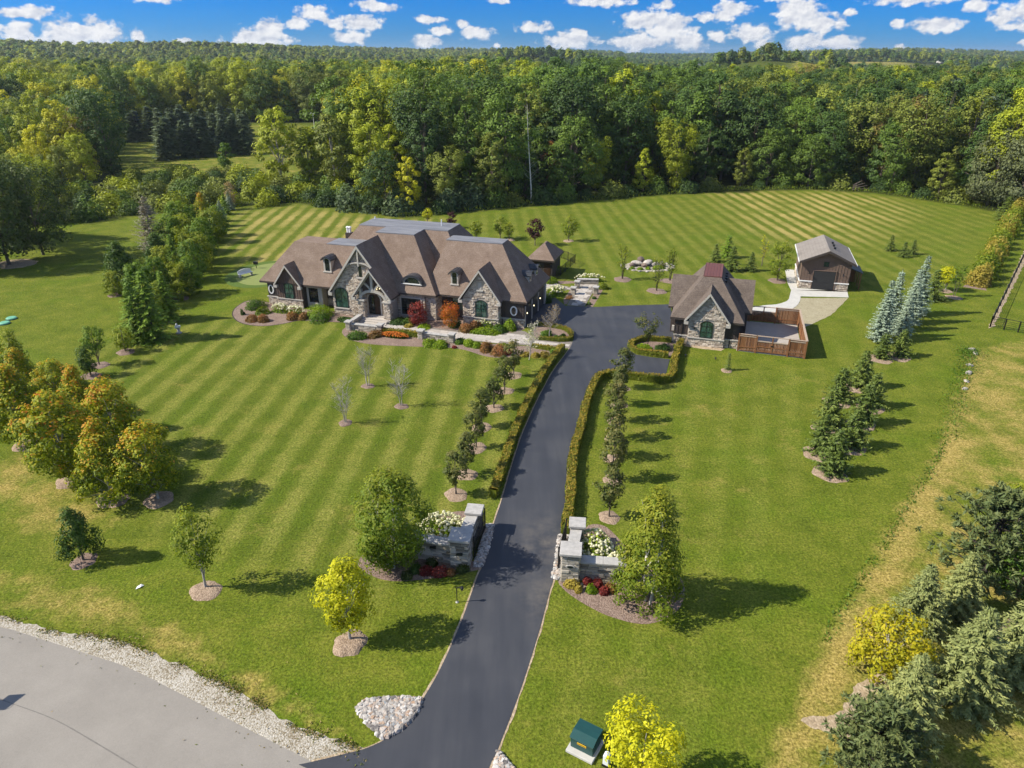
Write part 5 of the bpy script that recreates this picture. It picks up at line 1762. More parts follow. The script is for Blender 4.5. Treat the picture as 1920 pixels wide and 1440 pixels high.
# porch
for s, x0 in ((-1, -18.32), (1, -15.22)):
    mb = MB(); mb.prism([(x0 + 0.03, 0.0), (x0 + 0.80, 0.0), (x0 + 0.74, 2.28), (x0 + 0.09, 2.28)], 'y', -2.86, -2.22)
    pr_ = mb.build('porch_pier', M['mortar'], H)
    veneer(pr_, [(x0, 0), (x0 + 0.84, 0), (x0 + 0.80, 2.26), (x0 + 0.04, 2.26)], -2.86, seed=30 + s)
    veneer(pr_, rect(0, 0.62, 0, 2.26), 0, rz=R(90), loc=(x0 + 0.77, -2.84, 0), seed=40 + s)
    veneer(pr_, rect(0, 0.62, 0, 2.26), 0, rz=R(-90), loc=(x0 + 0.06, -2.22, 0), seed=50 + s)
    mb = MB(); mb.box(x0 - 0.06, x0 + 0.90, -2.98, -2.14, 2.28, 2.42); mb.build('pier_cap', M['trim'], pr_)
    mb = MB(); mb.box(x0 + 0.22, x0 + 0.52, -2.72, -2.42, 2.42, 3.6); mb.build('porch_post', M['trim'], H)
    mb = MB(); mb.box(x0 + 0.1, x0 + 0.7, -2.3, -1.7, 0, 2.9); mb.build('porch_wall', M['mortar'], H)
mb = MB()
ap = [(-16.5 + 1.52 * math.sin(a), 2.42 + 1.02 * math.cos(a)) for a in np.linspace(-1.5, 1.5, 15)]
for a, b in zip(ap[:-1], ap[1:]): mb.bar((a[0], -2.62, a[1]), (b[0], -2.62, b[1]), 0.30, 0.26, up=(0, 1, 0))
mb.bar((-16.5, -2.64, 3.4), (-16.5, -2.64, 5.7), 0.28, 0.26, up=(0, 1, 0))
for s in (-1, 1):
    q = [(-16.5 + s * 0.12, 3.45), (-16.5 + s * 0.5, 3.95), (-16.5 + s * 1.05, 4.32)]
    for a, b in zip(q[:-1], q[1:]): mb.bar((a[0], -2.60, a[1]), (b[0], -2.60, b[1]), 0.20, 0.20, up=(0, 1, 0))
    mb.bar((-16.5, -2.7, 5.65), (-16.5 + s * 2.05, -2.7, 2.95), 0.20, 0.22, up=(0, 1, 0))
mb.build('porch_truss', M['trim'], H)
wallprism(H, [(-18.5, 2.9), (-14.5, 2.9), (-14.5, 3.1), (-16.5, 5.7), (-18.5, 3.1)], -2.30, -2.24, M['batten'], 'gable_panel')
# entrance
ed = [(-16.75 + u, 0.36 + v) for u, v in arch_pts(1.5, 2.6, 0.6)]
mb = MB(); mb.prism(ed, 'y', -1.87, -1.84); dr_ = mb.build('door', M['door'], H)
window(H, -17.05, -1.88, 0.5, 0.62, 2.2, 0.2, cols=1, rows=3, glass='glass_dark', sill=False, name='sidelight')
mb = MB()
o_ = [(-16.75 + u, 0.34 + v) for u, v in arch_pts(1.86, 2.8, 0.75)]; i_ = [(-16.75 + u, 0.34 + v) for u, v in arch_pts(1.5, 2.6, 0.6)]
k = len(o_)
mb.raw([(u, -1.98, v) for u, v in o_] + [(u, -1.98, v) for u, v in i_] + [(u, -1.8, v) for u, v in o_] + [(u, -1.8, v) for u, v in i_],
       [f for i in range(k) for f in ((i, (i + 1) % k, k + (i + 1) % k, k + i), (i, 2 * k + i, 2 * k + (i + 1) % k, (i + 1) % k), (k + i, k + (i + 1) % k, 3 * k + (i + 1) % k, 3 * k + i))])
mb.build('door_surround', M['trim'], H)
mb = MB(); mb.box(-16.30, -16.25, -1.93, -1.87, 1.2, 1.5); mb.build('handle', M['black'], dr_)
for nm, b_ in (('porch_floor', (-18.4, -14.5, -3.0, -1.75, 0.0, 0.34)), ('step', (-17.6, -15.2, -2.35, -1.76, 0.335, 0.48)), ('step', (-18.0, -14.7, -3.45, -2.99, 0.0, 0.22)), ('step', (-18.0, -14.6, -3.9, -3.44, 0.0, 0.11))):
    mb = MB(); mb.box(*b_); mb.build(nm, M['paver'], H, bevel=0.01)
# porch lantern glowing between the truss members
mb = MB(); mb.lathe([(0.05, 0.55), (0.12, 0.45), (0.16, 0.1), (0.10, 0.0)], 6, (-15.75, -2.2, 3.05))
la = mb.build('porch_lantern', M['black'], H)
mb = MB()
for q in range(5): mb.lathe([(0.01, 0), (0.05, 0.05), (0.01, 0.12)], 6, (-15.75 + 0.30 * math.cos(q * 1.26), -2.45 + 0.12 * math.sin(q * 1.26), 3.62 + 0.08 * (q % 3)))
mb.build('lamp_bulb', M['lamp'], la)
# centre
veneer(H, rect(-14.52, -11.05, 0, 2.75), -0.65, [rect(-14.15, -11.55, 0.35, 2.45)], seed=61)
window(H, -12.85, -0.65, 0.45, 2.35, 1.9, surround='trim', cols=3, rows=3, glass='glass_dark', sw=0.14)
veneer(H, rect(-11.05, -9.95, 0, 2.75), -0.50, seed=62)
veneer(H, rect(0, 1.7, 0, 2.75), 0, rz=R(90), loc=(-9.95, -0.50, 0), seed=63)
downspout(H, -11.12, -0.66, 0, 2.7)
window(H, -7.9, 1.2, 0.9, 1.5, 1.6, cols=2, rows=1, sill=False)
battens(H, rect(-9.9, -8.7, 0, 2.7), 1.2, M['siding_dark'])
# eyebrow dormer
mb = MB()
oe = [(1.2 * math.cos(a), 0.92 * math.sin(a)) for a in np.linspace(0, math.pi, 13)]
mb.prism([(u * 0.92, v * 0.9 + 0.02) for u, v in oe], 'y', 0.0, 1.3)
ey_ = mb.build('eyebrow_dormer', M['trim'], H); ey_.location = (-12.75, -0.34, 3.92)
mb = MB()
k = len(oe)
i2 = [(u * 0.90, v * 0.88) for u, v in oe]
vs = [(u * 1.06, -0.16, v * 1.1 + 0.02) for u, v in oe] + [(u, -0.16, v) for u, v in i2] + [(u * 1.06, 1.25, v * 1.1 + 0.02) for u, v in oe] + [(u, 1.25, v) for u, v in i2]
mb.raw(vs, [f for i in range(k - 1) for f in ((i, i + 1, k + i + 1, k + i), (i, 2 * k + i, 2 * k + i + 1, i + 1), (k + i, k + i + 1, 3 * k + i + 1, 3 * k + i))])
mb.build('dormer_roof', M['metal_roof'], ey_)
mb = MB(); mb.prism([(u * 0.74, v * 0.70 + 0.06) for u, v in oe], 'y', -0.04, 0.0); mb.build('pane', M['glass_dark'], ey_)
mb = MB(); mb.box(-1.22, 1.22, -0.16, 0.0, -0.04, 0.06); mb.build('sill', M['white'], ey_)
dormer(H, -23.37, -0.05, 4.30, 0.95, 1.75, 2.0)
dormer(H, -8.07, 0.55, 3.98, 0.88, 1.55, 1.8)
dormer(H, -0.42, 4.1, 3.65, 1.0, 1.5, 1.9, rz=R(90), rise=0.30)
dormer(H, -0.42, 6.8, 3.65, 1.0, 1.5, 1.9, rz=R(90), rise=0.30)
# stone garage gable
ps = [(-6.65, 0), (-2.6, 0), (-2.6, 3.05), (-4.65, 6.1), (-6.65, 3.05)]
wallprism(H, ps, -0.8, 1.0, M['mortar'])
wg = [(-4.55 + u, 1.02 + v) for u, v in arch_pts(1.5, 2.05, 0.35)]
veneer(H, [(-6.65, 0), (-2.6, 0), (-2.6, 2.9), (-4.65, 5.95), (-6.65, 2.9)], -0.8, [wg, rect(-5.0, -4.3, 4.0, 4.95)], seed=71)
window(H, -4.55, -0.8, 1.05, 1.35, 1.95, 0.30, cols=2, rows=2, sill=False)
mb = MB(); mb.box(-4.82, -4.46, -0.84, -0.78, 4.15, 4.9); mb.build('slit_window', M['trim'], H)
mb = MB(); mb.box(-5.0, -4.25, -0.95, -0.78, 3.98, 4.12); mb.build('sill', M['trim'], H)
band(H, -6.72, -2.55, -0.8, 0.92)
veneer(H, rect(0, 0.8, 0, 2.8), 0, rz=R(90), loc=(-2.6, -0.8, 0), seed=72)
# garage front and side
veneer(H, rect(-2.6, 0.05, 0, 0.9), 0.0, seed=73)
band(H, -2.6, 0.12, 0.0, 0.9)
battens(H, rect(-2.55, 0.0, 1.0, 2.75), 0.0, M['siding_dark'], holes=[rect(-1.55, -0.65, 1.1, 2.5)])
oval_window(H, -1.1, 0.0, 1.85, 0.40, 0.55)
downspout(H, -2.35, 0.0, 0, 2.75)
veneer(H, rect(0, 0.45, 0, 0.9), 0, rz=R(90), loc=(0.0, 0.0, 0), seed=74)
for i, yy in enumerate((1.75, 4.45, 7.15)):
    mb = MB(); mb.box(-1.15, 1.15, -0.05, 0.02, 0.02, 2.2)
    for q in (0.55, 1.1, 1.65): mb.box(-1.1, 1.1, -0.065, -0.045, q, q + 0.4)
    d_ = mb.build('garage_door', M['garage_door'], H); d_.location = (0.0, yy, 0); d_.rotation_euler.z = R(90)
    mb = MB(); mb.box(0.0, 0.10, yy - 1.36, yy - 1.17, 0, 2.3); mb.build('door_post', M['trim'], H)
    mb = MB(); mb.box(0.02, 0.22, yy - 1.32, yy - 1.20, 1.45, 1.72)
    sc_ = mb.build('wall_lantern', M['black'], H)
    mb = MB(); mb.lathe([(0.03, 0), (0.07, 0.06), (0.03, 0.16)], 8, (0.27, yy - 1.26, 1.5)); mb.build('lamp_bulb', M['lamp'], sc_)
mb = MB(); mb.box(0.0, 0.16, 8.5, 9.15, 0, 2.3); mb.build('door_post', M['trim'], H)
# chimney and roof pipes
mb = MB(); mb.box(-24.75, -24.05, 7.0, 7.7, 5.2, 7.2); ch_ = mb.build('chimney', M['fascia'], H)
mb = MB()
for q in range(2): mb.lathe([(0.16, 0), (0.16, 0.55), (0.22, 0.57), (0.22, 0.65), (0.05, 0.75)], 10, (-24.55 + 0.3 * q, 7.35, 7.2))
mb.build('flue', M['white'], ch_)
for (x, y, h_) in ((-12.5, 8.2, 0.75), (-21.9, 9.6, 0.25)):
    mb = MB(); mb.tube([(x, y, 8.5), (x, y, 8.56 + h_)], 0.07, 8); mb.build('vent_pipe', M['white'], H)
for q in range(3):
    mb = MB(); mb.box(-9.75 + 0.05 * q, -9.5, 7.2 + 0.9 * q, 7.45 + 0.9 * q, 6.9, 7.2); mb.build('roof_vent', M['black'], H)

# ---------------------------------------------------------------- carriage house with cedar enclosure
C = thing('carriage_house', 'small stone gabled carriage house with red topped hip roof by the drive', 'carriage house', (*OC, 0), TH)
mb = MB()
mb.box(0, 6.35, -0.28, 8.2, 0, 2.75); mb.box(-0.6, 7.0, 2.75, 7.45, 0, 2.9)
mb.build('wall', M['siding_dark'], C)
mb = MB(); hip(mb, -0.48, 6.72, -0.58, 10.6, 2.82, 2.25, 3.95, 3.05, 8.2, 6.3)
mb.build('roof', [M['shingle_coach'], M['fascia']], C, fix=False)
mb = MB(); mb.box(2.2, 4.0, 3.0, 8.25, 6.27, 6.36)
for q in range(7): mb.box(2.2 + 0.3 * q - 0.015, 2.2 + 0.3 * q + 0.015, 3.0, 8.25, 6.35, 6.40)
mb.build('metal_deck', M['redroof'], C)
# cross gable (ridge along x)
mb = MB()
for s in (-1, 1):
    a = [(-1.0, 5.1, 5.72), (7.42, 5.1, 5.72), (7.42, 5.1 + s * 2.5, 2.9), (-1.0, 5.1 + s * 2.5, 2.9)]
    b = [(x, y, z - 0.2) for x, y, z in a]
    mb.raw(a + b, [(0, 1, 2, 3)], 0); mb.raw(a + b, [(0, 4, 5, 1), (1, 5, 6, 2), (2, 6, 7, 3), (3, 7, 4, 0), (7, 6, 5, 4)], 1)
mb.build('gable_roof', [M['shingle_coach'], M['fascia']], C)
for xx in (-0.62, 6.98):
    mb = MB(); mb.prism([(2.75, 0), (7.45, 0), (7.45, 2.85), (5.1, 5.5), (2.75, 2.85)], 'x', xx, xx + 0.04); mb.build('gable_wall', M['batten'], C)
mb = MB(); gable_x(mb, 3.18, 2.24, -0.92, 2.6, 2.72, 5.72)
mb.build('gable_roof', [M['shingle_coach'], M['fascia']], C)
bargeboards(C, 3.18, 2.24, -0.92, 2.72, 5.72, 0.24)
wallprism(C, [(1.38, 0), (4.98, 0), (4.98, 2.95), (3.18, 5.4), (1.38, 2.95)], -0.6, 0.5, M['mortar'])
wc = [(3.18 + u, 0.92 + v) for u, v in arch_pts(1.38, 1.95, 0.36)]
veneer(C, [(1.38, 0), (4.98, 0), (4.98, 2.85), (3.18, 5.3), (1.38, 2.85)], -0.6, [wc], seed=81)
window(C, 3.18, -0.6, 0.95, 1.25, 1.82, 0.30, cols=2, rows=3, sill=False)
band(C, 1.34, 5.02, -0.6, 0.82)
for x0, x1, s_ in ((0.0, 1.38, 82), (4.98, 6.37, 83)):
    veneer(C, rect(x0, x1, 0, 0.85), -0.28, seed=s_); band(C, x0 - 0.03, x1 + 0.03, -0.28, 0.85)
    battens(C, rect(x0, x1, 0.95, 2.7), -0.28, M['siding_dark'])
    downspout(C, x0 + (0.72 if x0 < 1 else 0.55), -0.28, 0, 2.7)
for z0_, z1_ in ((0.0, 0.85), (1.0, 2.0)):
    veneer(C, rect(0, 0.8, z0_, z1_), 0, rz=R(-90), loc=(0.0, 2.3, 0), seed=84)
mb = MB(); mb.box(-0.30, -0.06, 0.2, 0.5, 1.1, 1.6); mb.build('meter_box', M['trim'], C)
for q in range(4):
    mb = MB(); mb.box(4.35, 4.6, 3.5 + q * 1.0, 3.75 + q * 1.0, 5.62, 5.88); mb.build('roof_vent', M['black'], C)
mb = MB(); mb.tube([(2.0, -0.61, 2.0), (2.0, -0.78, 2.05)], 0.05, 6); mb.box(1.92, 2.08, -0.85, -0.72, 1.85, 2.0); mb.build('wall_lantern', M['black'], C)

BW = 0.142
board_me = MB().box(-BW / 2 + 0.006, BW / 2 - 0.006, -0.018, 0.018, 0, 1.0).mesh('board', M['cedar'])


def board_run(parent, x0, y0, x1, y1, za, zb, rails=(0.25, 0.93), boards=True):
    """vertical boards, each its own piece, between two rails"""
    L = math.hypot(x1 - x0, y1 - y0); a = math.atan2(y1 - y0, x1 - x0)
    n_ = max(1, round(L / BW))
    for i in range(n_):
        t = (i + 0.5) / n_
        o = ob('board', board_me, parent, (x0 + (x1 - x0) * t, y0 + (y1 - y0) * t, za), a)
        o.scale = (L / n_ / BW, random.uniform(0.8, 1.3), zb - za + random.uniform(-0.008, 0.008))
    for r_ in rails:
        z = za + (zb - za) * r_
        mb = MB(); mb.bar((x0, y0, z), (x1, y1, z), 0.11, 0.09); mb.build('rail', M['cedar_cap'] if r_ > 0.9 else M['cedar_post'], parent)


def fposts(parent, pts_, h):
    for x, y in pts_:
        mb = MB(); mb.box(x - 0.075, x + 0.075, y - 0.075, y + 0.075, 0, h); mb.build('post', M['cedar_post'], parent)


Fc = thing('cedar_fence', 'cedar board privacy fence with gates enclosing the yard beside the carriage house', 'fence', (*OC, 0), TH)
board_run(Fc, 6.45, -0.82, 8.0, -0.86, 0.12, 1.78)
gate = thing('cedar_gate', 'front double gate of cedar boards with open top rail in the privacy fence', 'gate', (*OC, 0), TH)
board_run(gate, 8.16, -0.88, 9.55, -0.91, 0.14, 1.32, (0.08, 0.5, 0.97))
board_run(gate, 9.60, -0.91, 11.0, -0.96, 0.14, 1.32, (0.08, 0.5, 0.97))
mb = MB(); mb.bar((8.1, -0.88, 1.83), (11.08, -0.96, 1.83), 0.12, 0.07); mb.build('rail', M['cedar_cap'], gate)
mb = MB(); mb.box(9.52, 9.63, -0.97, -0.86, 0.1, 1.83); mb.build('centre_post', M['cedar_post'], gate)
mb = MB(); mb.box(9.45, 9.70, -1.0, -0.96, 0.85, 0.95); mb.build('latch', M['black'], gate)
board_run(Fc, 11.15, -0.98, 12.62, -1.05, 0.12, 1.78)
board_run(Fc, 12.68, -1.0, 12.55, 8.7, 0.12, 1.80)
board_run(Fc, 12.5, 8.72, 10.2, 8.66, 0.12, 1.78)
gate2 = thing('cedar_gate', 'rear cedar board gate with open top rail facing the barn', 'gate', (*OC, 0), TH)
board_run(gate2, 10.1, 8.64, 8.9, 8.61, 0.14, 1.30, (0.08, 0.5, 0.97)); board_run(gate2, 8.85, 8.61, 7.6, 8.58, 0.14, 1.30, (0.08, 0.5, 0.97))
mb = MB(); mb.bar((7.5, 8.58, 1.80), (10.2, 8.66, 1.80), 0.12, 0.07); mb.build('rail', M['cedar_cap'], gate2)
mb = MB(); mb.box(8.82, 8.93, 8.55, 8.66, 0.1, 1.80); mb.build('centre_post', M['cedar_post'], gate2)
mb = MB(); mb.bar((7.7, 8.52, 0.25), (8.8, 8.52, 1.2), 0.1, 0.04); mb.bar((10.0, 8.56, 0.25), (8.95, 8.56, 1.2), 0.1, 0.04); mb.build('brace', M['cedar_post'], gate2)
board_run(Fc, 7.45, 8.57, 7.0, 8.55, 0.12, 1.78)
fposts(Fc, [(6.42, -0.80), (8.08, -0.86), (11.08, -0.97), (12.66, -1.05), (12.6, 3.9), (12.55, 8.70), (10.18, 8.65), (7.5, 8.57)], 1.86)
mb = MB(); mb.bar((6.4, -0.81, 1.84), (8.1, -0.86, 1.84), 0.17, 0.04); mb.bar((11.05, -0.97, 1.84), (12.7, -1.05, 1.84), 0.17, 0.04); mb.bar((12.68, -1.08, 1.86), (12.55, 8.75, 1.86), 0.17, 0.04); mb.bar((12.6, 8.72, 1.845), (10.15, 8.66, 1.845), 0.17, 0.04)
mb.build('top_rail', M['cedar_cap'], Fc)
# things in the yard
g_ = thing('barbecue', 'black covered barbecue in the fenced yard corner', 'barbecue', (*loc2w(OC, 11.85, 1.2), 0), TH)
mb = MB(); mb.box(-0.55, 0.55, -0.3, 0.3, 0.15, 0.75); mb.build('cabinet', M['black'], g_, bevel=0.04)
mb = MB(); mb.prism([(-0.32, 0.75), (0.32, 0.75), (0.28, 1.0), (0.0, 1.12), (-0.28, 1.0)], 'x', -0.5, 0.5); mb.build('hood', M['cushion'], g_, bevel=0.02)
mb = MB(); [mb.tube([(x, y, 0), (x, y, 0.16)], 0.05, 8) for x in (-0.45, 0.45) for y in (-0.22, 0.22)]; mb.build('wheel', M['black'], g_)
g_ = thing('rubbish_bin', 'dark bin standing against the carriage house in the yard', 'bin', (*loc2w(OC, 6.85, 0.4), 0), TH)
mb = MB(); mb.prism([(-0.26, 0), (0.26, 0), (0.33, 0.95), (-0.33, 0.95)], 'y', -0.3, 0.3); mb.build('body', M['cushion'], g_)
mb = MB(); mb.box(-0.36, 0.36, -0.34, 0.34, 0.955, 1.03); mb.build('lid', M['black'], g_, bevel=0.02)

# ---------------------------------------------------------------- barn
B = thing('barn', 'brown board barn garage with grey roof and dark overhead door', 'barn', (*OB, 0), TH)
mb = MB(); mb.prism([(0, 0), (5.75, 0), (5.75, 3.5), (2.88, 4.85), (0, 3.5)], 'y', 0.1, 8.3); mb.build('wall', M['barn_side'], B)
mb = MB(); gable_x(mb, 2.88, 3.3, -0.5, 8.75, 3.58, 5.08, 0.18); mb.build('roof', [M['shingle_grey'], M['fascia']], B)
for s in (-1, 1):
    mb = MB(); mb.box(2.88 + s * 3.32 - 0.06, 2.88 + s * 3.32 + 0.06, -0.5, 8.75, 3.42, 3.56); mb.build('gutter', M['white'], B)
    mb = MB(); mb.prism([(2.88, 5.0), (2.88 + s * 3.3, 3.5), (2.88 + s * 3.3, 3.3), (2.88, 4.78)], 'y', -0.56, -0.48); mb.build('bargeboard', M['fascia'], B)
bh = [rect(1.4, 4.2, 0, 2.5), rect(2.35, 3.25, 2.85, 3.65)]
battens(B, [(0, 1.05), (5.75, 1.05), (5.75, 3.4), (2.88, 4.75), (0, 3.4)], 0.1, M['barn_side'], 0.35, bh)
for x0, x1, s_ in ((0.0, 1.5, 91), (4.1, 5.75, 92)):
    veneer(B, rect(x0, x1, 0, 0.92), 0.1, seed=s_); band(B, x0 - 0.04, x1 + 0.04, 0.1, 0.93, 'white')
veneer(B, rect(0, 8, 0, 0.92), 0, rz=R(-90), loc=(0, 8.2, 0), seed=93)
mb = MB(); mb.box(-0.13, 0.0, 0.1, 8.25, 0.93, 1.03); mb.build('water_table', M['white'], B)
mb = MB(); mb.box(1.52, 4.08, 0.03, 0.12, 0.01, 2.38)
for q in range(5): mb.box(1.56, 4.04, 0.015, 0.04, 0.05 + q * 0.47, 0.47 + q * 0.47)
d_ = mb.build('overhead_door', M['garage_door'], B)
mb = MB(); mb.box(1.42, 1.51, -0.02, 0.12, 0.0, 2.5); mb.box(4.09, 4.18, -0.02, 0.12, 0.0, 2.5); mb.box(1.51, 4.09, -0.02, 0.12, 2.39, 2.5); mb.build('door_frame', M['barn_side'], B)
mb = MB(); mb.box(2.7, 2.95, -0.01, 0.02, 0.95, 1.03); mb.build('handle', M['black'], d_)
window(B, 2.8, 0.1, 2.95, 0.62, 0.62, cols=2, rows=2, sill=False, fw=0.09)
for xx in (0.95, 4.9):
    mb = MB(); mb.tube([(xx, 0.09, 2.15), (xx, -0.2, 2.3), (xx, -0.32, 2.15)], 0.035, 6); mb.lathe([(0.03, 0.1), (0.14, 0.0), (0.13, -0.02)], 8, (xx, -0.32, 2.05)); mb.build('wall_lantern', M['black'], B)
for q in range(3):
    mb = MB(); mb.box(3.6, 3.85, 2.2 + q * 1.5, 2.5 + q * 1.5, 4.72, 4.95); mb.build('roof_vent', M['black'], B)
mb = MB(); mb.prism([(5.75, 2.75), (7.4, 2.15), (7.4, 2.05), (5.75, 2.65)], 'y', 1.3, 5.0); sh_ = mb.build('lean_to_roof', M['metal_roof'], B)
mb = MB(); [mb.box(7.15, 7.3, y - 0.07, y + 0.07, 0, 2.1) for y in (1.6, 3.2, 4.8)]; mb.build('lean_to_post', M['cedar_post'], B)
mb = MB(); mb.box(5.76, 5.82, 0.6, 5.2, 0.0, 2.4); mb.build('lean_to_wall', M['barn_side'], B)
mb = MB(); mb.box(5.9, 7.1, 4.9, 5.0, 0, 2.0); mb.build('cedar_screen', M['cedar_post'], B)

# ---------------------------------------------------------------- pool cabana and black fence behind the garage
K = thing('pool_cabana', 'small brown cabana with hipped roof behind the garage', 'cabana', (*loc2w(OH, 0, 0), 0), TH)
mb = MB(); mb.box(-4.6, -1.5, 18.7, 23.2, 0, 2.55); mb.build('wall', M['siding_dark'], K)
mb = MB(); hip(mb, -4.95, -1.15, 18.25, 23.7, 2.62, -3.15, -2.95, 20.3, 21.6, 4.35); mb.build('roof', [M['shingle'], M['fascia']], K, fix=False)
mb = MB(); mb.box(-2.6, -1.75, 18.66, 18.72, 0, 2.1); mb.build('door', M['door'], K)
battens(K, rect(-4.6, -2.7, 0, 2.4), 18.7, M['siding_dark'])


def picket(parent, a, b, h=1.25, step=0.14, rails=(0.12, 0.95)):
    ax, ay = a; bx, by = b
    L = math.hypot(bx - ax, by - ay)
    mb = MB()
    n_ = int(L / step)
    for i in range(n_ + 1):
        t = i / n_
        x, y = ax + (bx - ax) * t, ay + (by - ay) * t
        mb.box(x - 0.011, x + 0.011, y - 0.011, y + 0.011, 0.08, h)
    o = mb.build('pickets', M['black'], parent); o['kind'] = 'stuff'
    for r_ in rails:
        mb = MB(); mb.bar((ax, ay, h * r_), (bx, by, h * r_), 0.035, 0.035); mb.build('rail', M['black'], parent)
    k_ = max(1, round(L / 2.2))
    for i in range(k_ + 1):
        t = i / k_
        x, y = ax + (bx - ax) * t, ay + (by - ay) * t
        mb = MB(); mb.box(x - 0.04, x + 0.04, y - 0.04, y + 0.04, 0, h + 0.08); mb.build('post', M['black'], parent)


pf = thing('picket_fence', 'black metal picket fence round the pool yard behind the garage', 'fence')
picket(pf, (4.88,88.55), (8.94,98.85)); picket(pf, (8.94,98.85), (7.15,101.76))

# ---------------------------------------------------------------- gate walls at the drive
random.seed(9)
stone_vars = []
for i in range(6):
    mb = MB()
    j = lambda: random.uniform(-0.035, 0.035)
    a = [(-.5 + j() * .5, 0, -.5 + j()), (.5 + j() * .5, 0, -.5 + j()), (.5 + j() * .5, 0, .5 + j()), (-.5 + j() * .5, 0, .5 + j())]
    b = [(u * 0.90, -1 + random.uniform(-.25, .25), v * 0.78) for u, _, v in a]
    mb.raw(a + b, [(4, 5, 6, 7), (0, 1, 5, 4), (1, 2, 6, 5), (2, 3, 7, 6), (3, 0, 4, 7)])
    me = mb.mesh('stone', M['stone_piece'])
    bm = bmesh.new(); bm.from_mesh(me); bmesh.ops.recalc_face_normals(bm, faces=bm.faces)
    bm.to_mesh(me); bm.free()
    stone_vars.append(me)


def stone_face(parent, p0, p1, z0, z1, ch=(0.13, 0.22), cw=(0.28, 0.72), dep=0.05):
    """courses of separate stones on the face p0->p1 (outside to the right hand of the run)"""
    L = math.hypot(p1[0] - p0[0], p1[1] - p0[1]); a = math.atan2(p1[1] - p0[1], p1[0] - p0[0])
    z = z0
    while z < z1 - 0.04:
        h = min(random.uniform(*ch), z1 - z)
        if z1 - z - h < 0.08: h = z1 - z
        x = 0
        while x < L - 0.02:
            w_ = min(random.uniform(*cw), L - x)
            if L - x - w_ < 0.16: w_ = L - x
            o = ob('stone', random.choice(stone_vars), parent, (p0[0] + math.cos(a) * (x + w_ / 2), p0[1] + math.sin(a) * (x + w_ / 2), z + h / 2), a)
            o.scale = (w_ - 0.014, dep * random.uniform(0.5, 1.2), h - 0.014)
            x += w_
        z += h


def pillar(name, label, at, rz, sx, sy, h, faces='frlb'):
    t = thing(name, label, 'pillar', (*at, 0), rz, 'stone gate pillars')
    mb = MB(); mb.box(-sx / 2, sx / 2, -sy / 2, sy / 2, 0, h); mb.build('core', M['mortar'], t)
    c = [(-sx / 2, -sy / 2), (sx / 2, -sy / 2), (sx / 2, sy / 2), (-sx / 2, sy / 2)]
    for k in range(4): stone_face(t, c[k], c[(k + 1) % 4], 0.0, h)
    mb = MB(); mb.box(-sx / 2 - 0.12, sx / 2 + 0.12, -sy / 2 - 0.12, sy / 2 + 0.12, h + 0.002, h + 0.16)
    mb.build('cap', M['cap'], t, bevel=0.02)
    return t


def lowwall(name, label, p, q, th, h, faces=(0, 1), group='low stone gate walls', cap=0.12):
    L = math.hypot(q[0] - p[0], q[1] - p[1]); a = math.atan2(q[1] - p[1], q[0] - p[0])
    t = thing(name, label, 'wall', ((p[0] + q[0]) / 2, (p[1] + q[1]) / 2, 0), a, group)
    mb = MB(); mb.box(-L / 2, L / 2, -th / 2, th / 2, 0, h); mb.build('core', M['mortar'], t)
    if 0 in faces: stone_face(t, (-L / 2, -th / 2), (L / 2, -th / 2), 0, h)
    if 1 in faces: stone_face(t, (L / 2, th / 2), (-L / 2, th / 2), 0, h)
    n_ = max(1, round(L / 1.3))
    for i in range(n_):
        mb = MB(); mb.box(-L / 2 + L * i / n_ + 0.004, -L / 2 + L * (i + 1) / n_ - 0.004, -th / 2 - 0.09, th / 2 + 0.09, h + 0.002, h + cap)
        mb.build('coping', M['cap'], t, bevel=0.015)
    return t


LP = (-2.95, 33.38); LR = (-2.30, 36.35); RP = (3.30, 32.12); RR = (3.92, 35.05)
RZL = R(-8)
pillar('gate_pillar', 'front stone gate pillar left of the drive mouth with a grey slab cap', LP, RZL, 1.05, 1.05, 1.85)
pillar('gate_pillar', 'rear stone gate pillar left of the drive behind the white hydrangeas', LR, RZL, 0.82, 0.82, 1.55)
pillar('gate_pillar', 'front sunlit stone gate pillar right of the drive beside red shrubs', RP, R(-7), 0.98, 1.0, 1.85)
pillar('gate_pillar', 'rear stone gate pillar right of the drive at the hedge end', RR, R(-6), 0.76, 0.76, 1.5)
lowwall('gate_wall', 'low stone wall running left from the left front gate pillar', (-5.6, 34.0), (-3.48, 33.52), 0.5, 1.25)
lowwall('gate_wall', 'low stone wall joining the two left gate pillars along the drive', (-2.84, 33.92), (-2.42, 35.95), 0.55, 1.4)
lowwall('gate_wall', 'low stone wall running right from the right front pillar towards the birch', (3.82, 32.08), (6.4, 31.78), 0.5, 1.2)
lowwall('gate_wall', 'low stone wall joining the two right gate pillars along the drive', (3.40, 32.64), (3.84, 34.68), 0.5, 1.3)
pillar('gate_pillar', 'end post of the left gate wall half hidden by the birch', (-5.88, 34.06), RZL, 0.55, 0.62, 1.35)
for nm, lab, p, q in (('driveway_gate', 'black metal drive gate leaf swung open along the left wall', (-2.22, 33.7), (-1.68, 36.5)),
                      ('driveway_gate', 'black metal drive gate leaf swung open along the right wall', (2.66, 32.7), (3.28, 35.4))):
    t = thing(nm, lab, 'gate', (0, 0, 0), 0, 'open drive gate leaves')
    picket(t, p, q, 1.55, 0.13, (0.1, 0.5, 0.95))
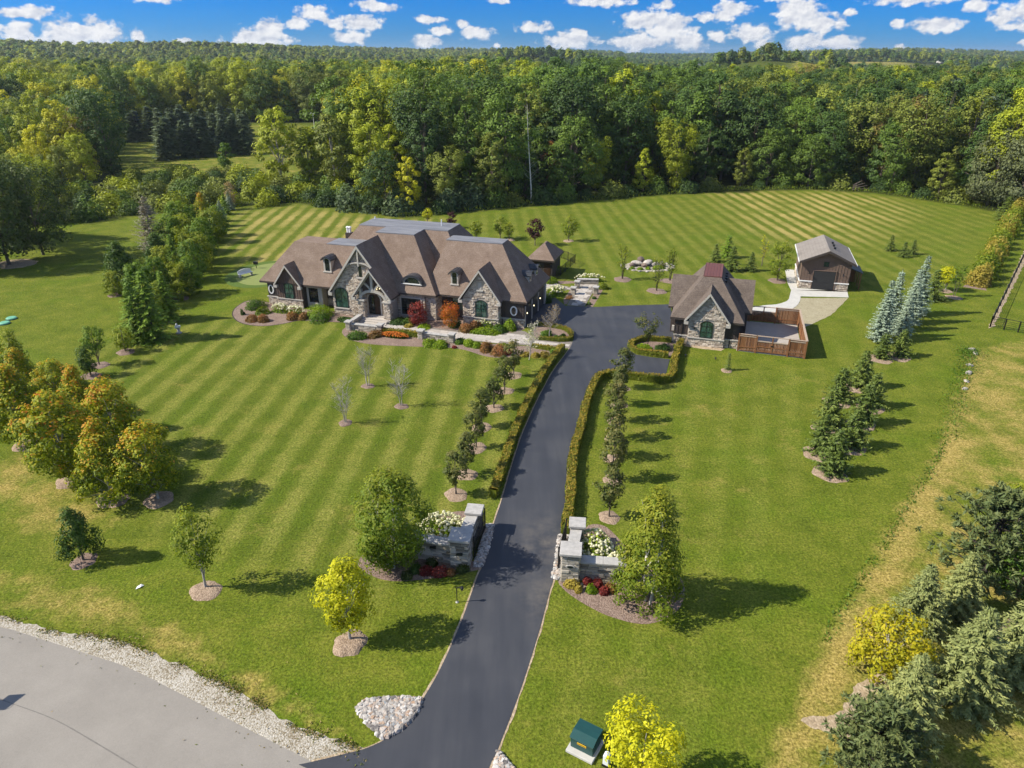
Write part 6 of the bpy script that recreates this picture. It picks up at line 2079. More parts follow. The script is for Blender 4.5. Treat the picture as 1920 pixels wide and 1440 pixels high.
for (p, rz) in (((-3.02, 32.80), RZL), ((-4.60, 33.42), R(-13))):
    lab = 'dark blank plaque on the front of the left gate pillar' if p[0] > -4 else 'dark blank plaque on the left gate wall face'
    t = thing('plaque', lab, 'plaque', (*p, 0.95), rz)
    mb = MB(); mb.prism([(-0.2, 0), (0.2, 0.02), (0.2, 0.22), (-0.16, 0.14)], 'y', -0.05, 0.02); mb.build('plate', M['black'], t)
    mb = MB(); mb.prism([(-0.12, 0.05), (0.14, 0.06), (0.14, 0.14), (-0.1, 0.10)], 'y', -0.056, -0.049); mb.build('number_field', M['frame'], t)
t = thing('house_crest', 'grey wall ornament on the sunlit right gate pillar', 'ornament', (3.24, 31.57, 1.15), R(-7))
mb = MB(); mb.prism([(0.26 * math.cos(a) , 0.13 * math.sin(a)) for a in np.linspace(0, 6.2832, 13)[:-1]], 'y', -0.05, 0.01); mb.build('plate', M['cap'], t, bevel=0.01)
mb = MB(); mb.prism([(0.18 * math.cos(a) , 0.08 * math.sin(a)) for a in np.linspace(0, 6.2832, 13)[:-1]], 'y', -0.06, -0.045); mb.build('relief', M['frame'], t)

# ---------------------------------------------------------------- walls of the front walk
def wp(px_): return px_
for (a, b, lab) in (((-17.55,72.29), (-14.09,71.31), 'low stone wall before the porch steps with limestone coping'), ((-9.44,69.58), (-6.29,68.51), 'low stone wall beside the front walk behind a lime green mound'),
                    ((-17.46,73.28), (-16.75,75.71), 'stone side wall of the porch steps left of the arch')):
    lowwall('garden_wall', lab, a, b, 0.35, 0.62, (0,), 'low walls of the front walk', 0.09)
for (a, lab) in (((-17.57,72.12), 'short stone walk pillar at the far left porch corner'), ((-14.01,71.15), 'short stone walk pillar right of the porch steps'),
                 ((-9.48,69.43), 'short stone walk pillar left of the lime green mound'), ((-6.17,68.36), 'short stone walk pillar right of the lime green mound')):
    t = pillar('walk_pillar', lab, a, TH, 0.5, 0.5, 0.85); t['group'] = 'short walk pillars'
lowwall('garden_wall', 'low stone seat wall at the back of the side court', (8.43,89.02), (11.17,88.79), 0.4, 0.6, (0,), 'court walls', 0.09)
for (a, lab) in (((8.28,87.17), 'short court pillar at the left end of the seat wall'), ((7.59,84.52), 'dark capped court pillar at the left of the paved walk'), ((10.39,84.73), 'dark capped court pillar at the right of the paved walk')):
    t = pillar('court_pillar', lab, a, TH, 0.5, 0.5, 0.8); t['group'] = 'short court pillars'

# ---------------------------------------------------------------- hedges
def hedge(label, path, wd, ht, seed, closed=False, leaf=0.13, dens=260, group=None):
    me = hedge_mesh(path, wd, ht, seed, closed, dens, leaf)
    return tag(ob('boxwood_hedge', me), label, 'hedge', group)


hl = offset_path(smooth_poly([(-0.86,39.94), (-0.72,40.57), (0.04,44.97), (0.84,49.54), (1.86,54.08), (2.89,58.17), (4.07,62.28), (5.46,66.18)], 4, False), 0.42)
hedge('long clipped boxwood hedge along the left edge of the drive', hl, 0.62, 0.72, 1)
hr = offset_path(smooth_poly([(2.90,35.98), (3.39,38.89), (3.81,42.93), (4.20,45.74), (5.00,49.19), (5.77,53.18), (6.62,56.49), (7.43,58.86), (8.17,59.80), (9.63,60.04), (11.75,59.45), (14.01,58.98), (14.86,61.77), (16.03,65.48), (16.97,67.92)], 3, False), -0.40)
hedge('long clipped boxwood hedge curving along the right edge of the drive', hr, 0.62, 0.72, 2)
h3 = smooth_poly([(16.40,68.36), (13.95,68.82), (12.61,68.07), (12.00,66.90), (12.28,65.62), (13.78,64.79), (15.28,64.38)], 4, False)
hedge('low oval boxwood hedge round the parking island', h3, 0.55, 0.55, 3)
h4 = smooth_poly([(2.81,73.45), (5.31,72.29), (6.14,70.99), (6.20,69.58), (5.53,68.66), (2.78,69.12)], 4, False)
hedge('low boxwood edging round the bed at the garage corner', h4, 0.42, 0.42, 4)
hedge('low boxwood edging along the front walk near the drive', [(1.95,67.04), (3.23,66.47), (4.79,65.76)], 0.42, 0.45, 5)
hedge('dark clipped hedge under the walk before the porch', [(-13.89,71.15), (-12.46,70.67), (-9.76,69.89)], 0.6, 0.6, 6)
# tall yellowing hedge on the far right boundary
rngh = np.random.default_rng(5)
a_, b_ = np.array((60.26,88.55)), np.array((93.01,131.96))
for i in range(15):
    f = i / 14
    p = a_ + (b_ - a_) * f
    me = mound(400 + i % 5, 1.75, 3.3, M['l_ygreen'] if i % 3 else M['l_paleyellow'], 0.27, 800, vtop=0.5) if i < 5 else None
    if i < 5:
        if i == 0: tall = []
        tall.append(me)
    r_ = shrub_thing('boundary_shrub', 'tall yellowing shrub in the clipped boundary row at far right', tuple(p), tall[i % 5], 'tall boundary shrubs', rngh.uniform(0.9, 1.12))
sheet('boundary_mulch', [(57.59,87.63), (59.70,86.05), (61.44,89.50), (59.64,89.97)], 0.006, M['mulch'])

# ---------------------------------------------------------------- shrubs in the house beds
SH = {}


def sh(key, *a, **k):
    if key not in SH: SH[key] = mound(*a, **k)
    return SH[key]


def bush(label, loc, mat, r, h, leaf=0.15, n=650, seed=0, name='shrub', group=None, ry=None, rz=0.0, cat='shrub', ragged=0.2, vtop=0.35):
    me = mound(500 + seed, r, h, M[mat], leaf, n, ry, ragged=ragged, vtop=vtop)
    return shrub_thing(name, label, loc, me, group, 1.0, rz, cat)


bush('tall green shrub at the left house corner', (-30.03,79.42), 'l_green', 1.35, 1.35, seed=1, n=900)
bush('round yellow green shrub in front of the left house corner', (-28.62,77.34), 'l_ygreen', 0.95, 0.9, seed=2)
bush('tiny upright conifer shrub alone in the bare left bed', (-30.70,76.97), 'l_dark', 0.3, 0.8, 0.12, 200, seed=3)
bush('rust coloured round shrub at the left end of the front bed', (-29.01,75.00), 'l_rust', 0.85, 0.85, seed=4, group='rust shrubs of the front bed')
bush('rust coloured round shrub beside its twin in the left front bed', (-27.64,74.83), 'l_rust', 0.80, 0.85, seed=5, group='rust shrubs of the front bed')
bush('rust shrub below the white hydrangeas on their right', (-24.69,75.53), 'l_rust', 0.95, 0.85, seed=6, group='rust shrubs of the front bed')
bush('rust shrub left of the bright green bush by the bay', (-23.36,75.71), 'l_rust', 0.90, 0.85, seed=7, group='rust shrubs of the front bed')
bush('large lime green bush under the bay window', (-21.84,76.61), 'l_lime', 1.75, 1.5, seed=8, n=1000)
bush('mid green bush in front of the lime bush', (-21.37,75.18), 'l_green', 1.15, 0.85, seed=9)
bush('low dark green spreading shrub below the tall gable window', (-18.29,75.00), 'l_dark', 1.2, 0.55, seed=10, ry=0.7)
bush('low dark yew shrub right of the porch pier', (-12.48,73.96), 'l_dark', 1.3, 0.7, seed=11, ry=0.7)
bush('spreading dark yew shrub under the wide front window', (-11.32,74.13), 'l_dark', 0.9, 0.6, seed=12)
bush('yellow and orange clump of perennials at the foot of the crimson shrub', (-11.23,72.95), 'l_paleyellow', 0.6, 0.4, 0.18, 220, seed=13, name='perennial', cat='plant')
bush('lime hosta clump between the walk and the stone pier', (-9.56,72.62), 'l_lime', 0.8, 0.42, 0.28, 180, seed=14, name='hosta', cat='plant')
bush('green spreading juniper beside the walk before the stone garage gable', (-2.84,70.99), 'l_lime', 1.75, 0.75, seed=15, ry=0.9, n=900)
bush('round green shrub right of the juniper', (-1.32,71.63), 'l_green', 1.1, 1.05, seed=16)
bush('bright lime shrub under the oval garage window', (-0.12,72.29), 'l_lime', 0.95, 1.35, seed=17)
bush('coral red round shrub left of the juniper', (-4.82,71.80), 'l_rust', 0.95, 0.9, seed=18, vtop=0.6)
bush('brown red shrub tucked behind the coral one', (-3.93,72.45), 'l_rust', 0.8, 0.9, seed=19)
bush('dark blue green shrub at the foot of the orange shrub', (-6.06,73.12), 'l_dark', 0.9, 0.7, seed=20)
bush('dark green shrub at the far left of the walk bed', (-16.18,69.73), 'l_green', 1.35, 0.85, seed=21, ry=1.0, n=800)
bush('rust round shrub between dark green shrub and orange flowers', (-14.38,70.04), 'l_rust', 1.0, 1.0, seed=22)
bush('low lime green mound under the walk wall on its left', (-8.31,67.77), 'l_lime', 0.9, 0.65, seed=23)
bush('low lime green mound under the walk wall on its right', (-7.12,67.33), 'l_lime', 1.0, 0.7, seed=24)
bush('small dark red perennial on bare mulch beside the lime mounds', (-5.84,66.90), 'l_red', 0.4, 0.3, 0.12, 140, seed=25, name='perennial', cat='plant')
bush('dark green round shrub starting the row right of the walk pillar', (-5.33,68.22), 'l_green', 0.6, 0.75, seed=26)
bush('yellow green clipped shrub second in the row right of the walk pillar', (-4.36,67.62), 'l_lime', 0.75, 0.75, seed=27)
bush('yellow green clipped shrub third in the row right of the walk pillar', (-3.58,67.19), 'l_lime', 0.65, 0.7, seed=28)
bush('rust shrub taller of the two by the drive trees', (-2.46,66.18), 'l_rust', 0.95, 1.1, seed=29)
bush('rust and green shrub lower of the two by the drive trees', (-1.33,65.48), 'l_rust', 1.05, 0.95, seed=30)
bush('small scarlet shrub right of the rust pair', (-0.32,65.34), 'l_red', 0.55, 0.55, seed=31)
bush('golden low shrub behind the scarlet one beside the walk', (-0.54,66.90), 'l_ygreen', 0.9, 0.55, seed=32, ry=0.5)
for i, (p, lab) in enumerate((((1.26,64.79), 'straw yellow grass clump left of the bare tree'), ((2.25,64.52), 'straw yellow grass clump right of the bare tree'), ((3.20,64.65), 'straw yellow grass clump next to the hedge'))):
    bush(lab, p, 'l_paleyellow', 0.62, 0.55, 0.2, 260, seed=33 + i, name='grass_clump', cat='plant')
bush('green mound at the hedge corner by the walk end', (4.25,65.62), 'l_green', 0.5, 0.5, seed=36)
bush('round green shrub inside the garage corner bed on its left', (3.55,70.36), 'l_green', 0.75, 0.8, seed=37)
bush('round green shrub inside the garage corner bed in the middle', (4.61,69.12), 'l_green', 0.5, 0.55, seed=38)
bush('round green shrub inside the garage corner bed at its right end', (5.41,69.43), 'l_green', 0.55, 0.6, seed=39)
bush('lime spreading shrub under the dark tree in the parking island', (13.17,66.47), 'l_lime', 1.0, 0.5, seed=40)
bush('dark round shrub right of the tree in the parking island', (15.00,66.18), 'l_dark', 0.9, 0.7, seed=41)
bush('yellowish low shrub at the front of the parking island', (13.86,65.20), 'l_paleyellow', 0.7, 0.35, 0.14, 260, seed=42)
bush('yellow flowering mound at the court end of the black fence', (5.78,93.71), 'l_lime', 1.3, 1.5, seed=43)
bush('yellow low shrub behind the garage roof edge', (4.86,89.50), 'l_lime', 1.0, 0.9, seed=44)
bush('green shrub below the side path hydrangeas', (4.10,81.59), 'l_dark', 0.9, 0.9, seed=45)
bush('gold mound right of the court seat wall', (11.51,86.94), 'l_ygreen', 0.8, 0.9, seed=46)
bush('small dark shrub on the right bed of the paved walk, nearer the drive', (9.19,80.59), 'l_dark', 0.35, 0.3, 0.1, 150, seed=47)
bush('small dark shrub on the right bed of the paved walk, nearer the pillar', (9.99,82.82), 'l_dark', 0.35, 0.35, 0.1, 150, seed=48)
bush('small bronze shrub on the left bed of the paved walk', (7.01,82.82), 'l_rust', 0.5, 0.45, 0.1, 200, seed=49)
# the two clipped ball shrubs
for lab, p, mt, r, z, sd in (('crimson ball shaped shrub before the wide front window', (-10.26,73.62), 'l_red', 1.05, 2.5, 1), ('flame orange ball shaped shrub before the recess by the stone gable', (-6.63,72.95), 'l_orange', 1.22, 2.7, 2)):
    t = thing('ball_shrub', lab, 'shrub', (*p, 0))
    tr_, cr_ = broadleaf(600 + sd, z, 0.1, r * 0.92, 0.12, 0.13, 110, 26, 'round', M[mt], M['bark'], 0.25, flat=1.0, clump_r=r * 0.30)
    ob('trunk', tr_, t); ob('crown', cr_, t)


def hydrangea(label, loc, rx, ry, h, nf, seed, rz=0.0, mat='petal', fr=0.10, leafm='l_lime', group=None, name='hydrangea'):
    rng = np.random.default_rng(seed)
    t = thing(name, label, 'flowering shrub', (*loc, 0) if len(loc) == 2 else loc, rz, group)
    ob('foliage', mound(seed + 900, rx, h, M[leafm], 0.15, int(420 * max(1, rx * ry)), ry), t)
    a = rng.uniform(0, 6.28, nf); q = np.sqrt(rng.uniform(0, 1, nf)) * 0.92
    x, y = q * np.cos(a) * rx, q * np.sin(a) * ry
    z = h * np.sqrt(np.clip(1 - q ** 2, 0.05, 1)) * rng.uniform(0.86, 1.08, nf) + 0.05
    ob('blossoms', ball_cloud(seed, np.stack([x, y, z], 1), fr, M[mat]), t)
    return t


hydrangea('white hydrangea bank under the left wing stone base, left part', (-26.64,77.90), 1.25, 0.75, 1.0, 60, 1, TH)
hydrangea('white hydrangea bank under the left wing stone base, right part', (-24.72,77.15), 1.25, 0.75, 0.95, 55, 2, TH)
hydrangea('white hydrangeas below the stone garage gable', (-2.80,73.12), 1.8, 0.6, 0.95, 45, 3, TH)
hydrangea('long bank of orange flowers before the walk hedge', (-12.28,69.89), 1.7, 0.55, 0.5, 210, 4, TH, 'petal_orange', 0.085, 'l_green', name='orange_flowers')
hydrangea('cream hydrangeas filling the left gate bed behind the wall', (-4.4, 35.9), 1.7, 1.75, 1.15, 150, 5, R(-12), fr=0.11)
hydrangea('smaller cream hydrangea at the back of the left gate bed', (-3.35, 36.3), 0.9, 0.8, 0.95, 40, 6, R(-12), fr=0.12)
hydrangea('cream hydrangeas filling the right gate bed beside the pillar', (4.95, 34.2), 1.1, 1.8, 1.1, 130, 7, 0, fr=0.10)
hydrangea('cream hydrangeas reaching towards the right birch', (6.3, 32.9), 1.0, 0.8, 0.9, 60, 8, 0, fr=0.10)
hydrangea('pale hydrangea mound by the side path', (5.25,83.87), 1.9, 1.0, 1.2, 70, 9, R(40), fr=0.13)
hydrangea('white flowering plants on top of the court seat wall', (10.18,89.97), 2.3, 0.6, 1.0, 60, 10, R(-2), fr=0.12)
# gate bed shrubs
for i, (lab, p, mt, r, h) in enumerate((
    ('scarlet shrub nearest the right gate pillar', (4.23,31.58), 'l_red', 0.34, 0.55), ('scarlet shrub second from the right gate pillar', (4.77,31.27), 'l_red', 0.38, 0.6),
    ('lime shrub between the two scarlet shrubs', (4.38,30.92), 'l_lime', 0.38, 0.5), ('orange red shrub beside the right birch', (5.09,30.75), 'l_red', 0.34, 0.4),
    ('straw yellow grass at the foot of the right gate pillar', (3.29,31.40), 'l_paleyellow', 0.5, 0.4), ('straw yellow grass right of the pillar foot', (3.61,30.92), 'l_paleyellow', 0.32, 0.35),
    ('bronze shrub touching the right birch', (5.48,31.01), 'l_rust', 0.42, 0.5), ('dark red shrub first in the left gate bed by the pillar', (-4.15,32.35), 'l_red', 0.5, 0.55),
    ('dark red shrub in the middle of the left gate bed', (-4.90,32.44), 'l_red', 0.48, 0.5), ('dark green shrub between dark red shrubs of the left gate bed', (-4.66,33.09), 'l_olive', 0.4, 0.55),
    ('olive shrub under the left gate pillar plaque', (-2.77,32.72), 'l_olive', 0.42, 0.5), ('olive clump left of the pillar shrub', (-3.45,32.35), 'l_rust', 0.36, 0.42),
    ('dark green shrub at the birch end of the left gate bed', (-5.59,32.62), 'l_dark', 0.42, 0.45), ('small olive shrub beneath the left birch', (-5.95,32.07), 'l_olive', 0.36, 0.4))):
    bush(lab, p, mt, r, h, 0.11, 330, seed=60 + i)
t = thing('spotlight', 'small black spotlight on the right gate bed mulch', 'spotlight', (*(3.82,31.01), 0))
mb = MB(); mb.tube([(0, 0, 0), (0, 0, .16)], 0.03, 6); mb.build('stake', M['black'], t)
mb = MB(); mb.tube([(0, 0, .16), (0.12, 0.18, .26)], 0.09, 8); mb.build('lamp_head', M['black'], t)

# ---------------------------------------------------------------- drive trees
LEFTROW = [((-3.78,40.38), 3.32), ((-3.25,42.93), 3.4), ((-2.70,46.68), 3.3), ((-2.42,49.89), 3.4), ((-1.52,53.27), 3.4), ((-0.66,56.71), 3.4), ((0.15,60.04), 3.5)]
ords = ('nearest the gate', 'second from the gate', 'third from the gate', 'fourth from the gate', 'fifth from the gate', 'sixth from the gate', 'last before the house bed')
dts = [broadleaf(700 + i, 3.45, .1, 0.86, 0.27, 0.165, 46, 34, ('oval', 'tear', 'oval')[i % 3], M['l_olive'], M['bark'], 0.3, flat=0.8, clump_r=0.30, vout=0.4, rtrunk=0.055) for i in range(6)]
for i, (p, h) in enumerate(LEFTROW):
    tree_thing('drive_tree', 'young bronze green tree left of the drive, %s' % ords[i], p, dts[i % 6], 'young trees lining the drive', h / 3.45, i * 1.3)
    ring(p, 0.82, M['mulch_dry'], i)
RIGHTROW = [((6.24,37.82), 3.7), ((7.01,42.23), 3.7), ((7.45,45.12), 3.6), ((7.93,48.16), 3.6), ((8.38,50.98), 3.6), ((9.08,53.87), 3.6), ((9.78,57.26), 3.9)]
ords2 = ('nearest the gate', 'second from the gate', 'third from the gate', 'fourth from the gate', 'fifth from the gate', 'sixth from the gate', 'last before the parking bay')
for i, (p, h) in enumerate(RIGHTROW):
    tree_thing('drive_tree', 'young bronze green tree right of the drive, %s' % ords2[i], p, dts[(i + 2) % 6], 'young trees lining the drive', h / 3.45, i * 2.1 + 0.4)
    ring(p, 0.72, M['mulch_dry'], 20 + i)
# trees at the walk end and islands
bt = bare_tree(720, 3.6, 1.9, M['bark_pale'], M['l_tan'], 1, 420, 0.13, 90, 0.06)
tree_thing('thin_tree', 'thinning tan leaved tree in the bed at the garage corner', (3.86,69.73), bt)
bt2 = bare_tree(721, 3.9, 1.7, M['bark_pale'], M['petal'], 1, 330, 0.12, 85, 0.055)
tree_thing('thin_tree', 'pale blossoming thin tree beside the front walk', (1.61,63.71), bt2)
dk = broadleaf(722, 3.4, .1, 1.25, 0.30, 0.15, 60, 30, 'vase', M['l_tan'], M['bark_dark'], 0.2, flat=0.8, clump_r=0.34)
dk[1].materials[0] = M['l_olive']
tree_thing('dark_small_tree', 'small brownish tree in the parking island hedge', (13.73,66.90), dk)
# three nearly bare birches on the front lawn
for i, (p, h, lab, lf) in enumerate((((-13.43,50.71), 3.9, 'nearly bare multi stem birch on the striped lawn, lowest of three', 60), ((-12.91,57.71), 4.1, 'sparse birch with a few yellow leaves on the striped lawn', 200), ((-9.33,53.67), 4.2, 'nearly bare multi stem birch on the striped lawn, closest to the drive', 60))):
    tree_thing('lawn_birch', lab, p, bare_tree(730 + i, h, 1.75, M['bark_pale'], M['l_ygreen'], 3, lf, 0.13, 96, 0.042), 'thin birches on the front lawn')
    ring(p, 0.58, M['mulch'], 40 + i)

# ---------------------------------------------------------------- left front autumn maples
mp = [broadleaf(740 + i, 7.6, .2, 2.5, 0.10, 0.22, 125, 80, ('oval', 'tear', 'oval', 'tear')[i], M['l_maple'], M['bark_pale'], 0.34, flat=0.95, clump_r=0.62, vout=0.5, rtrunk=0.11) for i in range(4)]
maples = [((298, 937), (-23.58,39.81), 5.6, 'front right maple of the autumn grove, yellow green with red lower twigs'), ((212, 938), (-26.61,39.75), 5.9, 'front middle maple of the autumn grove above two mulch rings'),
          ((132, 900), (-30.78,42.10), 6.9, 'large orange tipped maple in front left of the autumn grove'), ((51, 834), (-36.83,47.00), 6.6, 'maple at the left picture edge with its trunk showing'),
          ((228, 850), (-29.02,45.74), 6.0, 'green gold maple behind the front right grove tree'), ((150, 815), (-33.30,49.02), 5.6, 'orange topped maple in the back row of the grove'), ((185, 790), (-36.84,51.92), 5.0, 'small gold maple at the back of the grove'),
          ((60, 780), (-40.03,52.69), 5.6, 'bronze maple behind the left edge maple')]
for i, (_, p, h, lab) in enumerate(maples):
    tree_thing('autumn_maple', lab, p, mp[i % 4], 'autumn maples on the left front lawn', h / 7.6, i * 1.7, sx=1.05)
    if i < 4: ring(p, 1.0, M['mulch_dry'], 50 + i, 0.10)
cy = broadleaf(750, 5.4, .1, 1.35, 0.05, 0.20, 70, 60, 'tear', M['l_ygreen'], M['bark'], 0.9, flat=1, clump_r=0.5)
tree_thing('dense_tree', 'dark columnar tree with yellow top at left picture edge', (-45.46,57.94), cy, scale=0.95)
tree_thing('dense_tree', 'yellow tipped columnar tree just right of the dark one at left edge', (-43.41,57.26), cy, scale=1.0, rz=2.0)
for i, (p, h, rx, lab, mt, tr0) in enumerate((((-39.42,62.41), 4.0, 1.15, 'young green tree with bare trunk left of the spruces', 'l_green', 0.42), ((-38.90,59.92), 2.9, 0.8, 'small dark green tree just in front of the young tree', 'l_dark', 0.15), ((-38.57,65.76), 2.7, 1.15, 'small yellow green tree at the foot of the spruces', 'l_ygreen', 0.12))):
    tree_thing('young_tree', lab, p, broadleaf(760 + i, h, .1, rx, tr0, 0.18, 46, 34, 'oval', M[mt], M['bark'], 0.4, flat=0.9, clump_r=0.36, vout=0.4, rtrunk=0.06))
    ring(p, 0.9, M['mulch'], 60 + i)
# front row by the road
t5 = broadleaf(770, 4.3, .2, 1.15, 0.12, 0.15, 80, 56, 'tear', M['l_dark'], M['bark'], 0.5, flat=1, clump_r=0.36, vout=0.5)
t5[1].materials[0] = M['l_ygreen']
dkc = broadleaf(771, 4.3, .2, 1.2, 0.14, 0.15, 80, 58, 'tear', M['l_dark'], M['bark'], 0.7, flat=1, clump_r=0.36, vout=0.5)
tree_thing('small_tree', 'dense dark green tree with gold tips on the left front lawn', (-25.14,33.48), dkc, scale=0.93)
ring((-25.14,33.48), 0.75, M['mulch'], 70)
tree_thing('young_tree', 'airy yellow green maple on a mulch ring near the road', (-17.07,31.18), broadleaf(772, 5.4, .15, 1.25, 0.24, 0.15, 78, 34, 'oval', M['l_ygreen'], M['bark_pale'], 0.35, flat=0.9, clump_r=0.36, vout=0.4, rtrunk=0.06), rz=0.3)
ring((-16.97,30.92), 0.85, M['mulch_dry'], 71)
yel = broadleaf(773, 4.9, .15, 1.35, 0.22, 0.15, 95, 62, 'oval', M['l_yellow'], M['bark_pale'], 0.35, flat=0.9, clump_r=0.40, vout=0.5, rtrunk=0.07)
tree_thing('golden_tree', 'bright golden young tree on a mulch ring beside the drive', (-8.21,27.28), yel, rz=1.0)
ring((-8.19,27.06), 0.88, M['mulch_dry'], 72, 0.10)
tree_thing('golden_tree', 'bright golden tree cut by the bottom picture edge', (5.1, 18.9), broadleaf(774, 4.0, .15, 1.5, 0.14, 0.14, 110, 62, 'vase', M['l_yellow'], M['bark_pale'], 0.3, flat=1.0, clump_r=0.40, vout=0.5, rtrunk=0.07), rz=0.5)
# gate birches
bl = broadleaf(780, 6.4, .2, 2.1, 0.04, 0.16, 170, 95, 'oval', M['l_birch'], M['bark_birch'], 0.35, stems=3, flat=1.0, clump_r=0.55, vout=0.5, rtrunk=0.09)
tree_thing('birch', 'full green clump birch beside the left gate wall', (-6.97,33.00), bl, rz=0.6)
br_ = broadleaf(781, 7.2, .2, 1.95, 0.02, 0.15, 175, 95, 'tear', M['l_birch'], M['bark_birch'], 0.55, stems=3, flat=1.0, clump_r=0.50, vout=0.5, rtrunk=0.09)
tree_thing('birch', 'tall golden green clump birch right of the gate', (7.42,30.07), br_, rz=1.9)

# ---------------------------------------------------------------- tree belt left of the house
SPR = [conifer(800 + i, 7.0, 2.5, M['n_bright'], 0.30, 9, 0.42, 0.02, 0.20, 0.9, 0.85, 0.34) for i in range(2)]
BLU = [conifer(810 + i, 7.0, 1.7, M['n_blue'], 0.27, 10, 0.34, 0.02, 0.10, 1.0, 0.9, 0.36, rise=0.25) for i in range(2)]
BEL = [broadleaf(820 + i, 5.5, .1, 2.2, 0.06, 0.25, 95, 56, ('oval', 'round', 'tear')[i], M[('l_green', 'l_ygreen', 'l_dark')[i]], M['bark'], 0.4, flat=0.9, clump_r=0.58, vout=0.4) for i in range(3)]
belt = [
 ((-38.57,68.66), 's', 0, 5.6, 'dark green spruce at the left front of the tree belt'), ((-37.30,69.27), 's', 0, 6.6, 'tallest bright green spruce at the front of the tree belt'), ((-38.32,75.18), 's', 1, 5.0, 'dark spruce at the right front of the tree belt'),
 ((-40.36,82.82), 'b', 1, 3.9, 'yellow green spreading maple behind the front spruces'), ((-42.82,82.82), 'b', 0, 4.4, 'green maple in the middle of the tree belt'), ((-49.82,88.32), 'b', 2, 5.0, 'round dark tree standing out left of the tree belt'),
 ((-48.83,84.30), 'y', 1, 2.7, 'small yellow tree on bare soil left of the tree belt'), ((-41.80,90.70), 'b', 0, 4.6, 'green tree at the right side of the tree belt before the golf green'), ((-45.88,94.49), 's', 1, 4.6, 'dark conifer inside the tree belt'),
 ((-46.11,98.57), 'b', 1, 4.6, 'yellow green tree mid way along the tree belt'), ((-43.95,99.99), 'b', 0, 5.4, 'upright green tree in the mid belt facing the back lawn'), ((-49.27,97.17), 'b', 2, 4.2, 'dark leafy tree behind the pale thin tree'),
 ((-51.75,111.13), 'b', 0, 5.6, 'tall narrow green tree at the left of the mid belt'), ((-47.12,111.13), 'b', 1, 4.8, 'yellow green tree at the lawn side of the upper belt'), ((-50.19,112.90), 's', 1, 5.0, 'dark blue green spruce in the upper belt'),
 ((-49.95,119.73), 'B', 0, 3.4, 'blue spruce nearest in the upper belt'), ((-51.61,126.89), 'B', 1, 3.4, 'blue spruce second in the upper belt'), ((-53.05,132.92), 's', 1, 3.6, 'dark spruce near the top of the belt'), ((-53.69,136.89), 'B', 0, 3.2, 'small blue spruce at the top of the belt'),
 ((-52.87,122.59), 'm', 0, 5.6, 'orange autumn maple towards the top of the belt'), ((-53.65,137.92), 'g', 0, 5.2, 'pale leaved thin tree at the top end of the belt'), ((-45.85,106.10), 's', 0, 3.8, 'green spruce facing the back lawn in the mid belt'),
 ((-39.67,84.95), 'b', 0, 4.0, 'green leafy tree at the lawn side of the belt by the golf green'), ((-44.57,89.50), 'b', 1, 4.4, 'light green tree filling the belt behind the round dark one'), ((-43.35,79.81), 'b', 0, 4.6, 'green tree between round dark tree and front spruces'),
 ((-42.81,95.01), 'b', 1, 4.6, 'light green tree at the lawn side half way along the belt'), ((-49.91,102.97), 'b', 0, 5.0, 'green tree behind the middle of the belt'), ((-48.42,104.51), 'b', 1, 5.0, 'lime tinted tree in the middle of the upper belt'), ((-47.87,115.85), 'b', 0, 4.2, 'small green tree below the blue spruces'), ((-39.39,75.18), 'b', 1, 4.0, 'yellow green tree rising between the front spruces')]
for i, (p, k, j, h, lab) in enumerate(belt):
    if k == 's': tree_thing('spruce', lab, p, SPR[j], 'tree belt left of the house', h / 6.2, i * 1.1)
    elif k == 'B': tree_thing('blue_spruce', lab, p, BLU[j], 'tree belt left of the house', h / 6.4, i * 1.1, sx=1.5)
    elif k in 'by': tree_thing('broadleaf_tree', lab, p, BEL[j], 'tree belt left of the house', h / 4.9, i * 1.1)
    elif k == 'm': tree_thing('autumn_maple', lab, p, mp[1], 'tree belt left of the house', h / 7.6, 2.0)
    else: tree_thing('thin_tree', lab, p, broadleaf(830, 5.2, .1, 1.3, 0.15, 0.2, 46, 24, 'oval', M['l_tan'], M['bark_pale'], 0.2, clump_r=0.5), 'tree belt left of the house')
    if i in (2, 3, 4, 6, 7): ring(p, 1.0, M['mulch'], 80 + i)
tree_thing('dying_conifer', 'pale grey half dead larch in the belt left of the house', (-52.86,103.58), conifer(835, 8.6, 2.9, M['l_grey'], 0.34, 8, 0.46, 0.06, 0.0, 0.9, 0.8, 0.26, 0.25, 0.4, M['bark_pale']))
# big maples of the left neighbour
BG = [broadleaf(840 + i, 15.5, .3, 5.2, 0.10, 0.42, 130, 70, 'round', M['l_forest'], M['bark'], 0.3, flat=0.8, clump_r=1.35, vout=0.3) for i in range(2)]
for i, (p, h, lab) in enumerate((((-70.85,98.00), 15.0, 'huge dark maple at the left picture edge by the shaded lawn'), ((-69.37,103.58), 13.0, 'big dark maple spreading over the neighbour lawn'), ((-75.01,94.49), 15, 'big maple beyond the left picture edge'), ((-79.10,111.13), 14, 'dark maple behind the huge edge maple'), ((-87.06,112.90), 15, 'tall dark maple beyond the left edge farther back'))):
    tree_thing('big_maple', lab, p, BG[i % 2], 'big maples of the neighbour', h / 15.5, i * 2.2, tint=(0.085, 0.118, 0.026))

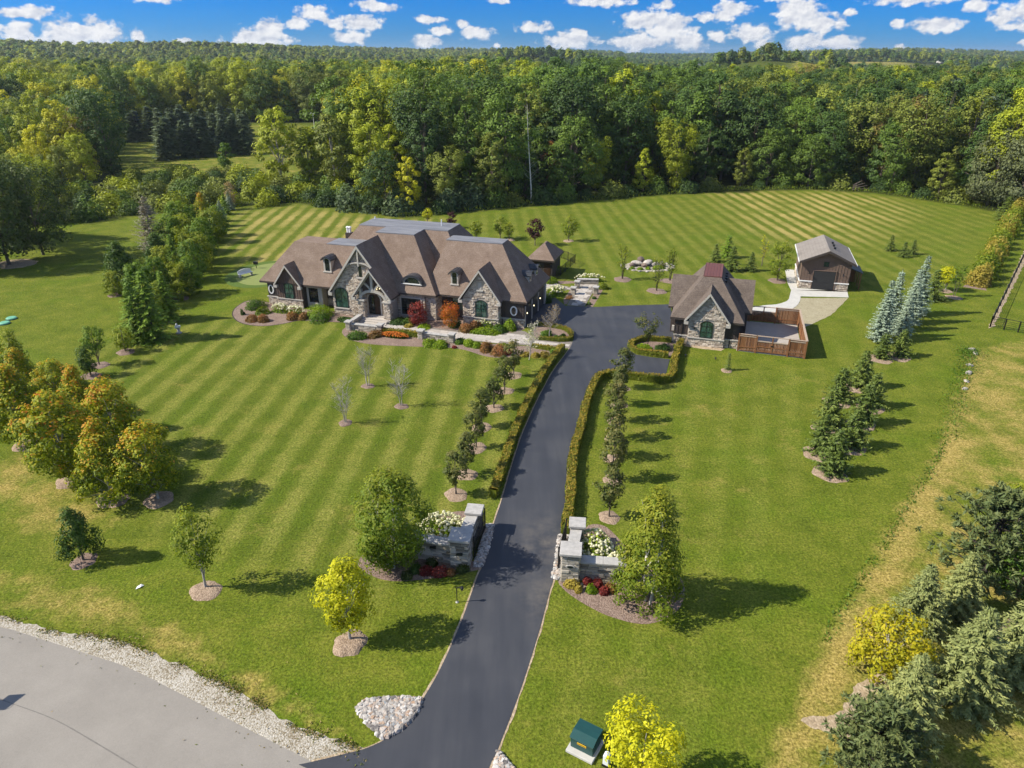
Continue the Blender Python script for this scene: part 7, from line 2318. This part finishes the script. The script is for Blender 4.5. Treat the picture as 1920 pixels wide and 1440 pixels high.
# ---------------------------------------------------------------- right side conifers
for i, (p, h, lab) in enumerate((((38.01,68.66), 6.6, 'blue spruce at the front left of the tall group'), ((40.51,71.80), 6.8, 'blue spruce second along the left row of the tall group'), ((40.94,69.89), 5.0, 'lower blue spruce in front of the tallest one'), ((43.76,74.13), 6.4, 'blue spruce under the tall tip on the right'), ((45.98,76.97), 6.9, 'blue spruce farthest back in the tall group'))):
    tree_thing('blue_spruce', lab, p, BLU[i % 2], 'tall blue spruces by the barn', h / 7, i * 1.9)
DPN = [conifer(850 + i, 3.6, 1.6, M['n_spruce'], 0.30, 8, 0.44, 0.02, 0.05, 0.95, 0.7, 0.34, 0.35, 0.30) for i in range(3)]
for i, (p, h, lab) in enumerate((((36.09,64.11), 2.6, 'squat dark spruce left below the blue spruces'), ((38.18,64.65), 2.8, 'squat dark spruce right below the blue spruces'), ((22.76,43.21), 3.3, 'dark spruce at the near tip of the lawn group'), ((23.00,46.05), 3.1, 'dark spruce at the left edge of the lawn group'),
                            ((25.74,46.84), 3.2, 'dark spruce right of the lawn group tip'), ((25.26,50.07), 3.3, 'dark spruce left in the middle of the lawn group'), ((28.23,50.61), 3.4, 'dark spruce right in the middle of the lawn group'), ((27.99,54.69), 3.1, 'dark spruce upper left of the lawn group'),
                            ((30.36,53.67), 3.0, 'dark spruce upper right of the lawn group'), ((31.06,57.49), 3.4, 'dark spruce at the far end of the lawn group'))):
    tree_thing('dark_spruce', lab, p, DPN[i % 3], 'dark spruces on the right lawn', h / 3.6, i * 1.3)
    ring((p[0] - 0.25, p[1] - 0.2), 1.15, M['mulch_dry'], 100 + i, 0.03)
tree_thing('small_spruce', 'little lone spruce before the cedar gate', (20.29,61.27), conifer(860, 1.7, 0.5, M['n_spruce'], 0.16, 7, 0.2, 0.02, 0.1), rz=0.4)
ring((20.15,61.14), 0.55, M['mulch_dry'], 115)
# big mixed clump bottom right
BGS = [conifer(870 + i, 5.8, 2.25, M['n_bluegreen'], 0.23, 11, 0.36, 0.02, 0.14, 1.3, 0.85, 0.34, 0.15, 0.15) for i in range(2)]
for i, (p, h, lab) in enumerate((((20.75,28.02), 4.2, 'blue green spruce behind the yellow tree at right'), ((20.69,23.66), 5.4, 'largest blue green spruce in the lower right clump'), ((24.04,25.06), 5.2, 'blue green spruce with brown tip at the right edge'), ((17.15,22.08), 4.4, 'blue green spruce below the yellow tree'), ((23.56,29.18), 4.0, 'dark blue spruce under the big pine'))):
    tree_thing('blue_green_spruce', lab, p, BGS[i % 2], 'spruces of the lower right clump', h / 5.8, i * 2.3)
PN = pine(880, 5.5, 2.5, M['n_pine'], 95, 0.05)
tree_thing('pine', 'big dark long needled pine in the lower right clump', (26.21,31.49), PN, 'pines of the lower right clump', 1.15)
tree_thing('pine', 'bushy green pine cut by the bottom edge at right', (14.79,19.90), pine(881, 3.9, 2.1, M['n_pine'], 95, 0.04), 'pines of the lower right clump', 1.0)
tree_thing('pine', 'green pine at the bottom edge right of the bushy one', (13.9, 18.6), PN, 'pines of the lower right clump', 0.6, 1.0)
tree_thing('golden_tree', 'yellow leaved tree between road field and spruces at right', (17.69,25.15), broadleaf(882, 3.7, .1, 1.45, 0.06, 0.15, 110, 60, 'round', M['l_gold'], M['bark_pale'], 0.35, flat=0.95, clump_r=0.40, vout=0.5), rz=0.2)
tree_thing('broadleaf_tree', 'bright green broadleaf tree right of the big pine', (27.61,30.41), broadleaf(883, 4.3, .1, 1.6, 0.06, 0.16, 90, 50, 'round', M['l_green'], M['bark'], 0.3, clump_r=0.5), rz=0.2)
tree_thing('broadleaf_tree', 'yellowish birch behind the big pine at the right edge', (30.29,35.08), broadleaf(884, 4.2, .1, 1.4, 0.06, 0.16, 90, 44, 'oval', M['l_ygreen'], M['bark_pale'], 0.4, clump_r=0.45), rz=1.2)

# ---------------------------------------------------------------- back lawn trees
sm = {k: broadleaf(900 + i, 3.0, .1, 0.95, 0.25, 0.2, 42, 26, 'oval', M[m_], M['bark'], 0.3, clump_r=0.36, vout=0.4, rtrunk=0.05) for i, (k, m_) in enumerate((('yel', 'l_yellow'), ('pur', 'l_purple'), ('ora', 'l_ygreen'), ('grn', 'l_ygreen')))}
for i, (k, p, h, lab) in enumerate((('yel', (-14.85,125.57), 2.6, 'small yellow tree peeping over the house roof'), ('pur', (-10.20,121.35), 2.8, 'small purple tree at the roof end'), ('ora', (-5.72,112.90), 3.2, 'small orange green tree behind the garage, left of the pair'),
                            ('ora', (-1.89,113.99), 3.6, 'taller olive gold tree behind the garage'), ('grn', (-0.43,112.90), 3.0, 'green small tree right of the olive gold one'), ('pur', (3.57,109.40), 4.2, 'purple leaved tree behind the cabana'), ('grn', (9.00,112.19), 4.0, 'thin lime tree alone on the back lawn'))):
    tree_thing('small_tree', lab, p, sm[k], 'small trees of the back lawn', h / 3.0, i * 1.2)
    if k == 'grn': ring(p, 0.9, M['mulch_dry'], 120 + i)
for i, (p, h, lab) in enumerate((((14.58,90.94), 4.6, 'airy tree left of the rock garden'), ((18.14,85.83), 4.3, 'airy tree in front of the rock garden'), ((20.69,90.22), 4.2, 'airy tree right of the rock garden'))):
    tree_thing('airy_tree', lab, p, bare_tree(910 + i, h, 1.5, M['bark_dark'], M['l_ygreen'], 3, 620, 0.17, 70, 0.045), 'airy trees round the rock garden')
    ring(p, 1.25, M['mulch'], 130 + i)
tree_thing('airy_tree', 'yellow green airy tree left of the barn', (34.75,90.22), broadleaf(915, 5.4, .1, 1.7, 0.12, 0.2, 60, 34, 'oval', M['l_ygreen'], M['bark'], 0.3, clump_r=0.5))
ring((34.75,90.22), 1.2, M['mulch'], 134)
tree_thing('airy_tree', 'thin yellow leaved tree behind the barn side tree', (35.02,97.45), bare_tree(916, 4.4, 1.2, M['bark'], M['l_yellow'], 2, 200, 0.18, 50, 0.04))
for i, (p, h, mt, lab) in enumerate((((29.02,99.71), 2.6, 'n_spruce', 'dark small spruce left of three behind the red roof'), ((31.42,102.06), 3.3, 'n_bright', 'golden green small spruce in the middle of three behind the red roof'), ((30.08,95.01), 3.4, 'n_spruce', 'rusty small spruce right of three behind the red roof'), ((32.71,95.01), 2.6, 'n_spruce', 'single small spruce between red roof and barn'),
                            ((57.15,106.10), 2.4, 'n_spruce', 'small dark spruce left of three on the far back lawn'), ((57.30,102.36), 2.2, 'n_spruce', 'small dark spruce in the middle of three on the far back lawn'), ((59.41,103.89), 2.2, 'n_spruce', 'small dark spruce right of three on the far back lawn'))):
    if i == 0: sps = {m_: conifer(920 + q, 3.0, 1.3, M[m_], 0.24, 8, 0.32, 0.02, 0.12) for q, m_ in enumerate(('n_spruce', 'n_bright'))}
    tree_thing('small_spruce', lab, p, sps[mt], 'small spruces of the back lawn', h / 3.0, i * 1.1, sx=1.15)
tree_thing('golden_tree', 'small round golden tree right of the blue spruces', (54.47,86.05), broadleaf(925, 3.0, .1, 1.1, 0.36, 0.2, 60, 36, 'round', M['l_yellow'], M['bark_pale'], 0.3, clump_r=0.4, rtrunk=0.07))
ring((54.35,85.83), 0.9, M['mulch_dry'], 140)
tree_thing('young_tree', 'pale green airy tree right of the golden one', (54.20,83.66), bare_tree(926, 3.8, 1.4, M['bark'], M['l_green'], 2, 420, 0.2, 50, 0.04))
ring((53.96,83.24), 0.9, M['mulch_dry'], 141)
tree_thing('small_spruce', 'brownish spruce between blue spruces and golden tree', (50.78,82.41), sps['n_spruce'], 'small spruces of the back lawn', 1.25, 0.3, sx=1.2)
tree_thing('small_spruce', 'dark spruce at the far end of the yellow boundary row', (88.03,127.79), sps['n_spruce'], 'small spruces of the back lawn', 1.4, 2.3, sx=1.3)
for i, (p, h, lab) in enumerate((((93.36,141.63), 14, 'broad grey green pine at the right picture edge before the woods'), ((94.79,134.88), 15, 'broad grey green pine cut by the right edge of the picture'), ((100.45,131.48), 16, 'broad pine beyond the right picture edge'))):
    tree_thing('broad_tree', lab, p, BG[i % 2], 'broad grey green trees at right edge', h / 15.5, i, tint=(0.125, 0.145, 0.065))

# ---------------------------------------------------------------- meadow conifers, oval tree, brush
rm_ = np.random.default_rng(55)
for r_, (p, q, n_, nm) in enumerate((((-98.03,209.80), (-80.01,221.71), 11, 'front'), ((-106.78,228.15), (-85.81,240.69), 10, 'second'), ((-126.74,249.80), (-97.13,270.14), 12, 'third'))):
    for i in range(n_):
        px = np.array(p) + (np.array(q) - np.array(p)) * i / (n_ - 1) + rm_.normal(0, 0.8, 2)
        tree_thing('meadow_spruce', 'grey green spruce in the %s row beyond the meadow' % nm, (px[0], px[1]), spruce_proto, '%s row of spruces beyond the meadow' % nm, rm_.uniform(0.82, 1.12), i * 1.3, sx=rm_.uniform(1.45, 1.8), tint=(0.125, 0.165, 0.090))
tree_thing('oval_tree', 'lone oval tree in the sunny meadow', (-73.06,189.29), broadleaf(930, 6.5, .1, 2.0, 0.03, 0.4, 60, 40, 'oval', M['l_green'], M['bark'], 0.3, clump_r=0.7))
for i, (p, h, rx, mt, lab) in enumerate((((-51.45,163.32), 17.0, 4.6, T_YG, 'tall yellow green tree standing alone by the meadow'), ((-45.11,163.32), 12.5, 3.0, T_YG, 'yellow green tree right of the tall one by the meadow'), ((-37.44,155.23), 16, 4.2, T_OLIVE, 'olive tree at the wood edge right of the meadow'))):
    tree_thing('meadow_tree', lab, p, broadleaf(935 + i, h, .2, rx, 0.16, 0.5, 90, 56, 'oval', M['l_forest'], M['bark_pale'], 0.3, clump_r=1.2, rtrunk=0.22), tint=mt)
tree_thing('dead_tree', 'white dead birch trunk with bare limbs at the wood edge', (3.94,143.84), bare_tree(940, 19.0, 3.2, M['bark_birch'], None, 1, 0, 0.1, 30, 0.20))
tree_thing('dead_tree', 'grey leafless tree among the woods at right', (84, 186), bare_tree(941, 20, 3.5, M['bark_pale'], None, 1, 0, 0.1, 40, 0.25))
tree_thing('rust_tree', 'small rust coloured tree at the wood edge beside the dead birch', (8.45,159.86), broadleaf(942, 10, .1, 2.2, 0.2, 0.45, 45, 36, 'oval', M['l_rust'], M['bark'], 0.3, clump_r=0.8))
brush = [mound(950 + i, 2.6, 3.1, M['l_forest'], 0.36, 750, vtop=0.45, ragged=0.2) for i in range(4)]
rb = np.random.default_rng(77)
bp = []
while len(bp) < 62:
    x, y = rb.uniform(-105, -30), rb.uniform(120, 190)
    if inside(BRUSH, np.array([x]), np.array([y]))[0] and all(math.hypot(x - q[0], y - q[1]) > 3.4 for q in bp): bp.append((x, y))
for i, (x, y) in enumerate(bp):
    t_ = (T_MID, T_YG, T_OLIVE, T_DARK, T_YG)[i % 5]
    lab = '%s sumac bush in the thicket between lawn and meadow' % ('mid green', 'yellow green', 'olive', 'dark green', 'yellow green')[i % 5]
    r_ = shrub_thing('thicket_bush', lab, (x, y), brush[i % 4], lab, rb.uniform(0.8, 1.45))
    r_.children[0].color = (*t_, 1)
# bushes along the wood edge
EB = [(-30.71,137.92), (-25.91,133.89), (-21.63,131.96), (-18.80,132.92), (-11.11,135.88), (-7.17,137.92), (-20.20,135.88), (0.00,141.09), (5.26,142.18), (10.72,144.96), (15.22,147.26), (19.86,149.63), (24.46,150.85), (30.47,153.32), (37.67,155.23), (42.56,156.53), (53.75,159.18), (61.24,160.54), (68.31,160.54), (72.44,159.18), (79.07,155.88), (82.89,152.07), (86.22,147.85), (89.38,143.84), (75.97,161.92), (-4.15,140.02), (-13.86,132.92), (-36.06,141.09), (-40.04,144.40), (-33.22,140.02)]
for i, p in enumerate(EB):
    t_ = (T_DARK, T_MID, T_DARK, T_OLIVE)[i % 4]
    if i < 7: t_ = (0.10, 0.145, 0.06)
    lab = '%s bush at the foot of the woods %s' % (('grey green' if i < 7 else ('dark green', 'mid green', 'dark green', 'olive')[i % 4]), 'behind the house roof' if p[0] < 5 else 'along the back lawn')
    r_ = shrub_thing('edge_bush', lab, (p[0] + rb.uniform(-1, 1), p[1] + 1.5 + rb.uniform(-.5, 1)), brush[i % 4], lab, rb.uniform(0.75, 1.35) * (1.3 if i < 7 else 0.95))
    r_.children[0].color = (*t_, 1)
# unmown verge at the wood edge
N_ = 3600
seg = np.array(EDGE[3:18]); L_ = np.hypot(*(seg[1:] - seg[:-1]).T); cum = np.concatenate([[0], np.cumsum(L_)])
u = rb.uniform(0, cum[-1], N_); k = np.clip(np.searchsorted(cum, u) - 1, 0, len(L_) - 1); f = ((u - cum[k]) / L_[k]).reshape(-1, 1)
P_ = seg[k] + (seg[k + 1] - seg[k]) * f + rb.normal(0, 0.9, (N_, 2)) + np.array([0, 1.5])
C_ = np.concatenate([P_, rb.uniform(0.1, 0.75, (N_, 1))], 1)
me = leaf_mesh('edge_weeds', C_, unit(rb.normal(size=(N_, 3)) + np.array([0, -0.5, 0.4])), rb.uniform(0.3, 0.65, N_), rb.uniform(0, 0.75, N_), M['l_ygreen'], rb, 0.3, np.tile(np.array([0, 0, 1.0]), (N_, 1)) + rb.normal(0, .3, (N_, 3)))
tag(ob('edge_weeds', me), 'unmown yellowing weeds fringing the back lawn', 'weeds', kind='stuff')
# tall weeds along the ditch at right
DW = [(45.71,65.76), (40.41,58.17), (35.44,50.98), (31.88,45.89), (25.95,39.01), (22.68,35.08), (18.41,30.41), (15.57,26.92)]
seg = np.array(DW); L_ = np.hypot(*(seg[1:] - seg[:-1]).T); cum = np.concatenate([[0], np.cumsum(L_)])
N_ = 2200
u = rb.uniform(0, 1, N_) ** 2.4 * cum[-1]; k = np.clip(np.searchsorted(cum, u) - 1, 0, len(L_) - 1); f = ((u - cum[k]) / L_[k]).reshape(-1, 1)
P_ = seg[k] + (seg[k + 1] - seg[k]) * f + rb.normal(0, 0.38, (N_, 2)) * (0.5 + 0.9 * (u < cum[-1] * .45)).reshape(-1, 1)
hh = np.where(u < cum[-1] * .45, 0.45, 0.12)
C_ = np.concatenate([P_, (rb.uniform(0.05, 1.0, N_) * hh).reshape(-1, 1)], 1)
me = leaf_mesh('ditch_weeds', C_, unit(rb.normal(size=(N_, 3)) + np.array([0, 0, 0.3])), rb.uniform(0.14, 0.28, N_), rb.uniform(0, 0.8, N_), M['l_green'], rb, 0.35, np.tile(np.array([0, 0, 1.0]), (N_, 1)) + rb.normal(0, .4, (N_, 3)))
tag(ob('ditch_weeds', me), 'rough weeds growing along the shallow ditch at right', 'weeds', kind='stuff')


# ---------------------------------------------------------------- small things
def boulder(seed, s):
    rg = np.random.default_rng(seed)
    bm = bmesh.new(); bmesh.ops.create_icosphere(bm, subdivisions=2, radius=1)
    for v in bm.verts:
        k_ = 1 + 0.22 * mnoise.noise(v.co * 1.4 + Vector((seed, 0, 0)))
        v.co = Vector((v.co.x * s[0], v.co.y * s[1], v.co.z * s[2])) * k_
    me = bpy.data.meshes.new('boulder'); bm.to_mesh(me); bm.free()
    a = me.attributes.new('v', 'FLOAT', 'FACE'); a.data.foreach_set('value', [rg.random()] * len(me.polygons))
    return me


bd = [boulder(i, (0.55, 0.4, 0.3)) for i in range(4)]
for m_ in bd: m_.materials.append(M['rock'])
rk = [((46.17,66.18), 0.75, 'pale boulder at the far end of the ditch rock pile'), ((45.91,65.20), 0.6, 'pale boulder second in the ditch rock pile'), ((43.68,62.28), 0.6, 'pale boulder mid way in the ditch'), ((42.56,60.53), 0.7, 'flat pale boulder in the ditch weeds'), ((41.25,58.63), 0.5, 'small boulder near the end of the ditch rocks'), ((40.19,57.04), 0.5, 'small boulder last in the ditch rocks')]
for i, (p, s, lab) in enumerate(rk):
    o = tag(ob('boulder', bd[i % 4], None, (*p, 0.06), i * 1.3), lab, 'boulder', 'pale boulders in the ditch'); o.scale = (s, s, s)
# rock garden on the back lawn
rg_ = thing('rock_garden', 'round rock garden of pale boulders with green plants on the back lawn', 'rock garden', (*(18.96,97.17), 0))
mb = MB()
for q in range(22):
    a = 6.2832 * q / 22
    x, y = 3.6 * math.cos(a), 2.7 * math.sin(a)
    if math.sin(a) < 0.75 or q % 2:
        o = ob('edge_stone', bd[q % 4], rg_, (x, y, 0.06), a * 3); o.scale = (0.5, 0.5, 0.45)
bdk = [boulder(20 + i, (0.6, 0.4, 0.32)) for i in range(2)]
for m_ in bdk: m_.materials.append(M['rockdark'])
for q, (x, y, z, s) in enumerate(((-1.6, 0.6, 0.4, 1.2), (-0.8, 1.0, 0.75, 1.25), (0.3, 0.8, 0.45, 1.2), (1.3, 0.4, 0.3, 1.0), (-2.1, 0.0, 0.25, 0.9), (-0.1, 0.3, 0.5, 1.1), (2.2, 0.1, 0.2, 0.8), (-1.2, 0.2, 0.5, 0.9), (0.9, 0.0, 0.3, 0.8), (-0.5, -0.3, 0.3, 0.9))):
    o = ob('boulder', (bd[0], bdk[0], bd[2], bd[3], bdk[1])[q % 5], rg_, (x, y, z), q * 1.7); o.scale = (s, s, s)
for q, (x, y) in enumerate(((-2.4, -1.2), (-1.3, -1.5), (-0.2, -1.4), (0.9, -1.3), (1.9, -0.9))):
    ob('green_plant', mound(970 + q, 0.55, 0.42, M['l_lime'], 0.16, 160), rg_, (x, y, 0))
pl = sheet('gravel_bed', [(3.4 * math.cos(a * .2618), 2.5 * math.sin(a * .2618)) for a in range(24)], 0.02, M['gravel'], rg_, None)

t = thing('utility_box', 'dark green steel utility box on a pale concrete pad with a yellow label', 'utility box', (3.15, 21.15, 0), R(-31))
mb = MB(); mb.box(-0.62, 0.62, -0.66, 0.60, 0, 0.14); mb.build('pad', M['concrete'], t, bevel=0.015)
mb = MB(); mb.prism([(-0.40, 0.141), (0.52, 0.141), (0.52, 0.80), (-0.10, 0.86), (-0.44, 0.74)], 'x', -0.52, 0.52); mb.build('cabinet', M['green_steel'], t, bevel=0.012)
mb = MB(); mb.prism([(-0.47, 0.735), (-0.10, 0.862), (0.55, 0.802), (0.55, 0.835), (-0.09, 0.897), (-0.48, 0.765)], 'x', -0.55, 0.55); mb.build('lid', M['green_steel'], t)
mb = MB(); mb.box(-0.20, 0.22, -0.447, -0.42, 0.52, 0.62); mb.build('warning_label', M['yellow'], t)
fc = bpy.data.curves.new('danger', 'FONT'); fc.body = 'DANGER'; fc.size = 0.095; fc.extrude = 0.001; fc.align_x = 'CENTER'
fo = bpy.data.objects.new('tmp_text', fc); COL.objects.link(fo)
dg = bpy.context.evaluated_depsgraph_get()
fm = bpy.data.meshes.new_from_object(fo.evaluated_get(dg)); bpy.data.objects.remove(fo); fm.materials.clear(); fm.materials.append(M['black'])
lo = ob('lettering', fm, t, (0.01, -0.449, 0.537)); lo.rotation_euler = (R(90), 0, 0)
t = thing('utility_pedestal', 'small pale plastic utility pedestal at the bottom edge beside the golden tree', 'pedestal', (3.95, 20.3, 0), R(-30))
mb = MB(); mb.prism([(-0.13, 0), (0.13, 0), (0.13, 0.62), (0.0, 0.70), (-0.13, 0.62)], 'y', -0.13, 0.13); mb.build('housing', M['plastic_white'], t, bevel=0.02)
mb = MB(); mb.box(-0.15, 0.15, -0.15, 0.15, 0, 0.12); mb.build('base', M['black'], t)
t = thing('path_light', 'black hooked path lantern on the grass left of the drive', 'path light', (*(-2.98,30.03), 0), 0)
mb = MB(); mb.tube([(0, 0, 0), (0, 0, 0.98), (0.03, 0, 1.02), (0.28, 0, 1.04)], 0.028, 8); mb.build('post', M['black'], t)
mb = MB(); mb.lathe([(0.02, 0.12), (0.10, 0.02), (0.10, -0.02), (0.05, -0.16)], 8, (0.29, 0, 0.98)); mb.build('lantern', M['black'], t)
mb = MB(); mb.lathe([(0.09, 0.0), (0.07, 0.05)], 8); mb.build('foot', M['concrete'], t)
t = thing('garden_statue', 'small grey and white garden statue on the lawn by the spruces', 'statue', (*(-35.46,70.99), 0), 0.4)
mb = MB(); mb.lathe([(0.28, 0), (0.30, 0.12), (0.12, 0.2), (0.16, 0.5), (0.10, 0.62)], 10); mb.build('pedestal', M['cap'], t, smooth=True)
mb = MB(); mb.box(-0.3, 0.26, -0.16, 0.16, 0.62, 0.86); mb.lathe([(0.03, 0), (0.13, 0.08), (0.1, 0.24), (0.02, 0.3)], 8, (-0.1, 0, 0.84)); mb.build('figure', M['white'], t, bevel=0.05)
t = thing('garden_bench', 'white curved bench on the lawn beside the putting green', 'bench', (*(-35.64,92.43), 0), R(52))
mb = MB(); mb.box(-1.0, 1.0, -0.25, 0.25, 0.40, 0.48); mb.build('seat', M['white'], t, bevel=0.02)
mb = MB(); mb.prism([(-1.0, 0.48), (1.0, 0.48), (1.0, 0.82), (0.5, 0.96), (0.0, 1.0), (-0.5, 0.96), (-1.0, 0.82)], 'y', 0.18, 0.26); mb.build('backrest', M['white'], t)
for x in (-0.85, 0.85):
    mb = MB(); mb.box(x - 0.08, x + 0.08, -0.22, 0.22, 0, 0.40); mb.build('leg', M['cap'], t)
t = thing('flag_stand', 'small dark stand on the lawn behind the putting green', 'stand', (*(-35.49,96.35), 0), 0)
mb = MB(); mb.tube([(0, 0, 0), (0, 0, 0.9)], 0.05, 8); mb.build('pole', M['black'], t)
mb = MB(); mb.box(-0.3, 0.3, -0.12, 0.12, 0.55, 0.95); mb.build('head', M['black'], t)
for i, (p, lab) in enumerate((((-55.97,73.96), 'pale green lid lying in the left neighbour lawn, lower one'), ((-56.21,75.53), 'pale green lid lying in the left neighbour lawn, upper one'))):
    t = thing('round_cover', lab, 'cover', (*p, 0), 0)
    mb = MB(); mb.lathe([(0.55, 0), (0.55, 0.14), (0.46, 0.2)], 16); mb.build('lid', simple('mint_plastic', (0.16, 0.42, 0.28), 0.5) if i == 0 else bpy.data.materials['mint_plastic'], t)
    mb = MB(); mb.lathe([(0.6, 0), (0.58, 0.06)], 16); mb.build('collar', M['green_steel'], t)
t = thing('paper_scrap', 'crumpled white paper lying on the front lawn', 'litter', (*(-20.78,31.22), 0.0), 0.6)
mb = MB(); mb.raw([(-.22, -.08, .02), (.05, -.1, .07), (.24, .0, .03), (.12, .1, .11), (-.1, .09, .05)], [(0, 1, 4), (1, 3, 4), (1, 2, 3)]); mb.build('sheet', M['white'], t)
for i, (p, lab) in enumerate((((17.04,64.52), 'small black yard light in the grass, left of two'), ((19.77,63.71), 'small black yard light in the grass, right of two'))):
    t = thing('yard_light', lab, 'yard light', (*p, 0), 0)
    mb = MB(); mb.tube([(0, 0, 0), (0, 0, .16)], 0.04, 6); mb.build('stake', M['black'], t)
    mb = MB(); mb.lathe([(0.04, 0), (0.12, 0.05), (0.05, 0.14)], 8, (0, 0, .15)); mb.build('lamp_head', M['black'], t)
# basketball hoop by the road, beyond the left picture edge: its shadow falls on the asphalt
hp = (-22.99,23.21)
t = thing('basketball_hoop', 'basketball hoop by the road whose board casts its shadow on the asphalt', 'basketball hoop', (hp[0] - 3.95, hp[1] - 0.15, 0), R(65))
mb = MB(); mb.tube([(0, 0.9, 0), (0, 0.9, 2.5), (0, 0.2, 3.15)], 0.06, 8); mb.build('pole', M['black'], t)
mb = MB(); mb.box(-0.48, 0.48, 0.0, 0.05, 2.9, 3.5); mb.build('backboard', M['glass_dark'], t)
mb = MB(); mb.tube([(0.23 * math.cos(a), -0.32 + 0.23 * math.sin(a), 3.05) for a in np.linspace(0, 6.2832, 15)], 0.012, 6, cap=False); mb.build('rim', simple('orange_rim', (0.6, 0.12, 0.02), 0.5), t)
mb = MB(); mb.box(-0.35, 0.35, 0.7, 1.3, 0, 0.16); mb.build('base', M['black'], t, bevel=0.03)
# wire fence at the right edge
wf = thing('wire_fence', 'low dark wire fence round the right neighbour yard', 'fence')
a_, b_, c_ = np.array((52.12,72.95)), np.array((77.90,106.10)), np.array((56.91,68.66))
for p, q, n_ in ((a_, b_, 14), (a_, c_, 5)):
    for i in range(n_ + 1):
        x, y = p + (q - p) * i / n_
        mb = MB(); mb.box(x - .05, x + .05, y - .05, y + .05, 0, 1.25); mb.build('post', M['black'], wf)
    for z in (0.15, 0.35, 0.55, 0.75, 0.95, 1.2):
        mb = MB(); mb.bar((*p, z), (*q, z), 0.012 if z < 1.1 else 0.04, 0.03 if z < 1.1 else 0.05); mb.build('wire', M['black'], wf)
sheet('fence_bare_strip', [tuple(a_ + (-.5, -.5)), tuple(a_ + (.5, .2)), tuple(b_ + (.6, 0)), tuple(b_ + (-.4, 0))], 0.006, M['bare'], jag=0.12)
# far houses and poles
for i, (x, y, w_, d_, h_, lab) in enumerate(((455, 905, 26, 14, 6, 'distant white farm building left of the right fields'), (640, 1120, 34, 14, 7, 'long white building far off at right'), (690, 1100, 22, 12, 6, 'white shed far off at the right end'), (170, 700, 13, 10, 6, 'grey roofed house among far trees at centre right'), (800, 1450, 40, 16, 8, 'far pale farmhouse below the right hill'))):
    z = float(terrain(x, y))
    t = thing('far_house', lab, 'house', (x, y, z), 0.3 * i)
    mb = MB(); mb.box(-w_ / 2, w_ / 2, -d_ / 2, d_ / 2, 0, h_); mb.build('wall', M['white'], t)
    mb = MB(); mb.prism([(-d_ / 2 - .6, h_), (d_ / 2 + .6, h_), (0, h_ + d_ * .4)], 'x', -w_ / 2 - .5, w_ / 2 + .5); mb.build('roof', M['membrane'], t)
    mb = MB()
    for q in range(4): mb.box(-w_ / 2 + w_ * (q + .3) / 4, -w_ / 2 + w_ * (q + .6) / 4, -d_ / 2 - .06, -d_ / 2 - .01, h_ * .35, h_ * .7)
    mb.build('window', M['glass_dark'], t)
for i, (p, lab) in enumerate((((-68.14,259.59), 'white lamp post in the clearing right of the meadow tree'), ((-11.79,314.52), 'pale lamp post among the dark woods behind the house'))):
    t = thing('lamp_post', lab, 'lamp post', (*p, 0), 0)
    mb = MB(); mb.tube([(0, 0, 0), (0, 0, 8.5)], 0.10, 6); mb.build('pole', M['white'], t)
    mb = MB(); mb.box(-.7, .7, -.25, .25, 8.4, 8.8); mb.build('lamp_head', M['white'], t)
# fallen branches at the wood edge
for i, (p, lab) in enumerate((((76.00,158.51), 'grey fallen log pile at the edge of the woods'), ((75.44,172.24), 'grey broken branches hanging at the wood edge'))):
    t = thing('fallen_logs', lab, 'logs', (*p, 0), 0.2)
    for q in range(4):
        mb = MB(); mb.tube([(-2 + q * .3, q * .4, .2 + .25 * q), (1.8 - q * .5, -.5 + q * .3, .5 + .5 * q)], [0.16, 0.06], 6); mb.build('log', M['bark'], t)

# ---------------------------------------------------------------- haze: one closed box round camera and scene
HZ = 0.00009
if HZ > 0:
    mb = MB(); mb.box(-7300, 7300, -700, 7300, -60, 75); hz = mb.build('haze', [], None)
    m = bpy.data.materials.new('air'); m.use_nodes = True
    nt = NT(m.node_tree)
    v = nt.add('ShaderNodeVolumePrincipled'); v.inputs['Density'].default_value = HZ
    v.inputs['Color'].default_value = (0.75, 0.85, 1.0, 1); v.inputs['Anisotropy'].default_value = 0.3
    oo = nt.add('ShaderNodeOutputMaterial'); nt.l.new(v.outputs[0], oo.inputs['Volume'])
    hz.data.materials.append(m); hz['kind'] = 'stuff'
